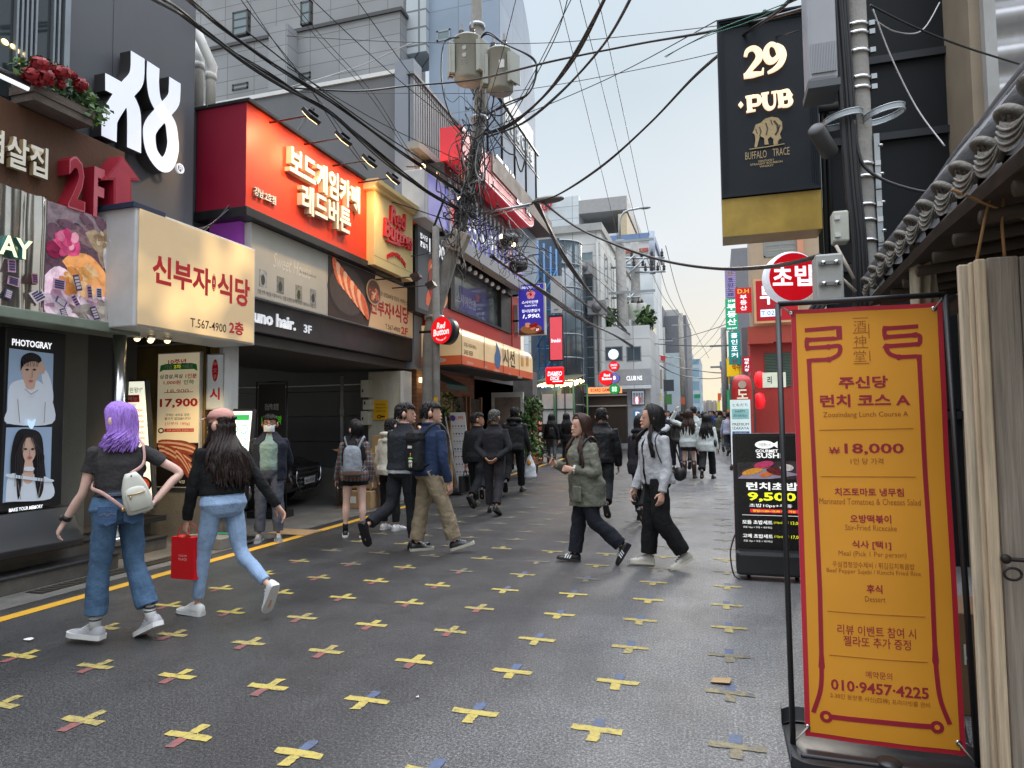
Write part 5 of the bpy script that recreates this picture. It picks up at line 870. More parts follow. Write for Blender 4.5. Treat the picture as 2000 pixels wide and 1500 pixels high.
disc(1184, 738, 15, 27, 'round_game_sign', 'large round red sign with white script and orange lower edge near the concrete pole', REDL, (('Red', 0.1, .35, .8), ('Button', .1, -.1, 1.3)), M('rim_dark', (.2, .02, .03)), .3)
disc(1198, 692, 10.5, 27, 'round_clock_sign', 'pale round disc sign with a dark bar, topmost of the round signs', E('lit_pale', H('#dfe9f2'), .6), (), None)
disc(1199, 715, 10, 27, 'round_dice_sign', 'small round red sign with white lettering just under the pale disc', REDL, (('DICE', 0, .2, 1.2), ('CAFE', 0, -.35, .9)))
disc(1200, 738, 10.5, 27, 'round_violet_sign', 'small round violet sign with white ring emblem', E('lit_mauve', H('#6a68b0'), .35), (('8', 0, 0, .5),))
o, fr, r = disc(1200, 760, 10.5, 27, 'round_green_sign', 'small round green sign with a mint clover, lowest of the round signs', E('lit_emerald', H('#1d8a4c'), .35))
mb = MB()
for k in range(4): a = pi/4+pi/2*k; mb.ell(fr, .33*r*cos(a), .33*r*sin(a), .26*r, .26*r, .004, .008, E('lit_clover', H('#b8f0c8'), .5), 12)
mb.build('emblem', o)
# right side, far to near
RB = [M('r_grey', (.22, .22, .24), r=.7, var=.1), M('r_beige', (.42, .33, .24), r=.7, var=.1), M('r_brown', (.2, .15, .13), r=.7, var=.15), M('r_pale', (.4, .4, .38), r=.7)]
for k, (Y, px, t, dep, lb) in enumerate(((26, 1448, 640, 12, 'grey shop block behind the green and teal hanging signs'), (39, 1428, 486, 12, 'dark grey upper block behind the violet hanging sign'), (55, 1424, 690, 25, 'brown block farther along the right side of the street'), (85, 1413, 700, 50, 'pale block near the far right end of the street'))):
 o, p, q = bldg('street_block', lb, Y, px, px+90, t, dep, RB[(0, 0, 2, 3)[k]]); o['group'] = 'blocks along the right side'
 mb = MB(); X = p.x-.012
 for j in range(5):
  for z in range(2, int(p.z)-1, 3): mb.box((X, Y+1+j*2.2, z+.6), (X+.03, Y+2.4+j*2.2, z+2), GLS)
 mb.build('window', o)
def hang(name, label, Y, l, t, r, b, m, txts, tc=WLIT, grp=None):
 fr = CF(Y, l, t, b, r); o = thing(name, label, 'sign', fr.o, grp); mb = MB(); mb.rect(fr, 0, 0, 1, 1, -.18, 0, m); mb.build('box', o); mb = MB()
 for tx_, x, y, w, h, *c in txts: mb.txt(fr, tx_, x, y, w, h, .006, c[0] if c else tc, off=.02)
 if txts: mb.build('lettering', o)
 return o, fr
o, fr = hang('violet_patterned_sign', 'tall violet zigzag patterned sign, topmost of the hanging column on the right', 30, 1417, 527, 1437, 582, M('sign_lilac', H('#8a7bb0'), em=.1), [(c, .5, .62-.17*i, .5, .13, M('lilac_ink', H('#4a3a8a'))) for i, c in enumerate('코인노래')]+[('코코', .5, .84, .6, .12, M('lilac_gold', H('#b8862a')))])
mb = MB()
for k in range(14): mb.stroke(fr, [(i/8, .03+k*.07+(.02 if i % 2 else 0)) for i in range(9)], .02, 0, .004, M('lilac_line', H('#c4bada')))
mb.build('pattern', o)
GRL = E('lit_jade', H('#1fa878'), .22); TEA = E('lit_teal', H('#2a9a94'), .2)
hang('green_estate_sign', 'tall green sign with white Korean letters under the violet sign', 29, 1418, 584, 1441, 645, GRL, [('신희', .5, .93, .6, .08)]+[(c, .5, .74-.24*i, .75, .2) for i, c in enumerate('부동산')]+[('508-5077', .5, .05, .8, .05)])
hang('teal_poker_sign', 'tall teal sign with white letters and 2F below the green sign', 28, 1424, 648, 1446, 712, TEA, [(c, .5, .88-.2*i, .55, .15) for i, c in enumerate('홀인포커')]+[('2F', .5, .1, .5, .1, RDL)])
hang('red_estate_sign', 'red sign with gold D.H and white Korean letters', 24, 1437, 563, 1468, 611, E('lit_crimson', H('#d31423'), .3), [('D.H', .5, .86, .7, .18, E('lit_gold', H('#e8c040'), .4))]+[(c, .5, .62-.22*i, .42, .18) for i, c in enumerate('부동산')])
hang('yellow_sign', 'plain yellow sign below the teal sign', 29.5, 1420, 700, 1450, 735, E('lit_amber', H('#f2c21a'), .4), [('맥주', .6, .5, .5, .4, RDL)])
hang('red_pub_sign', 'small dark red vertical sign left of the louvred red wall', 20, 1450, 697, 1467, 727, M('sign_maroon', H('#b01428'), em=.2), [(c, .5, .8-.22*i, .5, .18) for i, c in enumerate('맥주시장'[:4])])
for k, (Y, l, t, r, b, hx, lb) in enumerate(((60, 1408, 650, 1418, 668, '#c0606a', 'pink sign high on a far right block'), (62, 1409, 672, 1418, 700, '#d8d4d0', 'pale sign under the far pink sign'), (50, 1416, 705, 1424, 752, '#d8a81a', 'narrow amber sign far on the right'), (48, 1408, 757, 1422, 776, '#c9c9cc', 'grey square sign far on the right'), (40, 1421, 762, 1431, 800, '#2faa6a', 'small green sign low on the far right'), (70, 1402, 768, 1408, 782, '#e0622a', 'tiny orange sign at the far right end'), (52, 1409, 718, 1417, 748, '#9a3a44', 'wine sign on the far right poles'), (56, 1406, 706, 1412, 722, '#7a8aa8', 'steel blue sign on the far right'), (45, 1424, 750, 1436, 762, '#d8d8e2', 'white banner sign on the far right'), (43, 1420, 800, 1432, 815, '#d87a2a', 'orange lit sign low on the far right'), (66, 1401, 785, 1407, 806, '#e8e05a', 'lemon yellow standing sign at the far right end'))): hang('far_sign', lb, Y, l, t, r, b, E('far_sign%d' % k, H(hx), .25), [], grp='far hanging signs')
for k, (Y, l, t, r, b, hx, lb) in enumerate(((45, 1276, 695, 1281, 716, '#9db0d8', 'pale blue narrow sign left of the slate block'), (42, 1275, 711, 1284, 735, '#d8e02a', 'lime yellow sign left of the slate block'), (46, 1290, 695, 1299, 705, '#c03a48', 'small red sign before the pale blue block'), (40, 1274, 640, 1282, 676, '#e0d4b8', 'cream vertical sign with dark letters by the far pole'), (44, 1276, 765, 1286, 785, '#d88a3a', 'small orange sign low on the far left'), (38, 1296, 742, 1316, 764, '#3a3f44', 'dark square board hanging before the pale blue block'), (90, 1356, 770, 1368, 778, '#2a8a5a', 'green road sign at the far end of the street'), (43, 1286, 722, 1293, 760, '#8f8a86', 'grey vertical sign beside the lime yellow sign'), (41, 1272, 742, 1279, 772, '#b8442f', 'rust red narrow sign low beside the shop'), (44, 1283, 768, 1292, 784, '#c9b45a', 'mustard sign above the far left crowd'), (58, 1300, 770, 1312, 790, '#4a7a4a', 'small dark green sign far on the left'), (55, 1316, 775, 1326, 792, '#b0b4bc', 'pale sign before the pale blue block'), (65, 1330, 776, 1338, 790, '#a8583a', 'brown sign near the glass tower foot'))): hang('far_sign', lb, Y, l, t, r, b, E('far_sign_b%d' % k, H(hx), .2), [], grp='far hanging signs')
Y = 23.5; RW2 = M('r_red', (.42, .045, .035), r=.55, var=.08); BEG = M('r_cream', (.5, .38, .26), r=.6, var=.08); o = thing('red_restaurant', 'red and beige corner restaurant behind the round sushi sign', 'building', (PY(1466, 800, Y).x, Y, SL(Y))); mb = MB(); blk(mb, Y, 1464, 1640, 655, 2.2, RW2); blk(mb, Y+.05, 1464, 1640, 420, 2.2, BEG, b=655); blk(mb, Y-.3, 1461, 1640, 638, .4, M('r_red_eave', (.45, .07, .04)), b=672); mb.build('wall', o)
wpx(o, Y+.05, 1492, 452, 1556, 503, nx=2, ny=2, gl=M('blind_glass', (.3, .3, .27), r=.2, var=.4, vs=3, stretch=(.1, .1, 30)), dep=.02); mb = MB(); blk(mb, Y-.1, 1556, 1568, 440, .2, M('neon_trim', (.55, .25, .15), em=.2), b=545); fr = CF(Y-.02, 1495, 690, 755, 1545)
mb.rect(fr, 0, 0, 1, 1, -.0, .005, M('louver_dark', (.04, .06, .05)))
for k in range(22): mb.rect(fr, 0, k/22, 1, k/22+.02, .0, .03, M('louver_green', (.12, .2, .15)))
mb.build('louver', o)
fr = CF(Y-.4, 1474, 545, 632, 1560); o = thing('red_wall_sign', 'red sign with pale gold border and white letter behind the round sign', 'sign', fr.o); MB().rect(fr, 0, 0, 1, 1, -.12, 0, M('gold_border', H('#d8a878'), em=.1)).build('frame', o); mb = MB(); mb.rect(fr, .05, .05, .98, .95, 0, .006, M('sign_wine', H('#b80f1e'), em=.15)); mb.txt(fr, '부', .33, .62, .38, .42, .008, WLIT, off=.025); mb.txt(fr, '산집', .78, .62, .5, .42, .008, WLIT, off=.025); mb.rect(fr, .14, .14, .6, .3, .006, .009, E('lit_ice', 0)); mb.txt(fr, 'T.02', .3, .22, .3, .1, .011, M('ice_ink', H('#3a6aa8'))); mb.build('face', o)
SRR = E('sushi_red', H('#e01020'), .35); c = PY(1548, 541, 12); r = 45*12/1300*1.0
o = thing('round_sushi_sign', 'round red and white light box reading sushi in Korean', 'sign', c); fr = Fr(c, (1, .25, 0), (0, 0, 1)); mb = MB(); mb.lathe([(r*1.05, 0), (r*1.07, .04), (r*1.07, .2)], c, E('rim_white', H('#e4ebf5'), .35), 44, (-.25, 1, 0)); mb.build('case', o); mb = MB(); mb.ell(fr, 0.02, 0, r*.98, r*.98, -.01, .014, SRR, 44); mb.txt(fr, '초', -.17, .02, .33, .33, .018, WLIT, off=.03); mb.txt(fr, '밥', .2, .02, .33, .36, .018, WLIT, off=.03); mb.build('face', o)
for py, lb in ((741, 'round red lantern, upper of the two by the red wall'), (783, 'oval red lantern, lower of the two by the red wall')):
 p = PY(1484, py, 22.8); o = tag(MB().lathe([(.03, -.27), (.13, -.22), (.18, 0), (.13, .22), (.03, .27)], p, E('lantern_red', H('#e8202a'), .5), 16).build('red_lantern', base=p), lb, 'lantern', 'red paper lanterns')
hang('pale_letter_sign', 'pale green sign with dark Korean letter at the red wall foot', 22.6, 1490, 728, 1535, 757, M('sign_cream', H('#dfe3cc'), em=.2), [('리', .3, .5, .18, .5, SBK)])
Y = 22; c = PY(1452, 830, Y); w = (PY(1478, 800, Y).x-PY(1427, 800, Y).x)/2; zt = PY(1452, 731, Y).z; o = thing('inflatable_column', 'red and dark green inflatable advertising column behind the izakaya banner', 'sign', (c.x, Y, SL(Y)))
NYR = M('nylon_red', (.5, .02, .02), r=.35, var=.1, bump=.15, bs=6); NYG = M('nylon_green', (.03, .045, .035), r=.35, var=.1)
prof = [(SL(Y), .95), (1.2, 1), (zt-.5, 1), (zt-.2, .93), (zt-.05, .72), (zt, .3)]
def sq(z, k, a0, a1, n=10): return [V3((c.x+w*k*sgn(cos(t))*abs(cos(t))**.6, Y+.4+w*k*sgn(sin(t))*abs(sin(t))**.6, z)) for t in [a0+(a1-a0)*i/n for i in range(n+1)]]
for a0, a1, m, nm in ((-2.3, -.84, NYR, 'front'), (-.84, .9, NYG, 'side'), (.9, 2.3, NYR, 'back'), (2.3, 3.983, NYG, 'side')): mb = MB(); mb.loft([sq(z, k, a0, a1) for z, k in prof], m, False, True, False); mb.build(nm, o)
fr = Fr((c.x, Y+.4-w-.015, 0), (1, 0, 0), (0, 0, 1)); mb = MB(); mb.txt(fr, '도', 0, zt-.62, .32, .3, 0, E('lit_butter', H('#f2e6c8'), .2), off=.03); mb.txt(fr, '모', 0, zt-.98, .32, .3, 0, E('lit_butter', 0), off=.03); mb.ell(fr, 0, zt-.32, .12, .12, -.02, 0, M('print_badge', H('#c9b2a0'))); mb.build('lettering', o)
Y = 20; fr = CF(Y, 1429, 781, 905, 1467); fr.o.z = SL(Y)+.15; fr.H = PY(1429, 781, Y).z-fr.o.z; o = thing('izakaya_banner', 'white izakaya birthday banner with Japanese letters on a stand', 'sign', (fr.o.x, Y, SL(Y))); MB().rect(fr, 0, 0, 1, 1, -.02, 0, M('banner_ice', H('#dcebea'), r=.5, em=.25)).build('cloth', o); mb = MB(); mb.txt(fr, 'ともだち', .5, .92, .75, .045, .004, SBK); mb.rect(fr, .08, .7, .92, .86, 0, .003, M('banner_mint', H('#a9dcd2'))); mb.txt(fr, 'HAPPY', .5, .82, .5, .035, .005, M('ink_teal', H('#2a7a8a')), off=.01); mb.txt(fr, 'Birthday', .5, .75, .7, .055, .005, M('ink_aqua', H('#3a9ab8')), off=.005, sh=.3); mb.txt(fr, 'PREMIUM', .5, .62, .8, .04, .004, SBK); mb.txt(fr, 'IZAKAYA', .5, .56, .8, .04, .004, SBK); mb.rect(fr, .08, .47, .92, .51, 0, .004, M('ink_blue', H('#2a6ab0'))); mb.txt(fr, '생일 특별 이벤트', .5, .49, .6, .025, .006, WHT)
for k in range(5): mb.rect(fr, .15, .1+.07*k, .85, .12+.07*k, 0, .003, M('ink_soft', H('#9ab0b4')))
mb.build('print', o); mb = MB()
for a in (0, 1): mb.tube([fr.p(a, -.1, -.03), fr.p(a, 1, -.03)], .02, BLK, 6)
mb.box((fr.o.x-.05, Y-.25, SL(Y)), (fr.o.x+fr.W+.05, Y+.25, SL(Y)+.12), BLK); mb.build('stand', o)
Y = 6.9; fr = CF(Y, 1438, 851, 1072, 1560); fr.o = PY(1441, 1072, Y); fr.W = .62; fr.H = PY(1438, 851, Y).z-fr.o.z; o = thing('sushi_lunch_board', 'black lit sushi lunch board with yellow price left of the orange banner', 'sign', (fr.o.x, Y, 0)); MB().rect(fr, -.03, -.02, 1.03, 1.02, -.08, 0, BLK).rect(fr, -.034, 0, -.03, 1, -.075, -.005, M('board_side_red', H('#a03048'))).build('case', o, bevel=.008)
mb = MB(); mb.rect(fr, .02, .01, .98, .99, 0, .003, M('board_black', (.012, .011, .01), r=.25)); LWH = E('lit_board_white', H('#f2f2ee'), .55); LYL = E('lit_board_yellow', H('#f0f02a'), .6)
mb.ell(fr, .44, .92, .14, .035, .003, .005, LWH); mb.poly(fr, [(.55, .92), (.63, .95), (.63, .89)], .003, .005, LWH); mb.txt(fr, '구르메스시', .44, .92, .18, .035, .007, SBK); mb.txt(fr, 'GOURMET', .47, .865, .33, .028, .005, LWH, off=.025); mb.txt(fr, 'SUSHI', .5, .825, .36, .045, .005, LWH, off=.025)
mb.poly(fr, [(.03, .62), (.95, .62), (.95, .78), (.03, .76)], .003, .004, M('board_photo', H('#4a3a3c'), r=.3, var=.5, vs=14)); mb.poly(fr, [(.03, .62), (.5, .62), (.95, .66), (.5, .72), (.15, .68)], .004, .005, M('board_plate', H('#b9a8bc'), r=.25))
for cx, cy, rx, ry, hx, ro in ((.42, .745, .15, .03, '#c8406a', .2), (.25, .685, .16, .025, '#e8a03a', .25), (.6, .685, .15, .03, '#6a1f24', -.2), (.45, .66, .1, .02, '#e07a3a', .2), (.15, .74, .1, .02, '#2a2e30', 0), (.75, .72, .1, .03, '#d8d0c8', 0)): mb.ell(fr, cx, cy, rx, ry, .005, .007, M('board_'+hx, H(hx), r=.3, em=.15, var=.25, vs=40), 18, rot=ro)
mb.txt(fr, '런치초밥', .53, .555, .75, .07, .005, LWH, off=.03); mb.txt(fr, '9,500', .52, .46, .7, .085, .005, LYL, off=.03); mb.txt(fr, '초밥10ps+우동', .5, .385, .62, .035, .005, LWH, off=.01); mb.rect(fr, .2, .325, .9, .355, .003, .006, E('lit_board_red', H('#e02a3a'), .4)); mb.txt(fr, '평일11:00~15:30 주문가능', .55, .34, .62, .02, .008, LYL); mb.rect(fr, .08, .3, .92, .303, .003, .006, LWH)
for i, (t1, t2, pz) in enumerate((('모듬 초밥세트', '(10ps)', '13,000'), ('고메 초밥세트', '(12ps)', '17,000'))): y = .24-.12*i; mb.txt(fr, t1, .3, y, .44, .035, .005, LWH, off=.02); mb.txt(fr, t2, .6, y, .12, .022, .005, LYL); mb.txt(fr, '₩ '+pz, .82, y, .26, .032, .005, LYL, off=.0); mb.txt(fr, '초밥 10ps + 우동 + 새우튀김', .3, y-.045, .42, .02, .005, LWH)
mb.build('print', o); mb = MB(); mb.tube([fr.p(.15, 0, -.04), fr.p(.15, -.25, -.04)], .02, BLK, 8); mb.tube([fr.p(.85, 0, -.04), fr.p(.85, -.25, -.04)], .02, BLK, 8); mb.build('leg', o); mb = MB(); x0 = fr.o.x-.02; mb.box((x0, Y-.18, .05), (x0+.68, Y+.18, .27), BP); mb.build('base', o, bevel=.03)
mb = MB(); mb.tube(crom([(x0-.0, Y-.05, .42), (x0-.05, Y-.1, .25), (x0-.03, Y-.15, .06), (x0+.02, Y-.19, .02)], 5), .007, BLK, 6); mb.build('cable', o)
# pub sign and dark building
Y = 7.9; PB2 = M('pub_wall', (.008, .0105, .0135), r=.6, spec=.25, var=.2, vs=.8); o = thing('pub_building', 'dark blue black clad building behind the right concrete pole', 'building', (1.2, Y, 0)); x0 = PY(1603, 300, Y).x; x1 = PY(1885, 300, Y).x
mb = MB(); zz = [0, 1.6, 3.2, PY(1700, 262, Y).z, PY(1700, 112, Y).z, 8.8]
for a, b in zip(zz, zz[1:]): mb.loft([[V3((x0, Y, z)), V3((x0+1.5, Y+6, z)), V3((x1, Y+6, z)), V3((x1, Y, z))] for z in (a, b-.02)], PB2, True, False); mb.box((x0, Y-.05, b-.1), (x1, Y, b-.02), M('pub_trim', (.013, .016, .022), r=.5))
mb.box((x1, Y-.15, 0), (x1+.1, Y+.1, 8.8), M('pub_column', (.02, .025, .04), r=.5)); mb.build('wall', o); mb = MB()
for k in range(3): x = PY(1597+10*k, 300, Y-.1).x; mb.tube([(x, Y-.12, 2.9), (x, Y-.12, 8)], .025, M('conduit', (.025, .032, .034), r=.4), 8); mb.tube([(x, Y-.12, 2.9), (x-.25, Y-.12, 2.5)], .025, M('conduit', 0), 8)
mb.build('conduit', o)
Y = 7.3; fr = CF(Y, 1412, 42, 460, 1607); fr.o = PY(1412, 462, Y); fr.W = PY(1607, 440, Y).x-fr.o.x; fr.H = PY(1392, 42, Y).z-fr.o.z; PS = thing('pub_sign', 'tall black and gold pub sign with glowing 29 over the street', 'sign', fr.o)
NV = M('pub_black', (.012, .016, .022), r=.5, spec=.3, var=.1); GD = M('pub_gold', (.42, .28, .06), r=.35, met=.35, var=.25, vs=3, stain=.4); b0 = .175
mb = MB(); mb.rect(fr, 0, 0, 1, b0-.004, -.4, -.02, GD); mb.build('gold_panel', PS)
mb = MB(); mb.rect(fr, 0, b0, 1, 1, -.4, -.06, NV)
for k in range(4): e = .018*k; w_ = .018; d = -.06-.0+.02*(3-k); mb.rect(fr, e, b0+e*.5, 1-e, b0+(e+w_)*.5, -.06, d+.012, NV); mb.rect(fr, e, 1-(e+w_)*.45, 1-e, 1-e*.45, -.06, d+.012, NV); mb.rect(fr, e, b0+(e+w_)*.5, e+w_, 1-(e+w_)*.45, -.06, d+.01, NV); mb.rect(fr, 1-e-w_, b0+(e+w_)*.5, 1-e, 1-(e+w_)*.45, -.06, d+.01, NV)
mb.build('case', PS); mb = MB(); mb.lathe([(.02, 0), (.02, .02)], fr.p(.5, 1), BLK, 8)
for a in (.4, .8): mb.tube([fr.p(a, .6, -.4), fr.p(a+.6, .6, -.4)], .05, BLK, 8)
mb.build('bracket', PS)
GLW = E('glow_peach', H('#fbd8b6'), .78); d = -.05; mb = MB()
def sp_(pts, ws): mb.stroke(fr, [fr.at(x, y) for x, y in pts], ws, d, d+.03, GLW)
def cr2(pts, k=6): return [(p.x, p.y) for p in crom([V3((x, y, 0)) for x, y in pts], k)]
def lerpw(n, ws): return [ws[min(int(i*(len(ws)-1)/(n-1)), len(ws)-2)]*(1-(i*(len(ws)-1)/(n-1))+min(int(i*(len(ws)-1)/(n-1)), len(ws)-2))+ws[min(int(i*(len(ws)-1)/(n-1)), len(ws)-2)+1]*((i*(len(ws)-1)/(n-1))-min(int(i*(len(ws)-1)/(n-1)), len(ws)-2)) for i in range(n)]
P = cr2([(1456, 107), (1460, 96), (1472, 91), (1482, 99), (1482, 112), (1470, 128), (1455, 146)]); sp_(P, lerpw(len(P), [.035, .04, .05, .07, .07, .05, .03])); sp_([(1453, 146), (1470, 143), (1489, 140)], [.05, .06, .03]); sp_([(1489, 142), (1491, 130)], [.03, .015])
P = cr2([(1522, 100), (1516, 87), (1506, 83), (1498, 92), (1497, 106), (1504, 116), (1514, 113), (1522, 102), (1525, 92), (1521, 86), (1513, 82)]); sp_(P[:-10], lerpw(len(P)-10, [.05, .04, .04, .065, .07, .05, .03, .05])); P = cr2([(1516, 84), (1526, 92), (1530, 106), (1524, 122), (1512, 133), (1500, 139)]); sp_(P, lerpw(len(P), [.03, .06, .07, .06, .04, .02]))
def serif(x0, x1, y): sp_([(x0, y), (x1, y-.18*(x1-x0))], .015)
sp_([(1463, 186), (1465, 214)], .05); serif(1456, 1474, 187); serif(1458, 1476, 216); P = cr2([(1466, 187), (1480, 185), (1484, 193), (1480, 201), (1467, 203)]); sp_(P, lerpw(len(P), [.02, .03, .05, .03, .02]))
P = cr2([(1494, 180), (1495, 200), (1502, 209), (1511, 206), (1514, 196), (1513, 178)]); sp_(P, lerpw(len(P), [.05, .05, .04, .025, .022, .022])); serif(1487, 1502, 181); serif(1507, 1519, 178)
sp_([(1524, 175), (1527, 205)], .05); serif(1518, 1532, 177); serif(1520, 1534, 206); P = cr2([(1527, 176), (1538, 174), (1541, 181), (1537, 188), (1528, 190)]); sp_(P, lerpw(len(P), [.018, .03, .045, .03, .018])); P = cr2([(1528, 190), (1541, 188), (1545, 196), (1540, 203), (1529, 205)]); sp_(P, lerpw(len(P), [.018, .03, .05, .03, .018]))
for x, y in ((1447, 202), (1544, 183)): mb.poly(fr, fr.ats([(x-5, y), (x, y+6), (x+5, y), (x, y-6)]), d, d+.03, GLW)
mb.build('lettering', PS); mb = MB(); GT = M('gold_print', H('#b9a176'), r=.45, var=.2, vs=30); GDK = M('gold_shadow', (.05, .04, .03), r=.5)
bz = [(1473, 250), (1476, 240), (1486, 236), (1495, 228), (1508, 224), (1520, 226), (1528, 234), (1529, 247), (1524, 258), (1527, 266), (1521, 270), (1520, 278), (1512, 280), (1511, 268), (1506, 263), (1500, 268), (1502, 278), (1494, 279), (1493, 266), (1485, 262), (1482, 272), (1479, 284), (1474, 284), (1476, 268), (1474, 258), (1470, 256)]
mb.poly(fr, fr.ats(bz), d-.01, d+.002, GT)
for pts, w_ in (([(1512, 232), (1519, 240), (1520, 252), (1515, 260)], .02), ([(1496, 236), (1500, 248), (1497, 260)], .012), ([(1484, 244), (1487, 254), (1484, 262)], .01), ([(1524, 240), (1521, 250)], .012), ([(1506, 230), (1509, 240)], .01), ([(1476, 248), (1480, 258)], .008)): mb.stroke(fr, fr.ats(pts), w_, d, d+.004, GDK)
mb.stroke(fr, fr.ats([(1464, 288), (1500, 283), (1533, 277)]), .008, d-.01, d+.002, GT); txp(mb, fr, 'BUFFALO', (1456, 302), (1498, 296), 15, d, GT, off=.0); txp(mb, fr, 'TRACE', (1510, 295), (1543, 290), 15, d, GT, off=.0); txp(mb, fr, 'KENTUCKY', (1482, 312), (1513, 308), 4, d, GT); txp(mb, fr, 'STRAIGHT BOURBON', (1466, 320), (1529, 310), 4, d, GT); txp(mb, fr, 'WHISKEY', (1484, 323), (1512, 318), 4, d, GT); mb.build('print', PS)
Y = 7.2; o = thing('corrugated_building', 'corrugated metal and white trimmed wall above the tiled roof', 'building', (3, Y, 0)); mb = MB(); a = PY(1900, 200, Y).x; b = PY(1922, 200, Y).x; c = PY(1945, 200, Y).x; mb.box((a, Y, 0), (b, Y+2, 8), M('strip_beige', (.3, .24, .17), r=.7, stain=.5)); mb.box((b, Y-.1, 0), (c, Y+2, 8), M('column_white', (.38, .38, .37), r=.5, stain=.3)); mb.box((c, Y+.05, 0), (c+4, Y+2, 3.2), M('strip_beige', 0)); mb.build('wall', o); mb = MB(); vs = []; n = 80
for i in range(n+1): z = 3.2+i*4.8/n; d_ = .05*sin(i*pi/3); vs += [(c, Y-.05+d_, z), (c+4, Y-.05+d_, z)]
mb.add(vs, [(2*i, 2*i+1, 2*i+3, 2*i+2) for i in range(n)], M('corrugated', (.36, .36, .37), r=.4, met=.4, stain=.5), True); mb.build('corrugated_sheet', o)
# tiled eave, timber gate, orange banner
TIL = M('roof_tile', (.1, .1, .105), r=.55, var=.3, vs=9, bump=.25, bs=40, stain=.4); TIE = M('tile_end', (.15, .137, .115), r=.8, var=.45, vs=30, bump=.4, bs=60); EAW = M('eave_wood', (.055, .036, .022), r=.75, var=.4, vs=6, stretch=(1, 6, 6))
ends = [PY(px, py, 2.25+.3*k) for k, (px, py) in enumerate(((2036, 170), (1983, 231), (1931, 291), (1885, 336), (1847, 373), (1814, 407), (1788, 436), (1767, 464), (1745, 485), (1727, 507), (1712, 530), (1698, 552)))]
RF = thing('tiled_eave', 'old grey clay tiled roof eave with moulded tile ends above the orange banner', 'roof', ends[5]); up = V3((.42, 0, .5)); un = up.normalized(); nn = V3((-.77, 0, .64))
mb = MB(); tv = []
for k, p in enumerate(ends):
 q = [p+up*t+nn*.01*(i % 2) for i, t in enumerate((0, .33, .34, .66, .67, 1.0))]; mb.tube(q, [.062, .06, .065, .06, .065, .06], TIL, 12)
 tv.append((p+V3((-.0, .15, -.035)), p+up+V3((0, .15, -.04)), p+up*.5+V3((0, .15, -.05))))
for k in range(len(ends)-1):
 n = 6; R_ = []
 for t in [i/6 for i in range(7)]:
  a, b = ends[k]+up*t, ends[k+1]+up*t; st = .012*(t*6 % 2)
  R_.append([a+(b-a)*(j/n)+nn*(-.05-.045*sin(pi*j/n)+st) for j in range(n+1)])
 mb.loft(R_, TIL, False, True, False)
mb.tube([e_+up*1.0+V3((0, 0, .02)) for e_ in ends], .07, TIL, 10); mb.tube([e_+up*1.0+V3((.03, 0, .11)) for e_ in ends], .06, TIL, 10); mb.build('tile_row', RF)
for k, p in enumerate(ends):
 mb = MB(); ax = -un; mb.lathe([(.063, -.01), (.066, .014), (.05, .018), (.046, .01), (.018, .01), (.014, .02), (.0, .022)], p, TIE, 18, ax)
 u_ = V3((0, 1, 0)); v_ = ax.cross(u_)
 for j in range(8): a = 2*pi*j/8; c = p+ax*.012+(u_*cos(a)+v_*sin(a))*.031; mb.ball(c, (.007, .011, .011), TIE, 6, 4)
 mb.build('round_tile_end', RF)
 if k < len(ends)-1:
  c = (p+ends[k+1])/2-V3((0, 0, .03)); mb = MB(); hw = (ends[k+1].y-p.y)/2-.02; dz = (ends[k+1].z-p.z)/2
  top = [c+V3((-.03, hw*x, dz*x-.035*(1-x*x)+.02)) for x in [i/5-1 for i in range(11)]]; bot = [c+V3((-.05, hw*.86*x, dz*x-.04-.07*sqrt(max(0, 1-(x*.96)**2)))) for x in [i/5-1 for i in range(11)]]
  for j in range(2): s_ = .014*j; mb.loft([[t_+V3((s_, 0, -.004*j)) for t_ in top], [b_+V3((s_*.6, 0, .01*j)) for b_ in bot]], TIE, False, True, False)
  for j in range(3):
   f_ = (j+1)/4; mb.tube([t_*(1-f_)+b_*f_+V3((-.004, 0, 0)) for t_, b_ in zip(top, bot)], .005, TIE, 5)
  mb.build('crescent_tile_end', RF)
e0, e1 = ends[0], ends[-1]
mb = MB(); mb.loft([[e+V3((.03, 0, -.09)), e+V3((.03, 0, -.15)), e+V3((1.7, 0, .1)), e+V3((1.7, 0, .9)), e+up+V3((.1, 0, -.06))] for e in (e0-V3((0, .3, 0)), ends[5], e1+V3((0, .2, 0)))], EAW, True, False); mb.build('soffit', RF)
mb = MB()
for k in range(9): p = ends[0].lerp(ends[-1], k/8.5); mb.tube([p+V3((.06, .05, -.17)), p+V3((1.6, .05, .02))], .03, EAW, 8)
mb.tube([ends[0]+V3((.5, -.4, -.24)), ends[-1]+V3((.5, .2, -.24))], .06, M('eave_beam', (.11, .075, .045), r=.75, var=.3), 8); mb.build('rafter', RF)
MB().box((2.1, 2.0, 0), (2.3, 6.2, 2.95), M('inner_wall', (.06, .045, .035), r=.8, var=.3)).build('back_wall', RF)
mb = MB()
for (a, b, c) in (((1905, 520), (1925, 420), (1950, 320)), ((1962, 500), (1957, 440), (1962, 330)), ((1860, 370), (1930, 400), (2010, 430))): mb.tube([PY(*a, 3.0), PY(*b, 3.05), PY(*c, 3.1)], .006, M('hemp_rope', (.3, .16, .06), r=.9), 5)
tag(mb.build('hemp_rope', base=PY(1930, 420, 3)), 'thin brown ropes hanging under the tiled eave', 'rope')
def wood(key, c, dirz=True):
 return M(key, c, r=.75, var=.38, vs=5, bump=.3, bs=18, stretch=(14, 14, .45), stain=.45)
Y = 2.95; o = thing('timber_gate', 'weathered grey brown timber gate with iron latch at the right edge', 'gate', (1.2, Y, 0)); zt = PY(1925, 503, Y).z
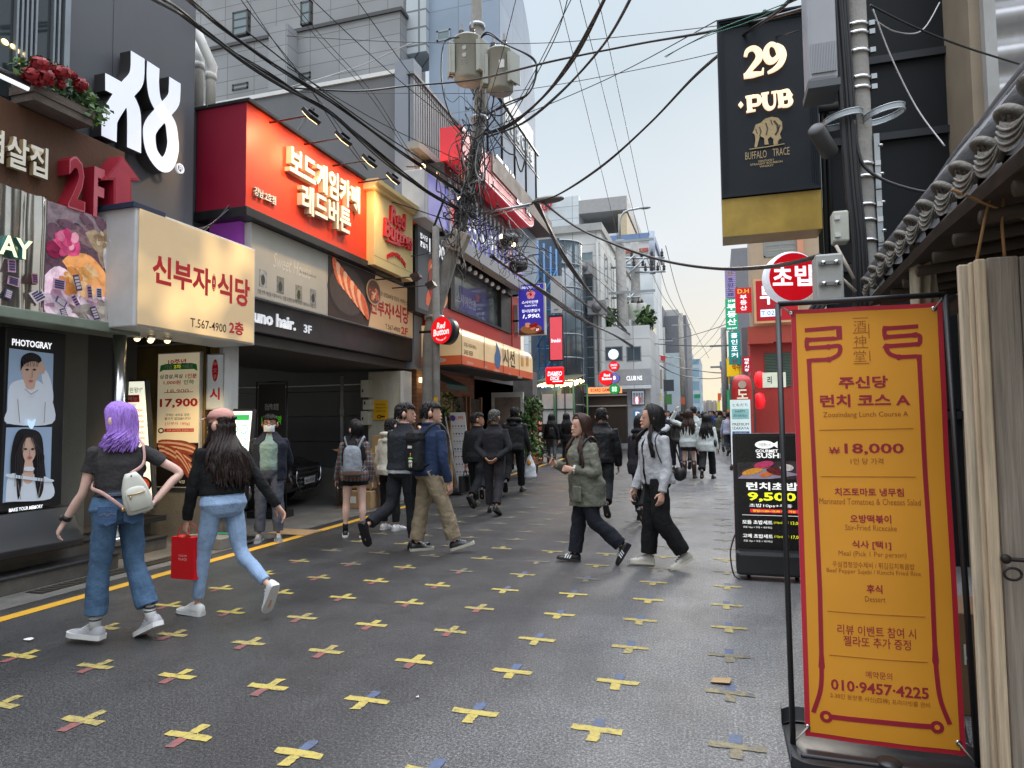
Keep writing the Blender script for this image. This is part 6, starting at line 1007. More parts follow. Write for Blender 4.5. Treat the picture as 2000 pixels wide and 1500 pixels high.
WG = [wood('gate_pale', (.5, .39, .26)), wood('gate_mid', (.36, .26, .16)), wood('gate_grey', (.28, .23, .185)), wood('gate_cream', (.55, .46, .34))]
for i, (l, r, dy, t, k) in enumerate(((1872, 1893, .1, 517, 3), (1893, 1905, .05, 512, 0), (1905, 1927, .0, 506, 0), (1928, 1990, .03, 503, 2), (1991, 2060, .032, 500, 2), (2061, 2140, .03, 500, 1))):
 a, b = PY(l, t, Y+dy), PY(r, t, Y+dy); mb = MB(); k2 = Y+dy+.03; lean = .0
 mb.box((a.x, Y+dy, .0), (b.x-.002, k2, a.z), WG[k]); mb.build('plank', o, bevel=.006)
p = PY(1965, 1092, Y-.01); mb = MB(); IR = M('iron', (.03, .026, .022), r=.55, met=.6, var=.3); mb.ball(p, (.018, .014, .018), IR, 12, 8); mb.tube([p, p+V3((.12, -.02, .0))], .008, IR, 8); mb.tube([p+V3((.012+.028*cos(t), -.02, -.05+.022*sin(t))) for t in [2*pi*i/16 for i in range(17)]], .005, IR, 6); mb.build('latch', o)
a, b = PY(1778, 500, 4.4), PY(1832, 585, 4.4); mb = MB(); n = 8; vs = []
for i in range(n+1):
 for j in range(5): vs.append((a.x+(b.x-a.x)*i/n, 4.4+.05*sin(i*1.9+j), a.z+.12-.02*i+(b.z-.6-a.z)*j/4))
mb.add(vs, [(i*5+j, (i+1)*5+j, (i+1)*5+j+1, i*5+j+1) for i in range(n) for j in range(4)], M('cream_cloth', (.42, .36, .26), r=.8, var=.3, stain=.4), True); tag(mb.build('cream_cloth', base=a), 'dirty cream cloth hanging under the tiled eave', 'cloth')
a, b = PY(1840, 1195, 4.0), PY(1905, 1400, 4.0); MBx = MB(); MBx.box((a.x, 4.0, .0), (b.x+.2, 4.4, a.z), M('carton_brown', (.22, .13, .07), r=.8, var=.15)); fr = Fr((a.x, 4.0, 0), (1, 0, 0), (0, 0, 1), b.x-a.x, a.z); MBx.txt(fr, 'k', .85, .6, .3, .2, .004, WHT, off=.02); tag(MBx.build('carton', base=(a.x, 4, 0), bevel=.006), 'brown carton standing behind the orange banner', 'carton')
Y = 3.45; fr = CF(Y, 1570, 600, 1440, 1882); fr.o = PY(1573, 1437, Y); fr.W = PY(1884, 1455, Y).x-fr.o.x; fr.H = PY(1535, 606, Y).z-fr.o.z
OB = thing('orange_banner', 'tall orange lunch course banner with crimson border on a black stand', 'banner', (fr.o.x+fr.W/2, Y, 0))
ORG = M('banner_orange', H('#e39a28'), r=.55, var=.04, vs=2, bump=.12, bs=3); CRI = M('banner_crimson', H('#bc2234'), r=.55, var=.05)
mb = MB(); n = 14; vs = []
def rip(a, b): return .02*sin(a*2.4+b*3)+.012*noise.noise(V3((a*3, b*4, 1)))
for i in range(n+1):
 for j in range(n*2+1): a, b = i/n, j/(2*n); vs.append(fr.p(a, b, rip(a, b)))
q = [(i*(2*n+1)+j, (i+1)*(2*n+1)+j, (i+1)*(2*n+1)+j+1, i*(2*n+1)+j+1) for i in range(n) for j in range(2*n)]
mb.add(vs, q, CRI, True); mb.add([v+fr.n*-.006 for v in vs], q, WHT, True); mb.build('vinyl', OB)
class Rp(Fr):
 def p(s, a, b, d=0): return s.o+s.r*(a*s.W)+s.u*(b*s.H)+s.n*(d+rip(a, b)+.0035)
rf = Rp(fr.o, fr.r, fr.u, fr.W, fr.H); mb = MB(); vs = []
for i in range(n+1):
 for j in range(n*2+1): vs.append(rf.p(.034+.932*i/n, .0105+.979*j/(2*n), -.0012))
mb.add(vs, q, ORG, True); CR2 = M('banner_ink', H('#9c1c2e'), r=.55, var=.03); BRN = M('banner_brown', H('#9a5518'), r=.55, var=.03)
S_ = lambda pts, w=.019, m=CR2, k=0: mb.stroke(rf, [rf.at(x, y) for x, y in (cr2(pts) if k else pts)], w, -.0005, .001, m)
def dense(pts, k=6):
 out = []
 for a, b in zip(pts, pts[1:]): out += [(a[0]+(b[0]-a[0])*i/k, a[1]+(b[1]-a[1])*i/k) for i in range(k)]
 return out+[pts[-1]]
S_(dense([(1572, 645), (1639, 639)])+dense([(1640, 660), (1575, 664), (1576, 680), (1620, 677)])+cr2([(1620, 677), (1640, 676), (1638, 692), (1620, 702)])+dense([(1620, 702), (1580, 704), (1582, 760), (1600, 1150), (1604, 1300)])+cr2([(1604, 1300), (1602, 1345), (1588, 1390)]))
S_(dense([(1796, 636), (1728, 641), (1729, 658), (1792, 653)])+cr2([(1792, 653), (1799, 656), (1799, 668)])+dense([(1797, 671), (1730, 676)])+cr2([(1730, 676), (1738, 690), (1756, 697)])+dense([(1756, 697), (1797, 695), (1800, 760), (1818, 1100), (1826, 1290)])+cr2([(1826, 1290), (1834, 1360), (1853, 1412)]))
S_(dense([(1622, 1398), (1820, 1416)]), .022)
for x, y in ((1613, 1398), (1828, 1417)): a, b = rf.at(x, y); mb.ell(rf, a, b, .027/fr.W, .027/fr.H, -.0005, .0012, CR2, 20); mb.ell(rf, a, b, .011/fr.W, .011/fr.H, .0008, .0018, ORG, 14)
for i, (ch, y) in enumerate((('酒', 637), ('神', 666), ('堂', 695))): txp(mb, rf, ch, (1668, y), (1692, y), 22, .0008, BRN, off=-.012); S_([(1666, y-16), (1696, y-17)], .002, BRN)
S_([(1668, 710), (1698, 709)], .002, BRN); S_([(1697, 632), (1698, 660)], .003, BRN); S_([(1699, 685), (1700, 705)], .003, BRN)
for t, l, r, h, m, of in (('주신당', (1638, 748), (1735, 745), 24, CR2, .03), ('런치 코스 A', (1601, 783), (1779, 781), 25, CR2, .03), ('Zoosindang Lunch Course A', (1607, 810), (1775, 811), 13, BRN, .0), ('18,000', (1649, 878), (1767, 877), 23, CR2, .02), ('1인 당 가격', (1661, 901), (1726, 901), 12, BRN, .006), ('치즈토마토 냉무침', (1629, 960), (1766, 962), 16, CR2, .022), ('Marinated Tomatoes & Cheeses Salad', (1599, 978), (1799, 981), 12, BRN, -.004), ('오방떡볶이', (1659, 1012), (1740, 1014), 16, CR2, .022), ('Stir-Fried Ricecake', (1649, 1029), (1751, 1031), 11, BRN, -.004), ('식사 [택1]', (1662, 1062), (1739, 1065), 17, CR2, .022), ('Meal (Pick 1 Per person)', (1636, 1080), (1769, 1084), 13, BRN, -.004), ('우삼겹청양수제비 / 튀김김치볶음밥', (1624, 1098), (1785, 1107), 12, BRN, .0), ('Beef Pepper Sujebi / Kimchi Fried Rice', (1613, 1112), (1797, 1121), 11, BRN, -.004), ('후식', (1690, 1147), (1721, 1149), 17, CR2, .022), ('Dessert', (1687, 1167), (1727, 1168), 11, BRN, -.004), ('리뷰 이벤트 참여 시', (1634, 1226), (1787, 1236), 20, CR2, .004), ('젤라또 추가 증정', (1646, 1248), (1777, 1258), 20, CR2, .004), ('예약문의', (1689, 1314), (1740, 1318), 14, CR2, .0), ('010·9457·4225', (1622, 1336), (1812, 1350), 22, CR2, .022), ('2-30인 동양풍 사신(四神) 프라이빗룸 완비', (1621, 1357), (1814, 1374), 12, BRN, .0)):
 txp(mb, rf, t, l, r, h, .0006, m, off=of)
a, b = rf.at(1629, 880); mb.txt(rf, 'W', a, b, .07, .017, .0006, CR2, off=.015); S_([(1619, 879), (1640, 879)], .004); S_([(1619, 883), (1640, 883)], .003)
for l, r in (((1599, 840), (1785, 837)), ((1602, 930), (1790, 932)), ((1615, 1191), (1806, 1204)), ((1619, 1277), (1810, 1292))): S_(dense([l, r]), .0022, BRN)
mb.build('print', OB); mb = MB()
bl_, br_, tl_, tr_ = PY(1549, 1452, Y-.02), PY(1910, 1496, Y-.02), PY(1519, 594, Y-.02), PY(1846, 577, Y-.02); tr_.z = tl_.z
mb.tube([bl_, tl_], .013, BLK, 8); mb.tube([br_, tr_], .013, BLK, 8); mb.tube([tl_, tr_], .013, BLK, 8); mb.build('frame', OB)
mb = MB(); EY = M('eyelet', (.6, .6, .58), r=.25, met=1)
for (x, y), c in (((1544, 612), tl_), ((1826, 602), tr_), ((1577, 1418), bl_), ((1869, 1447), br_)):
 p = rf.p(*rf.at(x, y), .002); mb = MB(); mb.lathe([(.004, 0), (.011, 0), (.012, .004), (.004, .004)], p, EY, 14, (0, -1, 0)); mb.tube([p+V3((0, -.004, 0)), c], .0035, M('cord', (.4, .38, .34)), 5); mb.build('eyelet', OB); zb = bl_.z
mb = MB(); x0, x1 = bl_.x-.03, br_.x+.04; yy = [(.31, 0), (.33, .1), (.3, zb-.05), (.2, zb), (.06, zb+.03), (-.1, zb+.03)]
prof = [(-.26, .0), (-.3, .06), (-.28, zb-.03), (-.2, zb+.0), (.2, zb+.0), (.28, zb-.03), (.3, .06), (.26, 0)]
mb.loft([[V3((x, Y+y*k, z)) for y, z in prof] for x, k in ((x0, .82), (x0+.04, .96), (x0+.08, 1), (x1-.08, 1), (x1-.04, .96), (x1, .82))], BP, True, True); mb.lathe([(.05, 0), (.055, .02), (.03, .035), (.0, .035)], ((x0+x1)/2, Y-.12, zb-.005), BP, 16); mb.tube([(x0+.05, Y-.14, zb+.004), (x1-.05, Y-.14, zb+.004)], .012, BP, 6); mb.build('base', OB, bevel=.006)
# right concrete pole with boxes
Y = 5.9; bx, tx_ = PY(1692, 570, Y), PY(1655, 0, Y); o = RP = thing('right_pole', 'concrete utility pole with clamps and ring bracket beside the pub sign', 'pole', (bx.x, Y, 0)); mb = MB(); mb.lathe([(.1, 0), (.092, bx.z), (.085, tx_.z), (.08, 8.5)], (bx.x, Y, 0), GREYP, 20); mb.build('shaft', o)
for py in (45, 62, 98, 150, 170, 320, 345, 400, 430, 470): z = PY(1670, py, Y-.09).z; mb = MB(); mb.lathe([(.098, -.012), (.103, -.012), (.103, .012), (.098, .012)], (bx.x, Y, z), STEEL, 20); mb.box((bx.x+.09, Y-.06, z-.02), (bx.x+.13, Y-.03, z+.02), STEEL); mb.build('clamp', o)
mb = MB(); z = PY(1690, 232, Y-.09).z
for dx_ in (-.14, .16): mb.tube([(bx.x+dx_+.15*cos(t), Y-.08+.13*sin(t), z+.03*cos(t)) for t in [2*pi*i/20 for i in range(21)]], (.006, .03)[0:1]*21, M('galvanised', (.4, .43, .45), r=.4, met=.7), 6); mb.tube([(bx.x+dx_+.15*cos(t), Y-.08+.13*sin(t), z+.045+.03*cos(t)) for t in [2*pi*i/20 for i in range(21)]], .006, M('galvanised', 0), 6)
for dx_ in (-.14, .16):
 mb.loft([[V3((bx.x+dx_+.15*cos(t), Y-.08+.13*sin(t), z+zz_+.03*cos(t))) for t in [2*pi*i/24 for i in range(24)]] for zz_ in (-.005, .05)], M('galvanised', 0), False)
mb.build('ring_bracket', o); mb = MB()
for k in range(5): z = PY(1700, 290+55*k, Y).z; mb.box((bx.x+.09, Y-.05, z-.12), (bx.x+.13, Y-.02, z+.1), M('galvanised', 0)); mb.tube([(bx.x+.15, Y-.05, z), (bx.x+.12, Y-.05, z)], .012, STEEL, 6)
mb.build('step_bracket', o)
def box_px(name, label, Y, l, t, r, b, dep, m, cat, bev=.015):
 p, q = PY(l, t, Y), PY(r, b, Y); mb = MB(); mb.box((p.x, Y, q.z), (q.x, Y+dep, p.z), m); o = mb.build(name, base=(p.x, Y, q.z), bevel=bev); tag(o, label, cat); return o, p, q
CG = M('cabinet_grey', (.36, .37, .4), r=.5, var=.06, stain=.2)
o, p, q = box_px('grey_cabinet', 'large grey cabinet with a vent hung high beside the pub sign', 5.6, 1572, -60, 1638, 152, .3, CG, 'cabinet', .03)
a, b = PY(1583, 88, 5.6), PY(1635, 138, 5.6); mb = MB(); mb.box((a.x, 5.592, b.z), (b.x, 5.6, a.z), M('vent_dark', (.14, .15, .16), r=.5))
for k in range(16): x = a.x+(b.x-a.x)*k/16; mb.box((x, 5.586, b.z), (x+.008, 5.592, a.z), CG)
mb.build('vent', o); MB().box((p.x-.01, 5.58, q.z-.06), (q.x+.01, 5.92, q.z-.003), M('cabinet_shoe', (.1, .11, .12), r=.5)).build('shoe', o)
o, p, q = box_px('ivory_box', 'small ivory terminal box strapped to the concrete pole', 5.7, 1626, 412, 1660, 470, .14, M('ivory_box', (.5, .5, .43), r=.5, stain=.2), 'box'); mb = MB()
for z in (p.z-.06, q.z+.05): mb.box((p.x+.01, 5.685, z-.015), (p.x+.05, 5.7, z+.015), STEEL)
mb.build('hinge', o)
o, p, q = box_px('grey_junction_box', 'grey junction box with two latches above the orange banner', 5.3, 1592, 497, 1650, 585, .2, M('junction_grey', (.4, .4, .37), r=.5, stain=.25), 'box'); mb = MB()
for z in (p.z-.07, (p.z+q.z)/2-.05): mb.box((p.x+.02, 5.285, z-.012), (q.x-.02, 5.3, z+.012), M('latch_grey', (.22, .22, .22), r=.4)); mb.lathe([(.016, 0), (.016, .014)], (p.x+.05, 5.285, z), STEEL, 10, (0, -1, 0)); mb.lathe([(.016, 0), (.016, .014)], (q.x-.05, 5.285, z), STEEL, 10, (0, -1, 0))
mb.build('latch', o)
p, q = PY(1592, 250, 5.5), PY(1622, 300, 5.75); mb = MB(); mb.tube([p, p.lerp(q, .05), q.lerp(p, .05), q], [.045, .062, .066, .05], M('horn_grey', (.07, .07, .072), r=.5), 16); tag(mb.build('splice_closure', base=p), 'dark grey cable splice cylinder hung left of the concrete pole', 'cable closure')
mb = MB()
for k in range(9):
 dx_ = -.13+.022*k*.5+random.uniform(-.02, .02); mb.tube(crom([(bx.x+dx_-.06, Y-.12, 4.9+random.random()), (bx.x+dx_-.02, Y-.12, 4.2), (bx.x+dx_, Y-.13, 3.4), (bx.x+dx_+.03, Y-.13, 2.7), (bx.x+dx_, Y-.13, 1.4)], 5), (.005 if k == 4 else random.choice((.008, .011, .017))), M('wire_teal', (.02, .2, .13), r=.5) if k == 4 else BLK, 6)
mb.tube(crom([(bx.x-.06, Y-.12, 3.9), (bx.x+.0, Y-.14, 3.5), (bx.x+.35, Y-.2, 3.25), (bx.x+.8, Y-.3, 3.15)], 6), .014, BLK, 6); tag(mb.build('cable_bundle', base=(bx.x-.1, Y-.12, 1.4)), 'black cable bundle running down the right concrete pole', 'cable')
o = tag(MB().tube([PY(1633, 480, 5.6), PY(1668, 545, 5.5)], .014, M('bracket_grey', (.35, .3, .24)), 6).tube([PY(1640, 540, 5.4), PY(1672, 570, 5.4)], .012, M('bracket_grey', 0), 6).build('box_bracket', base=PY(1650, 520, 5.5)), 'thin steel struts between junction box and concrete pole', 'bracket')
# leaning transformer pole
Y = 12.1; pts = [(840, 903), (840, 700), (848, 620), (868, 545), (893, 460), (915, 370), (930, 290), (938, 210), (935, 140), (932, 60), (930, -30)]
q = [PY(*p, Y) for p in pts]; o = TP = thing('transformer_pole', 'leaning concrete pole carrying two grey transformers and tangled cables', 'pole', (q[0].x, Y, SL(Y))); q[0].z = SL(Y); mb = MB(); mb.tube(crom(q, 4), [.16-.0014*i for i in range(4*(len(q)-1)+1)], GREYP, 18); mb.build('shaft', o); mb = MB()
for py, w_ in ((52, .16), (166, .16), (232, .17), (420, .19), (620, .2)):
 i = min(range(len(pts)), key=lambda k: abs(pts[k][1]-py)); x = pts[i][0]+(py-pts[i][1])*((pts[i-1][0]-pts[i][0])/(pts[i-1][1]-pts[i][1]) if i else 0); p = PY(x, py, Y); MB().lathe([(w_-.02, -.03), (w_, -.03), (w_, .03), (w_-.02, .03)], p, M('galvanised', 0), 18).build('clamp', o)
TRG = M('transformer_grey', (.44, .45, .4), r=.45, var=.08, vs=3, stain=.35); INS = M('insulator', (.05, .035, .032), r=.3)
def transformer(cx, cy, rp, hp, Y, label, num):
 c = PY(cx, cy, Y); r = rp*Y/1300; h = hp*Y/1300*.98; o = thing('transformer', label, 'transformer', c, 'pole transformers'); mb = MB(); mb.lathe([(r*.9, -h/2-.03), (r, -h/2), (r, h/2), (r*1.05, h/2+.005), (r*1.05, h/2+.03), (r*.8, h/2+.08), (.02, h/2+.1)], c, TRG, 28); mb.build('tank', o); mb = MB()
 for a in (-2.6, -.35):
  mb = MB(); d = V3((cos(a), sin(a), 0)); t = V3((-d.y, d.x, 0))
  for k in (-1, 0, 1): mb.obox(c+d*(r+.05)+t*.09*k-V3((0, 0, .02)), d*.05, t*.025, V3((0, 0, h*.4)), TRG)
  mb.obox(c+d*(r+.1)-V3((0, 0, .02)), d*.012, t*.15, V3((0, 0, h*.42)), TRG); mb.build('radiator', o, bevel=.015)
 mb = MB()
 for dx_ in (-.12, .1): p = c+V3((dx_, -.05, h/2+.08)); mb.lathe([(.04, 0), (.06, .03), (.035, .05), (.06, .08), (.035, .1), (.055, .13), (.025, .16), (.02, .28)], p, INS, 12)
 mb.build('bushing', o); fr = Fr(c+V3((0, -r-.004, 0)), (1, 0, 0), (0, 0, 1)); mb = MB()
 if num:
  mb.txt(fr, '50', .02, -h*.2, .13, .11, 0, M('stencil', (.22, .22, .2), r=.5), off=.005)
  for z in (.12, -.02): mb.ell(fr, .02, z, .05, .05, -.01, .001, M('stencil', 0)); mb.ell(fr, .02, z, .04, .04, -.01, .002, TRG)
 else: mb.rect(fr, .06, -.05, .16, .1, -.01, .004, WHT)
 mb.build('marking', o); mb = MB(); mb.tube([c+V3((0, r, .1)), V3((PY(935, cy, Y).x, Y+.4, c.z+.1))], .04, M('galvanised', 0), 6); mb.build('bracket', o)
transformer(915, 120, 31, 86, 11.55, 'grey transformer with a stencilled 50, left of the pole', True); transformer(977, 142, 28, 80, 11.7, 'grey transformer with a small white plate, right of the pole', False)
o, p, q_ = box_px('tan_box', 'tilted beige box strapped to the leaning pole', 11.8, 868, 442, 902, 478, .2, M('beige_box', (.45, .42, .34), r=.5), 'box'); o.rotation_euler = (0, rad(25), 0)
x = PY(851, 500, 11.8).x; mb = MB(); mb.lathe([(.075, SL(12)), (.07, PY(851, 444, 11.8).z), (.01, PY(851, 441, 11.8).z)], (x, 11.8, 0), GREYP, 14); mb.tube(crom([(x, 11.8, PY(851, 444, 11.8).z), (x-.05, 11.8, 5.3), (x+.2, 11.8, 5.9)], 5), .025, BLK, 6); tag(mb.build('short_pole', base=(x, 11.8, 0)), 'slim grey pole with a cut top beside the leaning pole', 'pole')
mb = MB(); z = SL(12); mb.box((x-.01, 11.7, 1.75), (x+.06, 11.725, 2.0), YNO); tag(mb.build('pole_tag', base=(x, 11.7, 1.75)), 'small yellow tag on the slim grey pole', 'tag')
a, b = PY(935, 418, 12), PY(1040, 398, 12); o = thing('street_lamp', 'flat street lamp on a long horizontal arm from the leaning pole', 'lamp', b); MB().tube([a, b], .025, M('galvanised', 0), 8).tube([PY(960, 422, 12), PY(1035, 402, 12)], .012, M('galvanised', 0), 6).build('arm', o); c = PY(1072, 390, 12); MB().ball(c, (.3, .13, .065), M('lamp_grey', (.2, .19, .18), r=.4), 20, 10).build('head', o)
for k, (px, py, lb) in enumerate(((1003, 522, 'large black round spotlight under the cable bundle'), (985, 470, 'small black spotlight above the large round one'))):
 p = PY(px, py, 12.6-.2*k); mb = MB(); mb.lathe([(.1, -.02), (.13, 0), (.12, .28), (.06, .32)], p, BLK, 18, (.5, .8, .3)); mb.lathe([(.0, 0), (.1, 0)], p-V3((.005, .009, .003)), GLS, 18, (.5, .8, .3)); mb.tube([p+V3((.1, .2, .1)), p+V3((.0, .3, .5))], .015, BLK, 6); tag(mb.build('spotlight', base=p), lb, 'spotlight')
for px, py, r, lb in ((980, 462, .05, 'small glowing warm lamp in the cable tangle'), (1003, 478, .045, 'small glowing warm lamp just above the round spotlight'), (898, 388, .045, 'small glowing warm lamp behind the leaning pole')): p = PY(px, py, 12.4); tag(MB().ball(p, r, E('bulb_warm', 0), 10, 6).build('cable_lamp', base=p), lb, 'lamp')
def fpole(px, t, Y, r, name, label, lean=0, m=GREYP):
 p = PY(px, t, Y); o = thing(name, label, 'pole', (p.x+lean, Y, SL(Y))); mb = MB(); mb.tube([(p.x+lean, Y, SL(Y)), p], [r, r*.8], m, 12); mb.build('shaft', o); return o, p
o, p = fpole(1211, 470, 35, .33, 'striped_pole', 'concrete pole with yellow and black stripes near its foot', .12); mb = MB(); mb.tube([p, p+V3((0, 0, 1.0))] + [p+V3((.55-.55*cos(t), 0, 1.0+.6*sin(t))) for t in (.5, 1.0, 1.5)]+[p+V3((1.2, 0, 1.65))], .06, M('galvanised', 0), 8); mb.ball(p+V3((1.35, 0, 1.62)), (.3, .1, .07), M('lamp_grey', 0), 10, 6); mb.build('lamp_arm', o); mb = MB(); SY = M('hazard_yellow', H('#e0b01a')); x = p.x+.1
for k in range(4):
 for i in range(12): a = -pi*.99+pi*i/12; mb.loft([[V3((x+.345*cos(t), 35+.345*sin(t), SL(35)+.9+.35*k+z+.25*(t+pi)/pi)) for t in (a, a+pi/12)] for z in (0, .17)], SY if k % 2 == 0 else BLK, False, True, False)
mb.build('hazard_stripe', o)
for z in (10.9, 8.2): MB().box((p.x-.6, 34.6, z-.06), (p.x+1.8, 34.7, z+.06), M('galvanised', 0)).build('cross_arm', o)
o, p = fpole(1239, 470, 37, .3, 'crossarm_pole', 'concrete pole with insulators on cross arms and two far transformers', .1)
for py, l, r in ((505, 1200, 1298), (523, 1190, 1278), (532, 1240, 1300), (582, 1195, 1250), (668, 1195, 1240)):
 a, b = PY(l, py, 36.6), PY(r, py-2, 36.6); MB().tube([a, b], .06, M('galvanised', 0), 6).build('cross_arm', o); mb = MB()
 for k in range(4): c = a.lerp(b, .35+.2*k); mb.lathe([(.05, 0), (.1, .08), (.06, .14), (.1, .22), (.05, .3), (.03, .45)], c+V3((0, 0, .05 if py < 540 else -.5)), INS, 8)
 mb.build('insulator', o)
x = PY(1274, 500, 36.8).x; MB().tube([(x, 36.8, PY(1274, 535, 36.8).z), (x, 36.8, PY(1274, 452, 36.8).z)], .16, M('galv_blue', (.3, .34, .42), r=.5), 8).build('steel_strut', o); mb = MB()
for a, b in (((1213, 550), (1258, 505)), ((1213, 522), (1240, 498)), ((1213, 605), (1240, 570))): mb.tube([PY(*a, 36.5), PY(*b, 36.5)], .05, M('galvanised', 0), 6)
mb.build('brace', o)
for k, (px, lb) in enumerate(((1236, 'pale far transformer, left of two on the cross arm pole'), (1254, 'pale far transformer, right of two on the cross arm pole'))): c = PY(px, 609, 36.2); mb = MB(); mb.lathe([(.27, -.42), (.3, -.4), (.3, .4), (.2, .45)], c, TRG, 16); mb.lathe([(.06, .45), (.09, .55), (.04, .7)], c, INS, 8); tag(mb.build('far_transformer', base=c), lb, 'transformer', 'far transformers')
for px, t, Y, r, lb, le in ((1293, 640, 60, .3, 'far concrete pole before the slate block, left', 0), (1329, 612, 70, .3, 'far concrete pole with a thin arm at the right of the slate block', .1), (1413, 640, 46, .22, 'far right concrete pole beside the hanging signs', 0)):
 o, p = fpole(px, t, Y, r, 'far_pole', lb, le); o['group'] = 'far concrete poles'
 for z in (1.2, 2.6): MB().box((p.x-.9, Y-.1, p.z-z-.06), (p.x+.9, Y, p.z-z+.06), M('galvanised', 0)).build('cross_arm', o)
# overhead cables
def cable(label, pts, r=.012, strands=1, spread=.05, m=None, group='overhead cables'):
 base = [PY(x, y, Y) for x, y, Y in pts]; mb = MB()
 for s_ in range(strands):
  off = V3((random.uniform(-1, 1), random.uniform(-1, 1), random.uniform(-1, 1)))*spread*(strands > 1); ph = random.random()*6
  P = crom(base, 8); P = [p+off*(.6+.6*sin(ph+i*.35)) for i, p in enumerate(P)]; mb.tube(P, r*random.uniform(.75, 1.2) if strands > 1 else r, m or BLK, 5)
 o = mb.build('overhead_cable', base=base[0]); tag(o, label, 'cable', group); return o
cable('thick black cable bundle sweeping from the top left to the leaning pole', [(285, -15, 5), (350, 25, 6), (450, 100, 7), (560, 172, 8.2), (650, 225, 9.2), (760, 320, 10.5), (850, 385, 11.4), (930, 425, 12)], .016, 7, .045)
cable('second black cable bundle just above the thickest one', [(355, -15, 6), (420, 45, 7), (520, 115, 8), (640, 195, 9.3), (740, 265, 10.3), (830, 330, 11.2), (930, 400, 12)], .014, 4, .03)
cable('black cable crossing level from the bundle past the transformers to the pub sign', [(575, 172, 9), (700, 178, 10), (800, 168, 10.8), (930, 155, 11), (1080, 120, 10), (1250, 85, 9), (1400, 60, 8), (1560, 20, 6.5), (1650, -20, 6)], .02, 2, .02)
cable('thin pale wire crossing high in front of the transformers', [(560, 70, 9), (790, 82, 11), (1060, 84, 11), (1300, 62, 10), (1480, 40, 8)], .007, 1)
cable('thin wire just below the level black cable', [(575, 180, 9), (800, 182, 11), (1000, 178, 11), (1300, 125, 9.5), (1560, 60, 7)], .006, 1)
cable('black cable rising from the leaning pole to the top centre', [(945, 262, 12), (1000, 240, 11.8), (1060, 190, 11), (1120, 110, 9.5), (1180, 0, 8), (1195, -40, 7.6)], .02, 2, .03)
cable('second black cable rising from the leaning pole to the top centre', [(950, 268, 12), (1020, 240, 11.6), (1100, 175, 10.5), (1180, 85, 9), (1240, -20, 7.6)], .018, 2, .03)
cable('steep thin cable from the pole to the top of the frame', [(935, 330, 12), (985, 255, 11.9), (1040, 160, 11.5), (1090, 60, 11), (1115, -30, 10.5)], .01, 1)
cable('long sagging black cable from the street lamp to the boxes on the right', [(1050, 388, 12), (1120, 440, 11.7), (1200, 478, 11), (1290, 508, 10), (1400, 525, 8.6), (1500, 522, 7), (1600, 500, 5.4)], .02, 2, .012)
cable('black cable from the street lamp up to the pub sign', [(1040, 395, 12), (1090, 380, 11.5), (1180, 320, 10.5), (1270, 240, 9.5), (1360, 145, 8.5), (1450, 70, 7.4), (1520, 20, 6.6), (1580, -40, 6)], .015, 2, .02)
cable('thick cable falling from the lamp toward the striped pole', [(1048, 390, 12), (1075, 450, 14), (1110, 510, 17), (1160, 580, 22), (1205, 625, 30), (1236, 660, 37)], .028, 3, .05)
cable('black cable falling from the spotlights to the far poles', [(985, 470, 12.4), (1050, 520, 15), (1110, 570, 19), (1180, 620, 26), (1240, 660, 36), (1270, 680, 44)], .025, 2, .05)
cable('black cable running low from the awning toward the far poles', [(960, 500, 12.4), (1060, 570, 16), (1140, 625, 22), (1200, 655, 28), (1265, 690, 40), (1330, 700, 60)], .028, 3, .06)
cable('level black cable crossing the far street below the green signs', [(1240, 668, 37), (1300, 673, 37), (1380, 676, 36), (1470, 672, 30), (1520, 668, 22)], .025, 1)
cable('far cable climbing from the far pole to the green signs', [(1275, 664, 45), (1330, 660, 44), (1400, 640, 38), (1440, 622, 30)], .02, 1)
cable('far cable sagging under the level one', [(1240, 700, 37), (1290, 705, 45), (1340, 720, 60), (1400, 728, 60), (1450, 715, 40)], .025, 2, .1)
cable('far cable dipping behind the red lantern side', [(1255, 690, 37), (1320, 730, 55), (1380, 740, 60), (1425, 736, 50)], .025, 2, .1)
for k, (a, b) in enumerate((((1088, -20, 20), (1208, 470, 36)), ((1128, -20, 20), (1250, 465, 36)), ((1165, -20, 20), (1268, 460, 36)))): cable(('leftmost of three high wires over the street', 'middle of three high wires over the street', 'rightmost of three high wires over the street')[k], [a, ((a[0]+b[0])/2+4, (a[1]+b[1])/2+15, 27), b], .014, 1, group='high wires')
for k, (a, b) in enumerate((((1262, 500, 37), (1345, 640, 70)), ((1285, 505, 37), (1350, 645, 72)), ((1300, 480, 37), (1385, 700, 80)))): cable(('high far wire dropping from the cross arms, left', 'high far wire dropping from the cross arms, middle', 'high far wire dropping from the cross arms, right')[k], [a, ((a[0]+b[0])/2-8, (a[1]+b[1])/2+10, 50), b], .02, 1, group='high wires')
for k in range(3): cable(('thin far wire to the right signs, upper', 'thin far wire to the right signs, middle', 'thin far wire to the right signs, lower')[k], [(1345, 690+14*k, 75), (1390, 640+20*k, 60), (1440, 560+25*k, 32)], .016, 1, group='far thin wires')
cable('thin wires running diagonally over the tiled building', [(475, -10, 9), (560, 110, 10), (650, 230, 11), (720, 330, 12)], .007, 2, .05)
cable('thin diagonal wires from the top toward the slat screen', [(560, -10, 9), (650, 100, 10), (740, 210, 11), (810, 310, 12)], .007, 2, .12)
cable('pair of black cables dropping from the bundle to the cream light box', [(612, 212, 8.8), (540, 310, 7.9), (470, 385, 7.2), (420, 432, 6.8), (385, 455, 6.5)], .011, 3, .03)
cable('loose black cable across the cream pillar to the leaning pole', [(735, 385, 10.5), (800, 405, 11), (860, 425, 11.6), (920, 440, 12)], .01, 1)
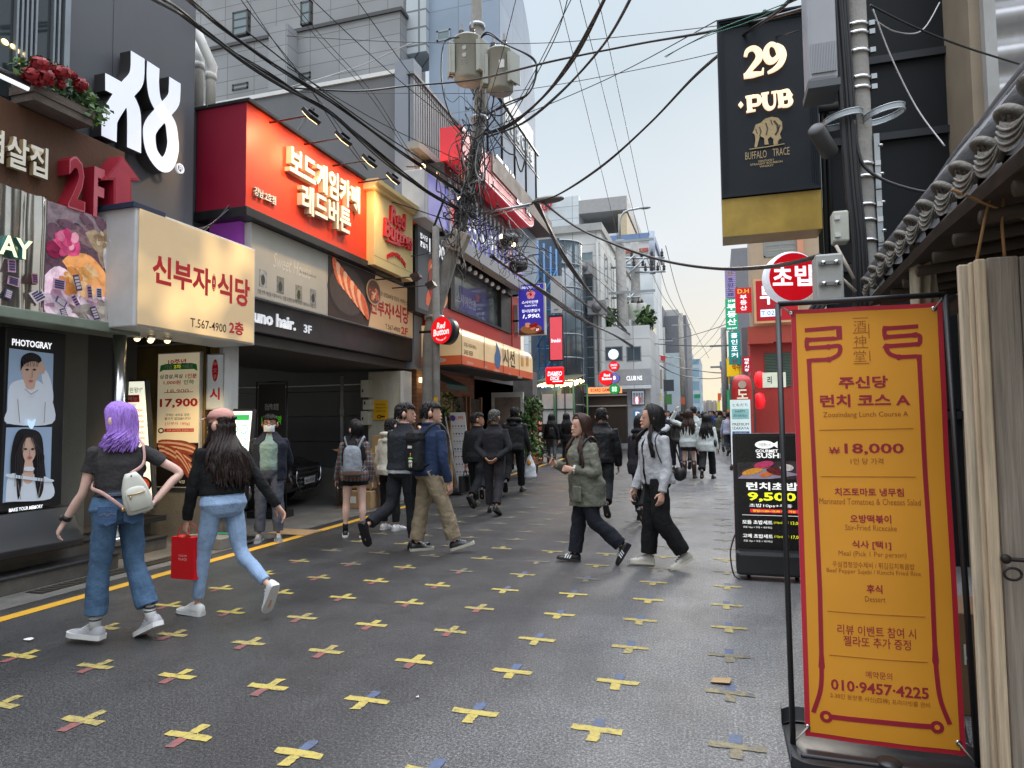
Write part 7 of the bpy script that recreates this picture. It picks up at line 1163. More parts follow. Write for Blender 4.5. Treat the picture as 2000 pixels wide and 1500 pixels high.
cable('loose cable from the cream pillar foot to the short pole', [(740, 480, 11), (800, 500, 11.5), (850, 490, 11.8)], .01, 1)
cable('pale wire curving from the tiled building to the transformer', [(560, 172, 12), (700, 130, 13), (790, 90, 13), (815, 82, 13)], .012, 1, m=M('wire_pale', (.4, .4, .4)))
cable('black loop of cable arching over the right transformer', [(930, 90, 11.4), (950, 65, 11.3), (985, 85, 11.2), (1040, 115, 11.2), (1045, 150, 11.2), (1030, 185, 11.2), (985, 205, 11.5), (950, 225, 12)], .014, 2, .03)
cable('black loop of cable down the left side of the transformer', [(905, 72, 11.3), (870, 80, 11.3), (862, 130, 11.3), (868, 190, 11.4), (885, 235, 11.6), (910, 265, 12)], .012, 2, .02)
cable('thin wire from the top left of the pub wall down to the eave', [(1705, 18, 6), (1740, 110, 6), (1790, 210, 5.9), (1845, 285, 5.6)], .006, 1, m=M('wire_pale', 0))
cable('dark wire from the right pole across the pub wall to the corrugated sheet', [(1700, 10, 6), (1780, 50, 6.2), (1880, 90, 6.6), (1990, 125, 7)], .009, 1)
cable('pale drooping wire high on the pub wall', [(1710, 40, 6), (1750, 62, 6.2), (1800, 60, 6.5), (1835, 5, 7)], .006, 1, m=M('wire_pale', 0))
cable('pair of teal wires leaving the pub sign top left', [(1300, 110, 8), (1392, 62, 7.2), (1500, 20, 6.6), (1620, -25, 6)], .005, 2, .03, m=M('wire_teal', 0))
for k, (a, b) in enumerate((((600, -10, 8), (960, 300, 12)), ((690, -10, 9), (955, 330, 12)), ((1010, -10, 9), (940, 240, 12)), ((960, 250, 12), (1400, 40, 8)), ((950, 300, 12), (1120, -10, 8.5)), ((560, 130, 8), (935, 330, 12)), ((960, 360, 12), (1215, 560, 34)), ((970, 400, 12), (1235, 640, 36)), ((950, 330, 12), (1230, 600, 36)), ((480, 60, 8), (930, 380, 12)))): cable('thin black wire fanning out from the leaning pole' if k < 10 else 'thin far wire reaching the right side of the street', [a, tuple((p_+q_)/2+(0, 12, 0)[i_] for i_, (p_, q_) in enumerate(zip(a, b))), b], .007 if k < 6 else .012, 1, group='thin fanned wires' if k < 10 else 'thin crossing wires')
mb = MB()
def path_px(py): 
 for (x0_, y0_), (x1_, y1_) in zip(pts, pts[1:]):
  if y1_ <= py <= y0_: return x0_+(x1_-x0_)*(py-y0_)/(y1_-y0_)
 return 930
for k in range(190):
 py = random.uniform(215, 470); c = PY(path_px(py)+random.gauss(0, 9), py, 11.9+random.uniform(-.25, .1)); P = [c]
 d = V3((random.gauss(0, .6), random.gauss(0, .4), random.gauss(0, 1.6)))
 for i in range(random.randint(3, 7)): d = d*.5+V3((random.gauss(0, .07), random.gauss(0, .05), random.gauss(0, .17))); P.append(P[-1]+d*.6 if i else P[-1]+d*.2)
 mb.tube(crom(P, 4), random.choice((.004, .006, .009, .015)), BLK if random.random() < .85 else M('wire_grey', (.25, .25, .26)), 5)
for k in range(70):
 t = random.random(); c = PY(905+115*t, 405+125*t+random.gauss(0, 10), 12.1+random.uniform(-.3, .3)); P = [c]
 for i in range(5): P.append(P[-1]+V3((random.gauss(.04, .12), random.gauss(0, .06), random.gauss(-.03, .1))))
 mb.tube(crom(P, 4), random.choice((.004, .006, .01)), BLK, 5)
o = mb.build('cable_tangle', base=PY(930, 400, 12)); o['kind'] = 'stuff'; o['label'] = 'dense tangle of black wires wound round the leaning pole'
# people
WT = bpy.data.textures.new('wrinkle', 'CLOUDS'); WT.noise_scale = .11; WT.noise_depth = 2
HT = bpy.data.textures.new('tuft', 'CLOUDS'); HT.noise_scale = .025; HT.noise_depth = 1
def vox(mb, name, parent, mat, size, sm=3, disp=0, tex=None):
 me = bpy.data.meshes.new(name); o0 = V3((0, 0, 0)); p = parent
 while p is not None: o0 = o0+p.location; p = p.parent
 me.from_pydata([v-o0 for v in mb.v], [], mb.f); o = bpy.data.objects.new(name, me); COL.objects.link(o)
 r = o.modifiers.new('r', 'REMESH'); r.mode = 'VOXEL'; r.voxel_size = size; r.use_smooth_shade = True
 if sm: s = o.modifiers.new('s', 'SMOOTH'); s.iterations = sm; s.factor = .5
 if disp: d = o.modifiers.new('d', 'DISPLACE'); d.texture = tex or WT; d.strength = disp; d.mid_level = .5
 if disp: s = o.modifiers.new('s2', 'SMOOTH'); s.iterations = 1; s.factor = .4
 m2 = bpy.data.meshes.new_from_object(o.evaluated_get(bpy.context.evaluated_depsgraph_get())); o.modifiers.clear(); o.data = m2; bpy.data.meshes.remove(me); m2.name = name
 m2.materials.clear(); m2.materials.append(mat); m2.polygons.foreach_set('use_smooth', [True]*len(m2.polygons)); o.parent = parent
 return o
def rz(p, a): return V3((p[0]*cos(a)+p[1]*sin(a), -p[0]*sin(a)+p[1]*cos(a), p[2]))
FAB = lambda k, c, r=.85, **kw: M('cloth_'+k, H(c) if isinstance(c, str) else c, r=r, var=kw.pop('var', .14), vs=kw.pop('vs', 14), bump=kw.pop('bump', .35), bs=kw.pop('bs', 45), spec=.25, **kw)
SKIN = [M('skin_light', H('#c99c86'), r=.5, var=.06, vs=20), M('skin_pale', H('#dcb6a6'), r=.5, var=.06, vs=20), M('skin_tan', H('#b58468'), r=.5, var=.06, vs=20)]
for s_ in SKIN: s_.node_tree.nodes['Principled BSDF'].inputs['Subsurface Weight'].default_value = .12; s_.node_tree.nodes['Principled BSDF'].inputs['Subsurface Radius'].default_value = (.02, .008, .005)
def hairm(k, c): return M('hair_'+k, c, r=.48, var=.5, vs=26, stretch=(3, 3, .35), bump=.4, bs=60, spec=.3)
HB = hairm('black', (.012, .010, .010)); HDB = hairm('brown', (.035, .018, .012)); HGR = hairm('grey', (.09, .085, .08))
LIPM = M('lips', (.33, .1, .09), r=.4); EYE = M('eye_dark', (.015, .01, .008), r=.15); EYW = M('eye_white', (.6, .58, .55), r=.3)
def limb(mb, P, R_, m, n=12, k=5):
 Q = crom(P, k); N = len(P)-1; rr = []
 for i in range(len(Q)):
  t = i/(len(Q)-1)*N; j = min(int(t), N-1); f = t-j; f = f*f*(3-2*f); rr.append(R_[j]*(1-f)+R_[j+1]*f)
 return mb.tube(Q, rr, m, n)
def person(label, at, Ht, phi, legs, arms, top=None, bot=None, shoe=None, hair=None, skin=SKIN[0], lean=2, head=(0, 0), leg_tw=0, fem=False, face=False, v=.009, group=None, hands=True, fat=1.0, extra=None):
 base = G(*at) if len(at) == 2 else V3(at)
 k = Ht/1.7; ph = rad(phi); D = SKIN[0]; root = thing('person', label, 'person', base, group)
 L = .245*Ht; feet = []; J = {}
 for s, (a, sd, kn, toe) in zip((-1, 1), legs):
  hip = rz((s*.052*Ht, 0, 0), rad(leg_tw)); a_, b_ = rad(a), rad(a-kn)
  d1 = rz((s*sin(rad(sd)), sin(a_), -cos(a_)), rad(leg_tw)).normalized(); d2 = rz((s*sin(rad(sd))*.5, sin(b_), -cos(b_)), rad(leg_tw)).normalized(); kp = hip+d1*L; an = kp+d2*L; t = rad(toe); tw = rad(leg_tw+s*8)
  fd = rz((0, cos(t), sin(t)), tw); fu = rz((0, -sin(t), cos(t)), tw); J[s] = [hip, kp, an, fd, fu]
  for q in (-.06*k, .2*k): feet.append((an+fd*q-fu*(.078*k)).z)
 z0 = -min(feet)
 for s in J: J[s][:3] = [p+V3((0, 0, z0)) for p in J[s][:3]]
 ln = rad(lean); hz = z0-.0
 def S(x, y, z):
  zz = (z-.53)*Ht; y2 = y*Ht; return V3((x*Ht, y2*cos(ln)+zz*sin(ln), hz+zz*cos(ln)-y2*sin(ln)))
 Wd = lambda p: base+rz(p, ph)
 def ring(mb_, z, w, d, m, yo=0, n=20): return [Wd(S(w*fat*cos(2*pi*i/n), d*fat*sin(2*pi*i/n)+yo, z)) for i in range(n)]
 tab = ((.455, .094, .068), (.53, .108, .077), (.575, .097, .069), (.61, .079, .061), (.66, .083, .066), (.72, .092, .076), (.757, .091, .068), (.785, .078, .056), (.808, .058, .045), (.834, .041, .037), (.85, .036, .034)) if fem else ((.455, .092, .068), (.53, .098, .073), (.575, .093, .07), (.61, .09, .068), (.66, .096, .07), (.72, .106, .076), (.757, .104, .071), (.786, .09, .06), (.81, .068, .048), (.838, .049, .042), (.852, .042, .04))
 yof = lambda z: -.012 if z < .56 else (.004 if z > .7 else 0)
 sw = .095 if fem else .108; armp = {}
 mb = MB(); mb.loft([ring(mb, .482, .05, .04, D, -.01)]+[ring(mb, z, w*.88, d*.88, D, yof(z)) for z, w, d in tab if z > .5], D)
 hp_, hy = head; hm = Matrix.Rotation(rad(hp_), 3, 'Z') @ Matrix.Rotation(rad(hy), 3, 'X'); hh = .136*Ht; hc = S(0, .012, .918)
 hd = lambda x, y, z: Wd(hc+hm @ V3((x*hh, y*hh, (z-.5)*hh)))
 HR = ((0, .1, .36, .16), (.05, .17, .4, .02), (.14, .235, .41, -.16), (.28, .29, .415, -.34), (.42, .318, .41, -.43), (.55, .33, .425, -.47), (.7, .335, .405, -.49), (.83, .29, .34, -.44), (.93, .19, .2, -.31), (1.0, .05, .02, -.1))
 mb.loft([[hd(w*cos(2*pi*i/20), (f+b_)/2+(f-b_)/2*sin(2*pi*i/20), z) for i in range(20)] for z, w, f, b_ in HR], D)
 limb(mb, [Wd(S(0, -.01, .8)), Wd(S(0, -.008, .84)), hd(0, -.1, .2)], [.05*k, .043*k, .044*k] if fem else [.06*k, .052*k, .052*k], D)
 mb.tube([hd(0, .39, .56), hd(0, .425, .46), hd(0, .468, .375), hd(0, .4, .31)], [.013, .0145, .018, .011], D, 8)
 for s in (-1, 1): mb.ball(hd(s*.345, -.06, .42), (.028, .035, .045), D, 8, 6); mb.ball(hd(s*.05, .425, .35), (.013, .015, .011), D, 6, 5)
 mb.ball(hd(0, .4, .22), (.034, .022, .02), D, 8, 6); mb.ball(hd(0, .385, .06), (.03, .022, .02), D, 8, 6)
 for s, (u_, f_) in zip((-1, 1), arms):
  sh = S(s*sw, -.004, .776); e = sh+V3(u_).normalized()*.172*Ht; w = e+V3(f_).normalized()*.15*Ht; armp[s] = [Wd(p) for p in (sh, e, w)]; sh, e, w = armp[s]
  ar = .8 if fem else 1
  limb(mb, [sh+(sh-e)*.06, sh, sh.lerp(e, .5), e, e.lerp(w, .35), w], [.022*k, .042*k*ar, .043*k*ar, .037*k*ar, .039*k*ar, .025*k], D)
  if hands:
   d = (w-e).normalized(); inward = rz((-s, .0, 0), ph); n_ = (inward-d*inward.dot(d)).normalized(); sd = d.cross(n_)*-s
   if sd.dot(rz((0, 1, 0), ph)) < 0 and d.z < -.5: sd = -sd
   hl = .106*Ht; pr = []
   for q, wd_, th in ((-.05, .022, .018), (.1, .028, .017), (.3, .038, .016), (.48, .041, .014), (.55, .038, .011)): c = w+d*hl*q; pr.append([c+sd*wd_*k*cos(2*pi*i/10)+n_*th*k*sin(2*pi*i/10) for i in range(10)])
   mb.loft(pr, D)
   for fi, (o_, fl) in enumerate(((.03, .4), (.0105, .46), (-.0105, .43), (-.03, .34))):
    p = w+d*hl*.5+sd*o_*k; a0 = .35+.1*fi; P = [p]
    for seg in (.42, .33, .25): dd = d*cos(a0)+n_*sin(a0)+sd*o_*1.2; P.append(P[-1]+dd.normalized()*fl*hl*seg); a0 += .38
    mb.tube(P, [.0095*k, .009*k, .008*k, .006*k], D, 8)
   p = w+d*hl*.14+sd*.026*k; P = [p, p+(sd*.75+d*.6+n_*.35).normalized()*.2*hl, p+(sd*.75+d*.6+n_*.35).normalized()*.2*hl+(d*.9+sd*.25+n_*.3).normalized()*.24*hl]; mb.tube(P, [.012*k, .0105*k, .007*k], D, 8)
 for s in J:
  hip, kn_, an, fd, fu = J[s]; h_, n1, a1 = Wd(hip), Wd(kn_), Wd(an); fdw, fuw = rz(fd, ph), rz(fu, ph)
  lf = .97 if not bot or bot.get('skirt') or bot.get('len', 1) < .5 else .72; back = rz((0, -1, 0), ph)
  limb(mb, [h_+V3((0, 0, .02)), h_.lerp(n1, .4), n1, n1.lerp(a1, .3)+back*.012*k, n1.lerp(a1, .7), a1], [x*k*lf for x in (.082, .072, .052, .053, .036, .032)], D, 14)
  mb.tube([a1-fdw*.02-fuw*.03, a1+fdw*.06-fuw*.045, a1+fdw*.15*k-fuw*.06], [.034*k, .034*k, .025*k], D, 8)
 body = vox(mb, 'body', root, skin, v*.8, 2)
 if face:
  for s in (-1, 1):
   mbx = MB(); mbx.ball(hd(s*.15, .405, .5), (.011, .0115, .0045), EYW, 10, 6); mbx.ball(hd(s*.15, .425, .5), (.006, .005, .005), EYE, 8, 6); mbx.build('eye', body)
   mbx = MB(); mbx.tube([hd(s*.07, .44, .585), hd(s*.15, .445, .61), hd(s*.235, .39, .585)], [.002, .003, .0015], HB, 6); mbx.tube([hd(s*.085, .435, .51), hd(s*.15, .44, .532), hd(s*.22, .395, .508)], [.0012, .002, .0012], HB, 5); mbx.build('brow', body)
  if face == 1: mbx = MB(); mbx.tube([hd(-.1, .42, .215), hd(-.04, .455, .232), hd(0, .46, .228), hd(.04, .455, .232), hd(.1, .42, .215)], [.002, .006, .006, .006, .002], LIPM, 6); mbx.tube([hd(-.08, .425, .2), hd(0, .457, .195), hd(.08, .425, .2)], [.002, .0065, .002], LIPM, 6); mbx.build('mouth', body)
 def garment(g, nm):
  ea = g.get('ease', .012)/Ht*1.0; mbg = MB(); hem = g.get('hem', .5); fl = g.get('flare', 0); rows = []
  zs = [hem]+[z for z, _, _ in tab if z > hem+.015 and z < g.get('up', .845)]
  for z in zs:
   zz = max(z, .455); i = max(j for j in range(len(tab)) if tab[j][0] <= zz+1e-6); j = min(i+1, len(tab)-1); f = 0 if i == j else (zz-tab[i][0])/(tab[j][0]-tab[i][0]); f = min(max(f, 0), 1)
   w_ = tab[i][1]*(1-f)+tab[j][1]*f; d_ = tab[i][2]*(1-f)+tab[j][2]*f
   if g.get('straight') and .5 < z < .72: w_ = max(w_, .094 if fem else .1); d_ = max(d_, .072)
   e_ = ea*(1 if z < .78 else .55 if z < .82 else .3)+fl*max(0, .72-z); rows.append((z, w_+e_, d_+e_, yof(z)))
  if g.get('open'):
   a = rad(g['open']); n = 26; t_ = .014/Ht
   for lo in (0,):
    R_ = []
    for z, w_, d_, yo in rows:
     op = a*(1 if z < .76 else .55); A = [pi/2+op/2+(2*pi-op)*i/n for i in range(n+1)]
     R_.append([Wd(S(w_*fat*cos(q), d_*fat*sin(q)+yo, z)) for q in A]+[Wd(S((w_*fat-t_)*cos(q), (d_*fat-t_)*sin(q)+yo, z)) for q in reversed(A)])
    mbg.loft(R_, D)
  else: mbg.loft([ring(mbg, z, w_, d_, D, yo) for z, w_, d_, yo in rows], D)
  sl_ = g.get('sleeve', 1.0); sr = g.get('sr', 1.0)
  for s in (-1, 1):
   sh, e, w = armp[s]; r0 = .054*k*(.9 if fem else 1)*sr
   if sl_ <= .5: q = sh.lerp(e, sl_*2); limb(mbg, [sh+(sh-e)*.14, sh+(sh-e)*.02, sh.lerp(q, .6), q], [.026*k, r0*.98, r0, r0*1.02], D)
   else: q = e.lerp(w, (sl_-.5)*2); limb(mbg, [sh+(sh-e)*.14, sh+(sh-e)*.02, sh.lerp(e, .5), e, e.lerp(q, .5), q], [.026*k, r0*.98, r0*.95, r0*.9, r0*.84, r0*g.get('cuff', .72)], D)
  if g.get('hood'):
   P = [S(.075*cos(t), -.02+.06*sin(t), .835+.012*sin(t)*-1) for t in [pi*.9+pi*1.2*i/10 for i in range(11)]]; mbg.tube([Wd(p) for p in P], [.02*k]+[.034*k]*9+[.02*k], D, 10); P = [S(.0+.05*q, -.075, .79-.0*abs(q)) for q in (-1, 0, 1)]; mbg.tube([Wd(p) for p in P], [.02*k, .045*k, .02*k], D, 10)
  if g.get('collar'):
   P = [S(.048*cos(t), .002+.045*sin(t), .842) for t in [pi/2+.5+(2*pi-1.0)*i/14 for i in range(15)]]; mbg.tube([Wd(p) for p in P], g['collar']*k, D, 8)
  return vox(mbg, nm, root, g['m'], v, g.get('sm', 2), g.get('wr', .022))
 objs = {}
 if top:
  for g in (top if isinstance(top, list) else [top]): objs[g.get('n', 'shirt')] = garment(g, g.get('n', 'shirt'))
 if bot:
  mbg = MB(); e_ = bot.get('ease', .008); hb = .6 if not bot.get('low') else .585
  zt_ = [z for z in (.47, .53, .575)]
  mbg.loft([ring(mbg, .466, .066, .045, D, -.01), ring(mbg, .485, .09, .064, D, -.012)]+[ring(mbg, z, w_+e_/Ht, d_+e_/Ht, D, yof(z)) for z, w_, d_ in tab if .5 < z <= .58]+[ring(mbg, hb+.005, (.082 if fem else .09)+e_/Ht, .066+e_/Ht, D)], D)
  if bot.get('skirt'):
   mbg.loft([ring(mbg, z, w_, d_, D, -.012) for z, w_, d_ in ((bot['skirt'], .118, .088), (.46, .112, .084), (.5, .106, .078))], D)
  else:
   r1, r2, r3 = bot.get('r', (.092, .066, .06)); hm_ = bot.get('len', .94)
   for s in J:
    h_, n1, a1 = [Wd(p) for p in J[s][:3]]; q = n1.lerp(a1, (hm_-.5)*2) if hm_ > .5 else None
    if q is None: q = h_.lerp(n1, hm_*2); limb(mbg, [h_+V3((0, 0, .03)), h_.lerp(q, .5), q], [r1*k, r1*k, r2*k], D, 14)
    else: limb(mbg, [h_+V3((0, 0, .02)), h_.lerp(n1, .5), n1, n1.lerp(q, .5), q], [r1*k, (r1*.55+r2*.45)*k, r2*k, (r2*.5+r3*.5)*k, r3*k], D, 14)
  objs['bot'] = vox(mbg, bot.get('n', 'trousers'), root, bot['m'], v, 2, bot.get('wr', .022))
 if shoe:
  for s in J:
   hip, kn_, an, fd, fu = J[s]; a1 = Wd(an); f_, u_ = rz(fd, ph), rz(fu, ph); r_ = f_.cross(u_); z_ = a1-u_*.078*k; mbs = MB(); mbl = MB(); B_ = shoe.get('big', 1.0)
   st = ((-.07, .022, .06), (-.058, .034, .09), (-.02, .038, .1), (.03, .039, .098), (.07, .042, .074), (.11, .046, .055), (.15, .046, .047), (.185, .036, .04), (.203, .016, .03))
   mbs.loft([[z_+f_*t*k*B_+r_*w_*k*B_*cos(q)+u_*((.012+ (h_-.012)*max(0, sin(q))**.75) if sin(q) > 0 else .01)*k for q in [2*pi*i/16 for i in range(16)]] for t, w_, h_ in st], shoe['m'], True, True); o = mbs.build('shoe', root)
   mbl.loft([[z_+f_*t*k*B_*1.02+r_*(w_+.005)*k*B_*cos(q)+u_*(shoe.get('st', .024) if sin(q) > 0 else 0)*k for q in [2*pi*i/16+.001 for i in range(16)]] for t, w_, h_ in st], shoe.get('sole', BLK), True, False); mbl.build('sole', o)
   if shoe.get('stripe'):
    mbt = MB()
    for sd_ in (-1, 1):
     for j in range(3): c = z_+f_*(.05+.026*j)*k+u_*.05*k+r_*sd_*.045*k; mbt.obox(c, f_*.006, (u_*.7-r_*sd_*.35-f_*.3)*.025, r_*.006, WHT)
    mbt.build('stripe', o)
   if shoe.get('lace'):
    mbt = MB()
    for j in range(4): c = z_+f_*(.045+.022*j)*k+u_*(.094-.013*j)*k; mbt.obox(c, f_*.004, r_*.022, u_*.004, shoe['lace'])
    mbt.build('lace', o)
   if shoe.get('sock'):
    kp_ = Wd(kn_); mbt = MB(); t0, t1 = shoe.get('socklen', .25), .98; mbt.tube([a1.lerp(kp_, t0), a1.lerp(kp_, t0*.5), a1-u_*.02], [.041*k, .038*k, .037*k] if t0 < .5 else [.062*k, .06*k, .046*k], shoe['sock'], 14); o2 = mbt.build('boot' if t0 > .5 else 'sock', root)
    if shoe.get('band'):
     mbt = MB()
     for j in (.0, .025): mbt.lathe([(.04*k, .0), (.0405*k, .005), (.04*k, .01)], a1.lerp(kp_, t0*.6)+V3((0, 0, j)), shoe['band'], 14)
     mbt.build('band', o2)
 if hair:
  hmX = hair['m']; st = hair['s']; mbh = MB(); sc = 1.1
  fr_ = lambda z, f: f if z > .78 else (.14 if z > .55 else (-.02 if z > .3 else -.12))
  rows = [(z, w*sc, fr_(z, f)*1.07, b_*sc) for z, w, f, b_ in HR if z >= .14]
  mbh.loft([[hd(w*cos(2*pi*i/20), (f+b_)/2+(f-b_)/2*sin(2*pi*i/20), z*1.0+.045*max(0, (z-.5)/.5)) for i in range(20)] for z, w, f, b_ in rows], D)
  ho = vox(mbh, 'hair', root, hmX, max(v*.8, .006), 1, .01, HT)
  if st != 'short':
   mbl = MB(); rnd = random.Random(int(at[0]*7+phi)); n = hair.get('n', 110); zl = hair['len']; bk = hair.get('back', .085); wv = hair.get('wave', .004)
   sdir = hair.get('sway', 0)
   for i in range(n):
    a = rad(rnd.uniform(-140 if not hair.get('open') else -118, 140 if not hair.get('open') else 118)); f0 = abs(a)/rad(140); sx, cx_ = sin(a), -cos(a); j = lambda q: rnd.gauss(0, q)
    P = ([] if hair.get('cap') else [hd(.05*sx+j(.03), .05+.18*max(0, cx_), 1.04), hd(.29*sx, .0+.4*cx_+(.02 if cx_ > 0 else -.02), .86)])+[ hd(.395*sx, .0+.5*cx_*(1 if cx_ < 0 else .62), .5+j(.03)), hd(.4*sx, -.04+.46*cx_*(1 if cx_ < 0 else .7), .12+j(.03))]
    zb_ = zl+rnd.uniform(-.03, .035)+(.05*f0); out = 1+.25*rnd.random()
    for q in ((.25, .5, .75, 1.0) if zl < .74 else (1.0,)):
     zq = .83+(zb_-.83)*q; y_ = (-bk-.012*q if cx_ < .25 else .078)*(abs(cx_)**.5 if cx_ < .25 else 1); x_ = sx*(.05+.036*min(1, (.83-zb_)*q/.13))*out+sdir*q
     P.append(Wd(S(x_+j(.004)+wv*sin(i*1.3+q*9), y_+j(.005), zq)))
    r_ = rnd.uniform(.008, .013)*k*hair.get('thick', 1); Q = crom(P, 3); N = len(Q); mbl.tube(Q, [(r_*(1.5-.2*t)*1.2, r_*.8) if t < .8 else (r_*(1.7-1.6*(t-.8)/.2)*.9, r_*.6) for t in [q/(N-1) for q in range(N)]], hmX, 6)
   mbl.build('locks', ho)
  else:
   mbl = MB(); rnd = random.Random(int(at[0]*5))
   for i in range(hair.get('n', 130)*2):
    hc2 = Wd(hc); a = rnd.uniform(-pi, pi); z = rnd.uniform(.3 if cos(a) < .2 else .82, 1.02); w_ = sqrt(max(0, 1-((z-.62)/.42)**2)) if z > .62 else 1; y0_ = -.03+.47*cos(a)*w_*1.08; x0_ = .37*sin(a)*w_
    p = hd(x0_, y0_, z+.03); z2 = z-.17; w2 = sqrt(max(0, 1-((z2-.62)/.42)**2)) if z2 > .62 else 1; q = hd(.385*sin(a+rnd.gauss(0, .1))*w2, -.03+.5*cos(a)*w2*(1.05 if cos(a) < .3 else 1.0), z2+.03); mbl.tube([p, p.lerp(q, .6)+(p-hc2)*.02, q], [.006, .008, .003], hmX, 5)
   mbl.build('locks', ho)
 return dict(root=root, S=lambda *a: Wd(S(*a)), hd=hd, arm=armp, J=J, W=Wd, ph=ph, k=k, body=body, hm=hm, hh=hh, rot=lambda p: rz(p, ph))
WALK_A = ((14, 2, 4, 4), (-20, 2, 32, -50)); WALK_B = ((-20, 2, 32, -50), (14, 2, 4, 4)); STAND = ((1, 3, 1, 0), (-1, 3, 1, 0))
HANG = ((-.21, -.06, -1), (-.08, .2, -1)); HANGR = ((.21, -.06, -1), (.08, .2, -1)); DOWN = (HANG, HANGR)
SWING = (((-.2, .3, -1), (-.08, .5, -1)), ((.2, -.35, -1), (.1, -.1, -1)))
TEE = FAB('charcoal_tee', '#3a3839'); DNM = FAB('mid_denim', '#4a6480', var=.3, vs=9, bs=90); DNL = FAB('light_denim', '#8ea6c4', var=.22, vs=8, bs=90); BLKF = FAB('black', (.011, .011, .012)); NAVY = FAB('navy', (.018, .022, .036)); KHA = FAB('khaki', '#8d7f69'); DGY = FAB('dark_grey', (.022, .022, .026)); SUIT = FAB('suit', (.014, .015, .017)); WSH = M('shoe_white', (.68, .68, .67), r=.5, var=.08); GSH = M('shoe_grey', (.36, .36, .38), r=.55, var=.2, vs=20); BSH = M('shoe_black', (.012, .012, .013), r=.4)
def strap(mb, P, w, m, n_=V3((0, 0, 1))):
 Q = crom(P, 5); 
 mb.tube(Q, [(w, .006)]*len(Q), m, 8); return mb
LAV = hairm('violet', (.34, .18, .6))
A = person('woman with long violet hair, grey tee and cropped blue jeans walking left', (226, 1250), 1.665, -50, ((7, 2, 4, 2), (-7, 2, 18, -24)), (((-.22, .12, -1), (-.5, .42, -1)), ((.85, -.1, -.62), (-.62, -.2, -.75))), dict(m=TEE, hem=.585, sleeve=.26, sr=1.05, ease=.012, wr=.018, n='tee'), dict(m=DNM, len=.89, r=(.094, .068, .078), n='jeans', wr=.02), dict(m=GSH, sole=M('sole_white', (.6, .6, .58)), big=1.1, st=.034, sock=M('sock_white', (.6, .6, .58)), socklen=.2, band=BLK, lace=WHT), dict(m=LAV, s='long', len=.785, n=300, back=.075, wave=.008, thick=.8), SKIN[1], lean=4, head=(38, -6), leg_tw=-34, fem=True, v=.007)
S, arm = A['S'], A['arm']; mb = MB(); w = arm[-1][2]; e = arm[-1][1]; mb.tube([w.lerp(e, .06), w.lerp(e, .2)], .032, BLK, 12); mb.ball(w.lerp(e, .13)-A['rot']((.03, 0, 0)), (.012, .022, .022), BLK, 8, 6); mb.build('watch', A['root'])
mb = MB(); mb.tube([S(-.085*cos(t), -.074*sin(t)-.004, .588) for t in [pi*i/12 for i in range(13)]], .011, M('belt', (.02, .015, .012), r=.4), 6); mb.build('belt', A['root'])
mb = MB(); PK = FAB('denim_pocket', '#41597a', var=.2, vs=20)
for x in (-.045, .048):
 c = S(x, -.096, .512); rr_ = A['rot']((1, 0, 0)); uu = V3((0, 0, 1)); ff = A['rot']((0, -1, 0)); fr = Fr(c+ff*.012, rr_, uu); mb.poly(fr, [(-.06, .06), (-.055, -.05), (0, -.075), (.055, -.05), (.06, .06)], -.02, .004, PK)
 for t in (-1, 1): mb.stroke(fr, [(-.05, -.0+.02*t*.0), (-.02, .012), (0, -.006), (.02, .012), (.05, 0)], .003, .004, .006, M('stitch', (.5, .38, .22)))
mb.build('pocket', [c for c in A['root'].children if c.name.startswith('jeans')][0])
BG = M('bag_cream', (.56, .55, .48), r=.45, var=.06); STP2 = M('strap_pink', (.5, .3, .27), r=.6, var=.2, vs=40); GOLD = M('gold', (.6, .42, .18), r=.3, met=1)
c = S(.055, -.125, .597); o = thing('sling_bag', 'small cream leather sling bag across the violet-haired woman\'s back', 'bag', c); X_, Y_, Z_ = A['rot']((1, 0, .25)).normalized(), A['rot']((0, -1, 0)), A['rot']((-.25, 0, 1)).normalized(); Z_.z = abs(Z_.z); Y_ = X_.cross(Z_)*1; Y_ = -Y_ if Y_.dot(A['rot']((0, -1, 0))) < 0 else Y_
mb = MB(); prof = ((-.145, .06, .03), (-.135, .082, .04), (-.05, .09, .044), (.04, .08, .04), (.11, .055, .03), (.145, .035, .02)); mb.loft([[c+Z_*z+X_*w_*sgn(cos(t))*abs(cos(t))**.6+Y_*d_*sgn(sin(t))*abs(sin(t))**.7 for t in [2*pi*i/24+.01 for i in range(24)]] for z, w_, d_ in prof], BG); mb.build('body', o)
mb = MB(); fr = Fr(c+Y_*.036, X_, Z_); fr.n = Y_; mb.loft([[c+Z_*z+X_*w_*sgn(cos(t))*abs(cos(t))**.6+Y_*(.03+d_*max(0, sin(t))**.7) for t in [2*pi*i/20+.01 for i in range(20)]] for z, w_, d_ in ((-.12, .06, .02), (-.11, .068, .028), (-.0, .07, .028), (.035, .055, .02), (.05, .03, .008))], BG); mb.build('front_pocket', o); mb = MB(); mb.tube([c+Z_*.0+X_*x+Y_*.062 for x in (-.055, 0, .055)], .004, GOLD, 6); mb.ball(c+X_*-.04+Y_*.066-Z_*.02, (.006, .006, .014), GOLD, 6, 5); mb.ball(c+Z_*.125+Y_*.026, (.006,)*3, BLK, 6, 5); mb.build('zip', o)
mb = MB(); P = [c+Z_*.14, S(.085, -.088, .72), S(.085, -.06, .8), S(.07, .0, .832)]; strap(mb, P, .013, STP2); strap(mb, [c-Z_*.1-X_*.08, S(-.06, -.085, .6), S(-.1, -.03, .625), S(-.09, .04, .66)], .013, STP2); mb.ball(c-Z_*.09-X_*.1, (.012, .012, .016), GOLD, 8, 6); mb.build('strap', o)
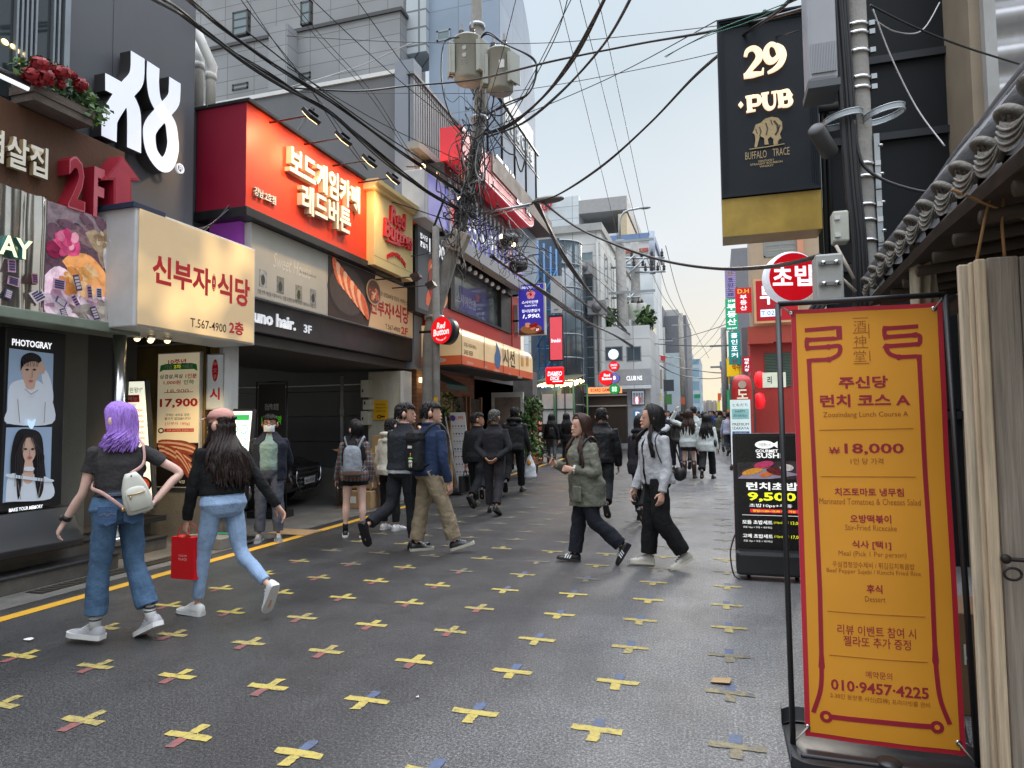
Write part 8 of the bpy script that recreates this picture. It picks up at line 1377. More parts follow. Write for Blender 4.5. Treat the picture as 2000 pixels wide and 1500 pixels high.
A = person('woman in a pink cap, black sweater and pale blue skinny jeans walking left', (432, 1200), 1.67, -62, ((13, 2, 4, 2), (-15, 2, 40, -60)), (((-.2, .12, -1), (-.08, .22, -1)), ((.42, -.42, -.9), (.5, -.25, -.85))), dict(m=BLKF, hem=.575, ease=.02, straight=1, sr=1.1, cuff=.7, n='sweater'), dict(m=DNL, len=.93, r=(.09, .056, .045), n='jeans', wr=.014), dict(m=WSH, sole=M('sole_white', 0), st=.026, lace=WHT), dict(m=hairm('dark', (.02, .011, .009)), s='long', len=.615, n=200, back=.083, wave=.005, sway=.02, cap=1), SKIN[0], lean=5, head=(32, 0), leg_tw=-14, fem=True, v=.007)
hd = A['hd']; CAPM = FAB('cap_pink', '#c9958a', var=.08); mb = MB(); mb.loft([[hd(w*cos(2*pi*i/24), (f+b_)/2+(f-b_)/2*sin(2*pi*i/24), z) for i in range(24)] for z, w, f, b_ in ((.7, .375, .47, -.55), (.82, .38, .46, -.55), (.95, .33, .36, -.46), (1.05, .22, .2, -.3), (1.1, .06, .02, -.12))], CAPM); o = mb.build('cap', A['root'])
mb = MB(); mb.loft([[hd(.3*x, .43+.36*(1-x*x)*q+.02, .73-.05*q-.06*x*x+dz) for x in [i/6-1 for i in range(13)]] for q, dz in ((0, .03), (1, .03), (1.02, .012), (0, .0))], CAPM, False, True, False); mb.build('brim', o); mb = MB(); mb.ball(hd(0, -.55, .73), (.035, .02, .02), BLK, 8, 6); mb.build('strap_gap', o)
w = A['arm'][-1][2]; mb = MB(); rt = A['rot']; c = V3((w.x, w.y, w.z-.115)); X_ = V3((cos(rad(-2)), sin(rad(-2)), 0)); fr = Fr(V3((w.x, w.y, 0))+X_*-.055, X_, (0, 0, 1)); zt, zb = w.z-.14, w.z-.47
RB_ = M('bag_red', H('#d40e1c'), r=.45, var=.04); o = thing('red_paper_bag', 'red paper shopping bag in the hand of the woman in the pink cap', 'bag', (w.x, w.y, zb)); MB().loft([[fr.p(-.1, z, 0), fr.p(.13, z, 0), fr.p(.13+e_, z, -.11), fr.p(-.1+e_, z, -.11)] for z, e_ in ((zb, .03), (zt, .005))], RB_, True, False).build('body', o); mb = MB()
for d_ in (0, -.1): mb.tube(crom([fr.p(-.04, zt, d_), fr.p(-.02, zt+.08, d_*.6-.02), fr.p(.05, zt+.09, d_*.6-.02), fr.p(.08, zt, d_)], 5), .004, RB_, 5)
mb.build('handle', o); mb = MB(); mb.txt(fr, 'COLOR', .02, (zt+zb)/2+.02, .08, None, .002, WHT, off=-.005, sp=1.2); mb.txt(fr, 'PLACE', .02, (zt+zb)/2-.008, .08, None, .002, WHT, off=-.005, sp=1.2); mb.build('lettering', o)
w2, e2 = A['arm'][1][2], A['arm'][1][1]; MB().tube([w2.lerp(e2, .02), w2.lerp(e2, .07)], .03, M('scrunchie', (.6, .38, .36)), 10).build('wristband', A['root'])
POLO = FAB('polo', '#7b9592'); TRO = FAB('slate_trousers', '#4d5260')
A = person('older man in a face mask, mint polo and navy jacket standing at the kerb', (525, 1056), 1.66, 150, STAND, (((-.22, -.42, -1), (.3, -.62, -.9)), ((.22, -.42, -1), (-.3, -.62, -.9))), [dict(m=POLO, hem=.545, ease=.012, sleeve=.4, n='polo_shirt', collar=.013, straight=1), dict(m=NAVY, hem=.47, ease=.032, open=64, sr=1.15, n='jacket', straight=1, wr=.02, collar=.016)], dict(m=TRO, r=(.098, .078, .07), wr=.026), dict(m=M('shoe_trainer', (.12, .14, .16), r=.5, var=.3, vs=30), sole=GSH, big=1.08, lace=WHT), dict(m=HB, s='short', n=160), SKIN[2], face=2, v=.008, fat=1.1, lean=-1)
hd = A['hd']; mb = MB(); mb.loft([[hd(.3*x, (.455 if q in (0, 4) else .5)*(1-.42*x*x)+.02, z) for x in [i/6-1 for i in range(13)]] for q, z in enumerate((.02, .12, .22, .32, .4))], M('mask_white', (.66, .7, .7), r=.7, var=.04), False, True, False); mb.tube([hd(.29, .28, .34), hd(.36, .0, .46)], .003, WHT, 5); mb.tube([hd(-.29, .28, .34), hd(-.36, 0, .46)], .003, WHT, 5); mb.build('face_mask', A['root'])
mb = MB()
for s in (-1, 1): mb.tube([hd(s*.15+.1*cos(t), .475-.05*abs(cos(t)), .5+.075*sin(t)) for t in [2*pi*i/14 for i in range(15)]], .0028, M('spectacle', (.12, .1, .09), r=.3, met=.6), 5); mb.tube([hd(s*.25, .43, .52), hd(s*.35, -.03, .5)], .0025, M('spectacle', 0), 5)
mb.tube([hd(-.05, .48, .51), hd(.05, .48, .51)], .0025, M('spectacle', 0), 5); mb.build('glasses', A['root'])
def plaid():
 m = M('cloth_plaid', (.03, .035, .05), r=.85, var=0); t = m.node_tree; L_ = t.links; tx = t.nodes.new('ShaderNodeTexCoord'); sp_n = t.nodes.new('ShaderNodeSeparateXYZ'); L_.new(tx.outputs['Object'], sp_n.inputs[0]); col = None
 ad = t.nodes.new('ShaderNodeMath'); L_.new(sp_n.outputs[0], ad.inputs[0]); L_.new(sp_n.outputs[1], ad.inputs[1])
 for src, sc, ph_, c in ((ad.outputs[0], 95, 0, (.2, .3, .36)), (sp_n.outputs[2], 95, 0, (.2, .3, .36)), (ad.outputs[0], 95, 2.6, (.28, .09, .04)), (sp_n.outputs[2], 95, 2.6, (.28, .09, .04))):
  a = t.nodes.new('ShaderNodeMath'); a.operation = 'MULTIPLY_ADD'; a.inputs[1].default_value = sc; a.inputs[2].default_value = ph_; L_.new(src, a.inputs[0]); s = t.nodes.new('ShaderNodeMath'); s.operation = 'SINE'; L_.new(a.outputs[0], s.inputs[0]); g = t.nodes.new('ShaderNodeMapRange'); g.inputs[1].default_value = .35; g.inputs[2].default_value = .6; g.inputs[4].default_value = .5; L_.new(s.outputs[0], g.inputs[0])
  mm = t.nodes.new('ShaderNodeMix'); mm.data_type = 'RGBA'; L_.new(g.outputs[0], mm.inputs[0]); mm.inputs[7].default_value = (*c, 1)
  if col: L_.new(col, mm.inputs[6])
  else: mm.inputs[6].default_value = (.012, .014, .022, 1)
  col = mm.outputs[2]
 L_.new(col, t.nodes['Principled BSDF'].inputs[0]); return m
A = person('woman in a plaid shirt and black shorts with a grey backpack looking up', (692, 1048), 1.57, -22, ((2, 4, 2, 0), (-3, 4, 3, 0)), (((-.22, .1, -1), (-.25, .45, -1)), ((.2, -.05, -1), (.1, .3, -1))), dict(m=plaid(), hem=.47, ease=.03, straight=1, sr=1.25, n='plaid_shirt'), dict(m=BLKF, len=.2, r=(.105, .105, .1), n='shorts', ease=.02), dict(m=BSH, sole=WSH, sock=BLKF, socklen=.26, lace=WHT, st=.03), dict(m=HB, s='long', len=.6, n=120, back=.07), SKIN[1], head=(48, 22), fem=True, v=.009)
def backpack(A, name, label, m, z, w, h, d, m2=None, flap=False):
 S = A['S']; c = S(0, -.105, z); X_ = A['rot']((1, 0, 0)); Y_ = A['rot']((0, -1, 0)); Z_ = V3((0, 0, 1)); c = c+Y_*(d*.45); o = thing(name, label, 'backpack', c)
 def sl(a0, a1, mm, nm):
  mb = MB(); mb.loft([[c+Z_*(h*q)+X_*(w*k_*sgn(cos(t))*abs(cos(t))**.6)+Y_*(d*k2*sgn(sin(t))*abs(sin(t))**.6) for t in [2*pi*i/22+.01 for i in range(22)]] for q, k_, k2 in a0], mm); return vox(mb, nm, o, mm, .009, 1, .02)
 sl(((-.5, .8, .7), (-.47, .95, .95), (-.2, 1, 1), (.2, .93, .9), (.4, .78, .7), (.5, .5, .4)), 0, m, 'body')
 if m2: sl(((-.51, .84, .76), (-.46, 1.0, 1.02), (-.33, 1.01, 1.03), (-.31, .95, .95)), 0, m2, 'base')
 if flap: sl(((.2, .8, .95), (.3, 1.0, 1.1), (.45, .9, .95), (.53, .6, .6)), 0, m, 'flap'); mb = MB(); mb.obox(c+Z_*h*.1+Y_*d*.98, X_*.03, Y_*.006, Z_*.015, WHT); mb.build('tag', o)
 mb = MB()
 for s in (-1, 1): strap(mb, [c+Z_*h*.35+X_*s*w*.5-Y_*d*.6, S(s*.075, -.06, .825), S(s*.085, .0, .845), S(s*.085, .06, .81), S(s*.1, .085, .72), S(s*.118, .02, .62), c-Z_*h*.4+X_*s*w*.8-Y_*d*.4], .019, m)
 mb.build('strap', o); return o, c, X_, Y_
backpack(A, 'grey_backpack', 'pale grey backpack with brown base on the woman in plaid', FAB('pack_grey', '#8c929a'), .645, .125, .4, .085, FAB('pack_brown', '#6d574c'))
w = A['arm'][-1][2]; mb = MB(); mb.obox(w+V3((.0, .0, -.1)), A['rot']((.006, 0, 0)), A['rot']((0, .03, .012)), A['rot']((0, -.03, .07)), BSH); tag(mb.build('phone', base=w, bevel=.004), 'black phone in the lowered hand of the woman in plaid', 'phone')
WKN = FAB('white_knit', '#cfc9b8'); A = person('person in a white hoodie half hidden behind the man in the dark sweater', (762, 1035), 1.6, 8, STAND, (HANG, ((.5, .3, -.3), (-.0, .35, 1))), dict(m=WKN, hem=.48, ease=.03, straight=1, sr=1.2, hood=1, n='hoodie'), dict(m=BLKF), dict(m=WSH, sole=WSH, stripe=1), dict(m=HB, s='short'), SKIN[0], fem=True, v=.011)
A = person('man in a dark knitted sweater and black jeans striding away', (786, 1072), 1.78, 18, ((-12, 1, 52, -66), (8, 1, 4, 2)), (((-.16, .15, -1), (-.05, .3, -1)), ((.2, .25, -.9), (-.25, .8, .8))), [dict(m=FAB('white_hem', '#c9cdd6'), hem=.505, ease=.018, sleeve=.3, n='undershirt'), dict(m=FAB('sweater_slate', (.022, .025, .03), bs=60, bump=.5), hem=.53, ease=.03, straight=1, sr=1.12, n='sweater', collar=.013)], dict(m=FAB('black_denim', (.02, .021, .026)), r=(.1, .075, .07), wr=.026), dict(m=BSH, sole=BSH, big=1.08, st=.035), dict(m=HB, s='short', n=190), SKIN[0], head=(-48, 0), v=.009, lean=3, face=1)
A = person('man in a blue denim jacket and khaki trousers with a black backpack', (838, 1078), 1.79, 22, ((-8, 3, 2, 0), (22, 4, 6, 16)), (((-.2, .0, -1), (-.1, .2, -1)), ((.24, -.1, -1), (.1, .22, -1))), dict(m=FAB('denim_jacket', '#263450', var=.25, bs=90), hem=.5, ease=.032, straight=1, sr=1.18, n='denim_jacket', collar=.018), dict(m=KHA, r=(.105, .088, .085), wr=.03, ease=.014), dict(m=BSH, sole=M('sole_cream', (.55, .52, .42)), st=.03, lace=WHT, stripe=0), dict(m=HB, s='short', n=190), SKIN[0], head=(-42, 0), v=.008, lean=2, leg_tw=36)
o, c, X_, Y_ = backpack(A, 'black_backpack', 'black backpack with a toy charm on the man in the denim jacket', FAB('pack_black', (.016, .017, .019), r=.6), .665, .115, .46, .085, None, True)
p = c+X_*.03+Y_*.1-V3((0, 0, .12)); mb = MB(); mb.tube([p+V3((0, 0, .1)), p+V3((0, 0, .04))], .006, M('charm_orange', (.5, .16, .04)), 6); mb.ball(p, (.025, .025, .022), M('charm_white', (.6, .58, .5)), 10, 8); mb.ball(p+V3((0, 0, .035)), (.03, .025, .014), M('charm_green', (.2, .45, .12)), 10, 6)
for s in (-1, 1): mb.ball(p+X_*.014*s-V3((0, 0, .04)), (.011, .011, .03), M('charm_white', 0), 8, 6)
tag(mb.build('charm', base=p), 'small white and green plush charm hanging from the black backpack', 'charm'); mb = MB(); mb.tube(crom([c-X_*.02-V3((0, 0, .2))+Y_*.05, c-V3((.0, 0, .35))+Y_*.06, c-X_*.03-V3((0, 0, .5))+Y_*.05], 4), .006, BLK, 5); mb.build('drawcord', o)
A = person('older man in a black suit carrying a briefcase', (932, 992), 1.72, 5, WALK_A, (((-.14, -.05, -1), (-.05, .1, -1)), HANGR), dict(m=SUIT, hem=.47, ease=.024, straight=1, sr=1.12, n='suit_jacket', collar=.013), dict(m=SUIT, r=(.098, .075, .065)), dict(m=BSH, sole=BSH), dict(m=HB, s='short'), SKIN[2], head=(-55, 0), v=.012, face=1)
w = A['arm'][-1][2]; o = thing('briefcase', 'black briefcase hanging from the suited man\'s left hand', 'bag', w-V3((0, 0, .5))); f_ = A['rot']((0, 1, 0)); mb = MB(); mb.obox(w-V3((0, 0, .36)), f_*.2, A['rot']((.045, 0, 0)), V3((0, 0, .15)), BSH); mb.build('body', o, bevel=.02); mb = MB(); mb.tube(crom([w-V3((0, 0, .22))-f_*.08, w-V3((0, 0, .11)), w-V3((0, 0, .22))+f_*.08], 5), .01, BSH, 6); mb.build('handle', o)
A = person('grey-haired man in a dark jacket with hands clasped behind his back', (966, 1003), 1.74, -4, ((10, 2, 4, 2), (-12, 2, 20, -22)), (((-.3, -.28, -1), (.62, -.42, -.55)), ((.3, -.28, -1), (-.62, -.42, -.55))), dict(m=DGY, hem=.5, ease=.024, straight=1, sr=1.15, n='jacket', collar=.017), dict(m=FAB('charcoal_trousers', (.035, .033, .038)), r=(.102, .078, .068)), dict(m=BSH, sole=BSH), dict(m=HGR, s='short'), SKIN[2], head=(-8, 0), v=.01)
A = person('long-haired woman in dark clothes between the two older men', (962, 975), 1.62, -6, WALK_B, DOWN, dict(m=BLKF, hem=.5, ease=.025, n='jacket', straight=1), dict(m=NAVY), dict(m=BSH, sole=BSH), dict(m=HDB, s='long', len=.7, n=60, thick=1.5), SKIN[0], fem=True, v=.014)
A = person('man in a black jacket carrying a white plastic bag away', (1006, 962), 1.84, -8, WALK_B, (HANG, ((.2, .12, -1), (.15, .5, -.9))), dict(m=FAB('black_shell', (.02, .02, .022), r=.6), hem=.49, ease=.036, straight=1, sr=1.2, n='jacket', hood=1), dict(m=BLKF, r=(.1, .08, .07)), dict(m=BSH, sole=BSH), dict(m=HB, s='short'), SKIN[0], head=(10, 8), v=.012)
w = A['arm'][1][2]; o = thing('plastic_bag', 'white plastic bag with orange print in the bag carrier\'s hand', 'bag', w-V3((0, 0, .6))); PBM = M('plastic_white', (.62, .64, .68), r=.35, bump=.5, bs=12)
mb = MB(); mb.loft([[w+V3((a*cos(t), b*sin(t), -z)) for t in [2*pi*i/16 for i in range(16)]] for z, a, b in ((.08, .02, .02), (.2, .07, .05), (.33, .12, .08), (.55, .16, .1), (.6, .13, .08))], PBM); vox(mb, 'body', o, PBM, .014, 1, .03); mb = MB(); mb.ball(w+V3((.0, -.075, -.25)), (.05, .02, .06), M('bag_orange', (.7, .3, .03)), 8, 6); mb.build('print', o)
QLT = FAB('quilt_green', '#6d6e62', bump=.9, bs=16, var=.2, vs=10)
A = person('woman in a green quilted coat holding a phone while walking left', (1146, 1100), 1.6, -136, ((-12, 2, 34, -55), (10, 2, 3, 6)), (((-.28, .05, -.97), (.72, .62, .1)), ((.28, .2, -.93), (-.3, .85, .3))), dict(m=QLT, hem=.385, ease=.045, straight=1, sr=1.35, cuff=.8, flare=.06, n='quilted_coat', wr=.03, collar=.014), dict(m=FAB('ink_denim', (.018, .02, .028)), r=(.1, .088, .082), wr=.026, len=.97), dict(m=BSH, sole=BSH, stripe=1, lace=WHT), dict(m=hairm('auburn', (.045, .02, .014)), s='long', len=.6, n=210, back=.07, open=1, thick=1.2, wave=.002), SKIN[0], head=(-4, -4), fem=True, face=1, v=.008, lean=3, leg_tw=30)
w, e = A['arm'][1][2], A['arm'][1][1]; d = (w-e).normalized(); mb = MB(); mb.obox(w+d*.1+V3((0, 0, .035)), d*.075, A['rot']((.037, 0, 0)), V3((0, 0, .005)), M('phone_case', (.35, .22, .14), r=.4)); mb.obox(w+d*.1+V3((0, 0, .042)), d*.07, A['rot']((.033, 0, 0)), V3((0, 0, .0015)), GLS); tag(mb.build('phone', base=w, bevel=.003), 'tan cased phone held out by the woman in the green coat', 'phone')
w, e = A['arm'][-1][2], A['arm'][-1][1]; mb = MB()
for k in range(10): t = 2*pi*k/10; q = (w-e).normalized(); a = q.orthogonal().normalized(); b = q.cross(a); mb.ball(w.lerp(e, .06)+a*.033*cos(t)+b*.033*sin(t), .02, M('scrunchie_white', (.66, .62, .5)), 8, 6)
mb.build('scrunchie', A['root']); mb = MB(); S = A['S']; q = S(.0, .115, .44); mb.obox(S(-.06, .115, .475), A['rot']((.07, 0, 0)), A['rot']((0, .012, 0)), V3((0, 0, .08)), QLT); mb.build('pocket', A['root'], bevel=.01)
mb = MB(); strap(mb, [S(-.085, -.05, .81), S(-.085, .0, .838), S(-.082, .075, .77), S(-.09, .1, .66)], .014, BLK); tag(mb.build('bag_strap', base=S(-.085, 0, .83)), 'black shoulder strap on the green quilted coat', 'strap')
A = person('person in a black puffer jacket walking away behind the green coat', (1178, 1010), 1.75, -3, WALK_A, (((-.18, 0, -1), (.0, .25, -1)), ((.2, 0, -1), (.0, .3, -1))), dict(m=FAB('puffer', (.015, .015, .017), r=.6, bump=.8, bs=8), hem=.49, ease=.045, straight=1, sr=1.4, cuff=.7, n='puffer_jacket', wr=.035, collar=.022), dict(m=BLKF, r=(.1, .08, .075)), dict(m=BSH, sole=BSH), dict(m=HB, s='short', n=150), SKIN[0], v=.011)
GHD = FAB('hoodie_grey', '#b4b5b8', var=.07)
A = person('woman in a pale grey hooded cardigan and baggy black trousers walking left', (1286, 1108), 1.67, -128, ((-5, 2, 26, -24), (7, 2, 2, 2)), (((-.16, -.0, -1), (-.06, .28, -1)), ((.14, .12, -1), (.05, .35, -1))), [dict(m=BLKF, hem=.6, ease=.008, sleeve=.2, n='tank_top'), dict(m=GHD, hem=.505, ease=.034, open=12, sr=1.28, cuff=.8, hood=1, straight=1, n='hooded_cardigan', wr=.03)], dict(m=BLKF, r=(.1, .098, .086), wr=.024, ease=.012, len=.96), dict(m=M('shoe_bone', (.5, .48, .42), r=.5, var=.15, vs=30), sole=M('sole_cream', 0), stripe=0, lace=BLK), dict(m=HB, s='long', len=.655, n=260, back=.075, open=1, thick=1.15, wave=.006), SKIN[0], head=(-24, 0), fem=True, face=1, v=.008, lean=2, leg_tw=24)
w = A['arm'][1][2]; mb = MB(); mb.ball(w+V3((-.01, -.02, -.12)), (.04, .035, .06), BSH, 12, 8); tag(mb.build('purse', base=w), 'small black pouch in the hoodie woman\'s far hand', 'bag'); S = A['S']
o = thing('shoulder_bag', 'black shoulder bag behind the woman in the grey hoodie', 'bag', S(-.09, -.12, .55)); mb = MB(); mb.ball(S(-.085, -.115, .56), (.07, .05, .075), BSH, 14, 10); mb.build('body', o); mb = MB(); strap(mb, [S(-.1, -.12, .6), S(-.098, -.07, .76), S(-.095, .0, .828), S(-.1, .06, .77), S(-.115, .02, .62), S(-.1, -.1, .56)], .008, BSH); mb.build('strap', o)
def mid(label, at, Ht, phi, top, bot, hair, legs=WALK_A, arms=SWING, fem=False, shoe=None, v=.014, **k): return person(label, at, Ht, phi, legs, arms, top, bot, shoe or dict(m=BSH, sole=BSH), hair, k.pop('skin', SKIN[0]), fem=fem, v=v, **k)
J_ = lambda m, **k: dict(dict(m=m, hem=.49, ease=.024, straight=1, sr=1.15, n='jacket'), **k); Lh = lambda m=HB, l=.66: dict(m=m, s='long', len=l, n=110, thick=1.9); Sh = dict(m=HB, s='short', n=50)
A = mid('person in a dark hooded coat half hidden behind the grey hoodie woman', (1256, 1018), 1.62, 10, J_(FAB('hood_navy', (.02, .019, .026)), hem=.44, hood=1, ease=.05, n='coat'), dict(m=BLKF), Lh(HB, .76), fem=True)
WBL = FAB('blouse_white', '#c9d0ce', var=.05); A = mid('woman in a loose white blouse, short skirt and brown boots touching her hair', (1347, 934), 1.7, 2, J_(WBL, hem=.45, ease=.05, n='blouse', sr=1.3), dict(m=BLKF, skirt=.4, n='skirt'), Lh(HDB, .63), STAND, (((-.75, .3, .35), (.35, -.1, .9)), HANGR), True, dict(m=M('boot_brown', (.04, .018, .012), r=.35), sole=BSH, sock=M('boot_brown', 0), socklen=.88), skin=SKIN[1])
A = mid('woman in a white shirt and black wide trousers with long black hair', (1383, 936), 1.6, 4, J_(WBL, hem=.43, ease=.05, n='shirt', sr=1.3), dict(m=BLKF, r=(.1, .09, .09)), Lh(HB, .62), WALK_B, DOWN, True); c = A['S'](.12, -.02, .55); o = thing('black_handbag', 'black handbag at the side of the woman in the white shirt', 'bag', c); MB().ball(c, (.05, .12, .1), BSH, 12, 8).build('body', o); mb = MB(); strap(mb, [c, A['S'](.1, -.04, .75), A['S'](.09, .0, .83)], .008, BSH); mb.build('strap', o)
mid('tall man in a pale grey sweater walking beyond the woman in boots', (1357, 918), 1.84, 0, J_(FAB('pale_knit', '#aeb4b2'), n='sweater'), dict(m=BLKF), Sh, WALK_B)
mid('person in a dark leather jacket and black trousers left of the woman in boots', (1324, 918), 1.62, -4, J_(FAB('leather', (.03, .028, .027), r=.45)), dict(m=NAVY), Lh(HB, .74), fem=True)
CAMO = M('cloth_camo', (.07, .075, .05), r=.85, var=.6, vs=16); mid('person in green camouflage uniform walking away on the right', (1408, 884), 1.72, 2, J_(CAMO, n='uniform_jacket'), dict(m=CAMO), Sh)
mid('man in a bright blue top facing the camera in the crowd', (1390, 868), 1.72, 178, J_(FAB('royal', (.025, .06, .25)), n='shirt'), dict(m=DGY), Sh, face=1)
mid('man in a black suit with open white shirt facing the camera', (1306, 876), 1.75, 178, [dict(m=FAB('shirt_white', '#d5d8dc'), hem=.5, ease=.01, n='shirt'), J_(SUIT, open=60, n='suit_jacket')], dict(m=SUIT), Sh, face=1)
A = mid('person with long black hood of hair and a small black backpack by the alley', (1078, 905), 1.66, -12, J_(BLKF), dict(m=FAB('washed_black', (.06, .06, .065))), Lh(HB, .66), fem=True); backpack(A, 'small_backpack', 'small black backpack on the long-haired person by the alley', FAB('pack_black', 0), .63, .1, .32, .06)
mid('long-haired woman in black beside the white alley menu board', (1108, 902), 1.66, -30, J_(BLKF, hem=.4, n='coat'), dict(m=BLKF), Lh(HB, .6), STAND, DOWN, True)
mid('man in a dark suit with white shirt facing the street by the striped pole', (1197, 864), 1.76, 150, [dict(m=FAB('shirt_white', 0), hem=.5, ease=.01, n='shirt'), J_(SUIT, open=60, n='suit_jacket')], dict(m=SUIT), Sh, STAND, DOWN, face=1)
mid('man in a dark cap and brown jacket left of the striped pole', (1186, 872), 1.72, 40, J_(FAB('plum_jacket', (.045, .028, .032))), dict(m=BLKF), Sh)
mid('person in a pale and plum top seen over the puffer jacket', (1174, 878), 1.62, 20, J_(FAB('mauve_jacket', (.08, .06, .07))), dict(m=BLKF), Sh, fem=True)
mid('person in black behind the striped pole', (1222, 868), 1.7, -10, J_(BLKF), dict(m=BLKF), Sh)
mid('dark-haired man in a navy jacket between the hoodie woman and the boots', (1296, 900), 1.76, 5, J_(NAVY), dict(m=BLKF), Sh)
mid('person in white at the right edge of the crowd behind the izakaya banner', (1424, 892), 1.66, -8, J_(FAB('lilac_shirt', '#a9b0c8'), n='shirt'), dict(m=NAVY), Sh, WALK_B, fem=True)
mid('man in a black tee walking toward the camera beside the camouflage uniform', (1418, 872), 1.74, 176, J_(BLKF, sleeve=.35, n='tee'), dict(m=NAVY), Sh, face=1)
CR = []
for i, (lb, t, h, fm) in enumerate((('far walker in a black coat in the crowd down the street', BLKF, Sh, False), ('far walker in a navy jacket in the crowd down the street', NAVY, Sh, False), ('far walker in white in the crowd down the street', WBL, Lh(HB, .7), True), ('far walker in brown in the crowd down the street', FAB('tan_coat', (.14, .09, .05)), Lh(HDB, .7), True), ('far walker in grey in the crowd down the street', FAB('mid_grey', (.12, .12, .125)), Sh, False), ('far walker in dark red in the crowd down the street', FAB('wine_top', (.12, .02, .02)), Lh(HB, .7), True))):
 CR.append(mid(lb, (1318+12*i, 852-2*(i % 3)), 1.62+.1*(not fm), (0, 180, 4, 176, -6, 0)[i], J_(t), dict(m=BLKF if i % 2 else NAVY), h, WALK_A if i % 2 else WALK_B, fem=fm, v=.022, group='far crowd')['root'])
rn = random.Random(3)
for i in range(58):
 y = rn.uniform(44, 105) if i > 14 else rn.uniform(36, 46); x = rn.uniform(-5.0, .6) if y > 50 else rn.uniform(-5.4, .2)
 copy_tree(CR[i % 6], (x, y, SL(y)), rz=rn.uniform(-.5, .5))
# small things
c = V3((-7.35, 10.85, 0)); f_ = V3((.97, .24, 0)).normalized(); r_ = V3((f_.y, -f_.x, 0)); CARP = M('car_black', (.012, .012, .014), r=.15, coat=1, var=0); o = thing('parked_car', 'black parked car with a chrome grille nosing out of the lot', 'car', c)
def cpt(x, y, z): return c+f_*x+r_*y+V3((0, 0, z))
mb = MB(); prof = ((-.0, .34, .62, .7), (-.12, .3, .78, .84), (-.35, .25, .86, .92), (-.9, .22, .94, .93), (-1.3, .22, .97, .93), (-2.8, .22, 1.0, .93), (-4.3, .25, 1.0, .9), (-4.7, .35, .9, .8))
mb.loft([[cpt(x, wd*sx, z) for sx, z in ((-1, z0+.1), (-.96, z0), (.96, z0), (1, z0+.1), (1, (z0+z1)/2), (.95, z1-.06), (.6, z1+.02), (0, z1+.04), (-.6, z1+.02), (-.95, z1-.06), (-1, (z0+z1)/2))] for x, z0, z1, wd in prof], CARP); mb.build('body', o)
mb = MB(); mb.loft([[cpt(x, wd*q, z) for q in (-1, -.3, .3, 1)] for x, z, wd in ((-1.35, .97, .8), (-2.0, 1.42, .62), (-3.3, 1.46, .62), (-4.1, 1.02, .75))], GLS, False); mb.loft([[cpt(x, wd*q, z) for q in (-1, 1)]+[cpt(x2, .88*q, .95) for q in (1, -1)] for x, z, wd, x2 in ((-1.35, .99, .8, -1.3), (-2.0, 1.44, .62, -2.0), (-3.3, 1.48, .62, -3.3), (-4.1, 1.04, .75, -4.2))], CARP, False); mb.build('cabin', o)
CHRM = M('chrome', (.65, .66, .68), r=.12, met=1); mb = MB(); mb.rect(Fr(cpt(-.1, -.6, .3), r_, (0, 0, 1), 1.2, .48), .02, .02, .98, .98, -.1, .085, BLK); fr = Fr(cpt(-.01, -.56, .34), r_, (0, 0, 1), 1.12, .4); fr.n = f_
for i in range(12):
 for j in range(5): mb.stroke(fr, [(.04+i*.08, .04+.2*j), (.08+i*.08, .14+.2*j), (.12+i*.08, .04+.2*j)], .016, 0, .02, CHRM)
mb.build('grille', o); mb = MB(); mb.tube([cpt(.02, s, z) for s, z in ((-.6, .72), (-.64, .5), (-.4, .3), (.4, .3), (.64, .5), (.6, .72))], .014, CHRM, 6); mb.build('grille_frame', o)
fr = Fr(cpt(.035, -.27, .42), r_, (0, 0, 1), .54, .12); fr.n = f_; mb = MB(); mb.rect(fr, 0, 0, 1, 1, 0, .012, WHT); mb.rect(fr, .01, .05, .07, .95, .012, .014, M('plate_blue', H('#2a52a8'))); mb.txt(fr, '343머1509', .54, .5, .84, .62, .014, SBK, off=.02); mb.build('number_plate', o)
for s in (-1, 1): mb = MB(); mb.ball(cpt(-.16, s*.74, .68), (.1, .12, .05), M('headlight', (.5, .52, .55), r=.1, spec=.8), 12, 8); mb.build('headlight', o)
for x in (-.85, -3.8):
 for s in (-1, 1): mb = MB(); mb.lathe([(.31, -.1), (.33, -.06), (.33, .06), (.31, .1)], cpt(x, s*.83, .33), M('tyre', (.015, .015, .015), r=.8), 24, r_); w_ = mb.build('wheel', o); MB().lathe([(.2, -.12), (.2, .12)], cpt(x, s*.83, .33), STEEL, 18, r_).build('rim', w_)
TB = M('table_wood', (.07, .045, .03), r=.7, var=.3); a = V3((-6.55, 11.1, 0)); o = thing('junk_table', 'low dark table stacked with cartons by the ivory pillar', 'table', a); MB().box((a.x-.15, 10.75, .62), (a.x+.75, 11.5, .66), TB).build('top', o); MB().box((a.x-.12, 10.8, .3), (a.x+.72, 11.45, .33), TB).build('shelf', o)
for x in (-.12, .7):
 for y in (10.8, 11.45): MB().box((a.x+x-.025, y-.025, .01), (a.x+x+.025, y+.025, .62), TB).build('leg', o)
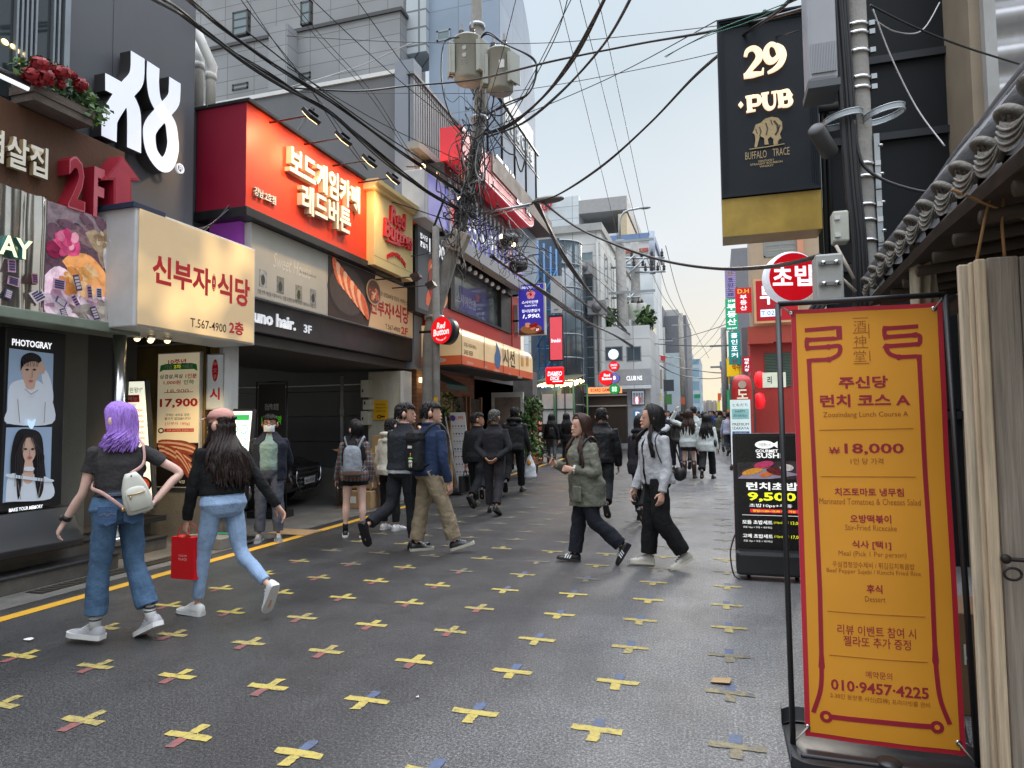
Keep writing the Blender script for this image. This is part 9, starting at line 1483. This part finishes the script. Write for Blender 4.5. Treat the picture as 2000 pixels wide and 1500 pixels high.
for (x, y, z, w_, d_, h_, lb, op) in ((-.05, 10.85, .665, .5, .45, .3, 'open brown carton on top of the dark table', 1), (.35, 11.2, .665, .42, .3, .62, 'tall carton standing at the back of the dark table', 0), (.0, 10.85, .34, .6, .45, .24, 'carton with white labels on the table shelf', 0), (.1, 10.6, .01, .55, .4, .3, 'low carton on the ground before the dark table', 0)):
 mb = MB(); mb.box((a.x+x, y, z), (a.x+x+w_, y+d_, z+h_), CARD)
 if op: mb.add([(a.x+x, y, z+h_+.002), (a.x+x+w_, y, z+h_+.002), (a.x+x+w_, y-.22, z+h_+.06), (a.x+x, y-.22, z+h_+.06)], [(0, 1, 2, 3)], CARD); mb.add([(a.x+x, y, z+h_+.002), (a.x+x, y+d_, z+h_+.002), (a.x+x-.25, y+d_, z+h_+.08), (a.x+x-.25, y, z+h_+.08)], [(0, 1, 2, 3)], CARD); mb.box((a.x+x+.05, y+.05, z+h_), (a.x+x+w_-.1, y+d_-.1, z+h_+.08), M('tape_yellow', (.4, .3, .03)))
 else: mb.box((a.x+x+.06, y-.003, z+h_*.3), (a.x+x+.26, y, z+h_*.7), WHT); mb.box((a.x+x+.34, y-.003, z+h_*.35), (a.x+x+.4, y, z+h_*.6), WHT)
 tag(mb.build('carton', base=(a.x+x, y, z), bevel=.004), lb, 'carton', 'cartons by the lot')
for px, py, w_, h_, m, lb, nm in ((57, 1251, .1, .05, WHT, 'crumpled white paper scrap on the road at far left', 'paper_scrap'), (1408, 1333, .12, .09, CARD, 'small brown cardboard scrap on the road left of the orange banner', 'cardboard_scrap'), (340, 1187, .03, .015, WHT, 'tiny white paper bit between the two walking women', 'paper_scrap'), (815, 1364, .02, .02, WHT, 'tiny white dot of paper in the middle of the road', 'paper_scrap')):
 p = G(px, py); mb = MB(); n = 7; vs = [p+V3((w_/2*cos(2*pi*i/n)*random.uniform(.7, 1.1), h_/2*sin(2*pi*i/n)*random.uniform(.7, 1.1), .006+random.uniform(0, .006))) for i in range(n)] if m is WHT else [p+V3((x*w_/2, y*h_/2, .006+.01*(x > 0))) for x, y in ((-1, -.7), (.8, -1), (1, .8), (-.7, 1))]
 mb.add(vs, [tuple(range(len(vs)))], m); mb.add([v+V3((0, 0, .003)) for v in vs], [tuple(range(len(vs)))], m); tag(mb.build(nm, base=p), lb, 'litter')
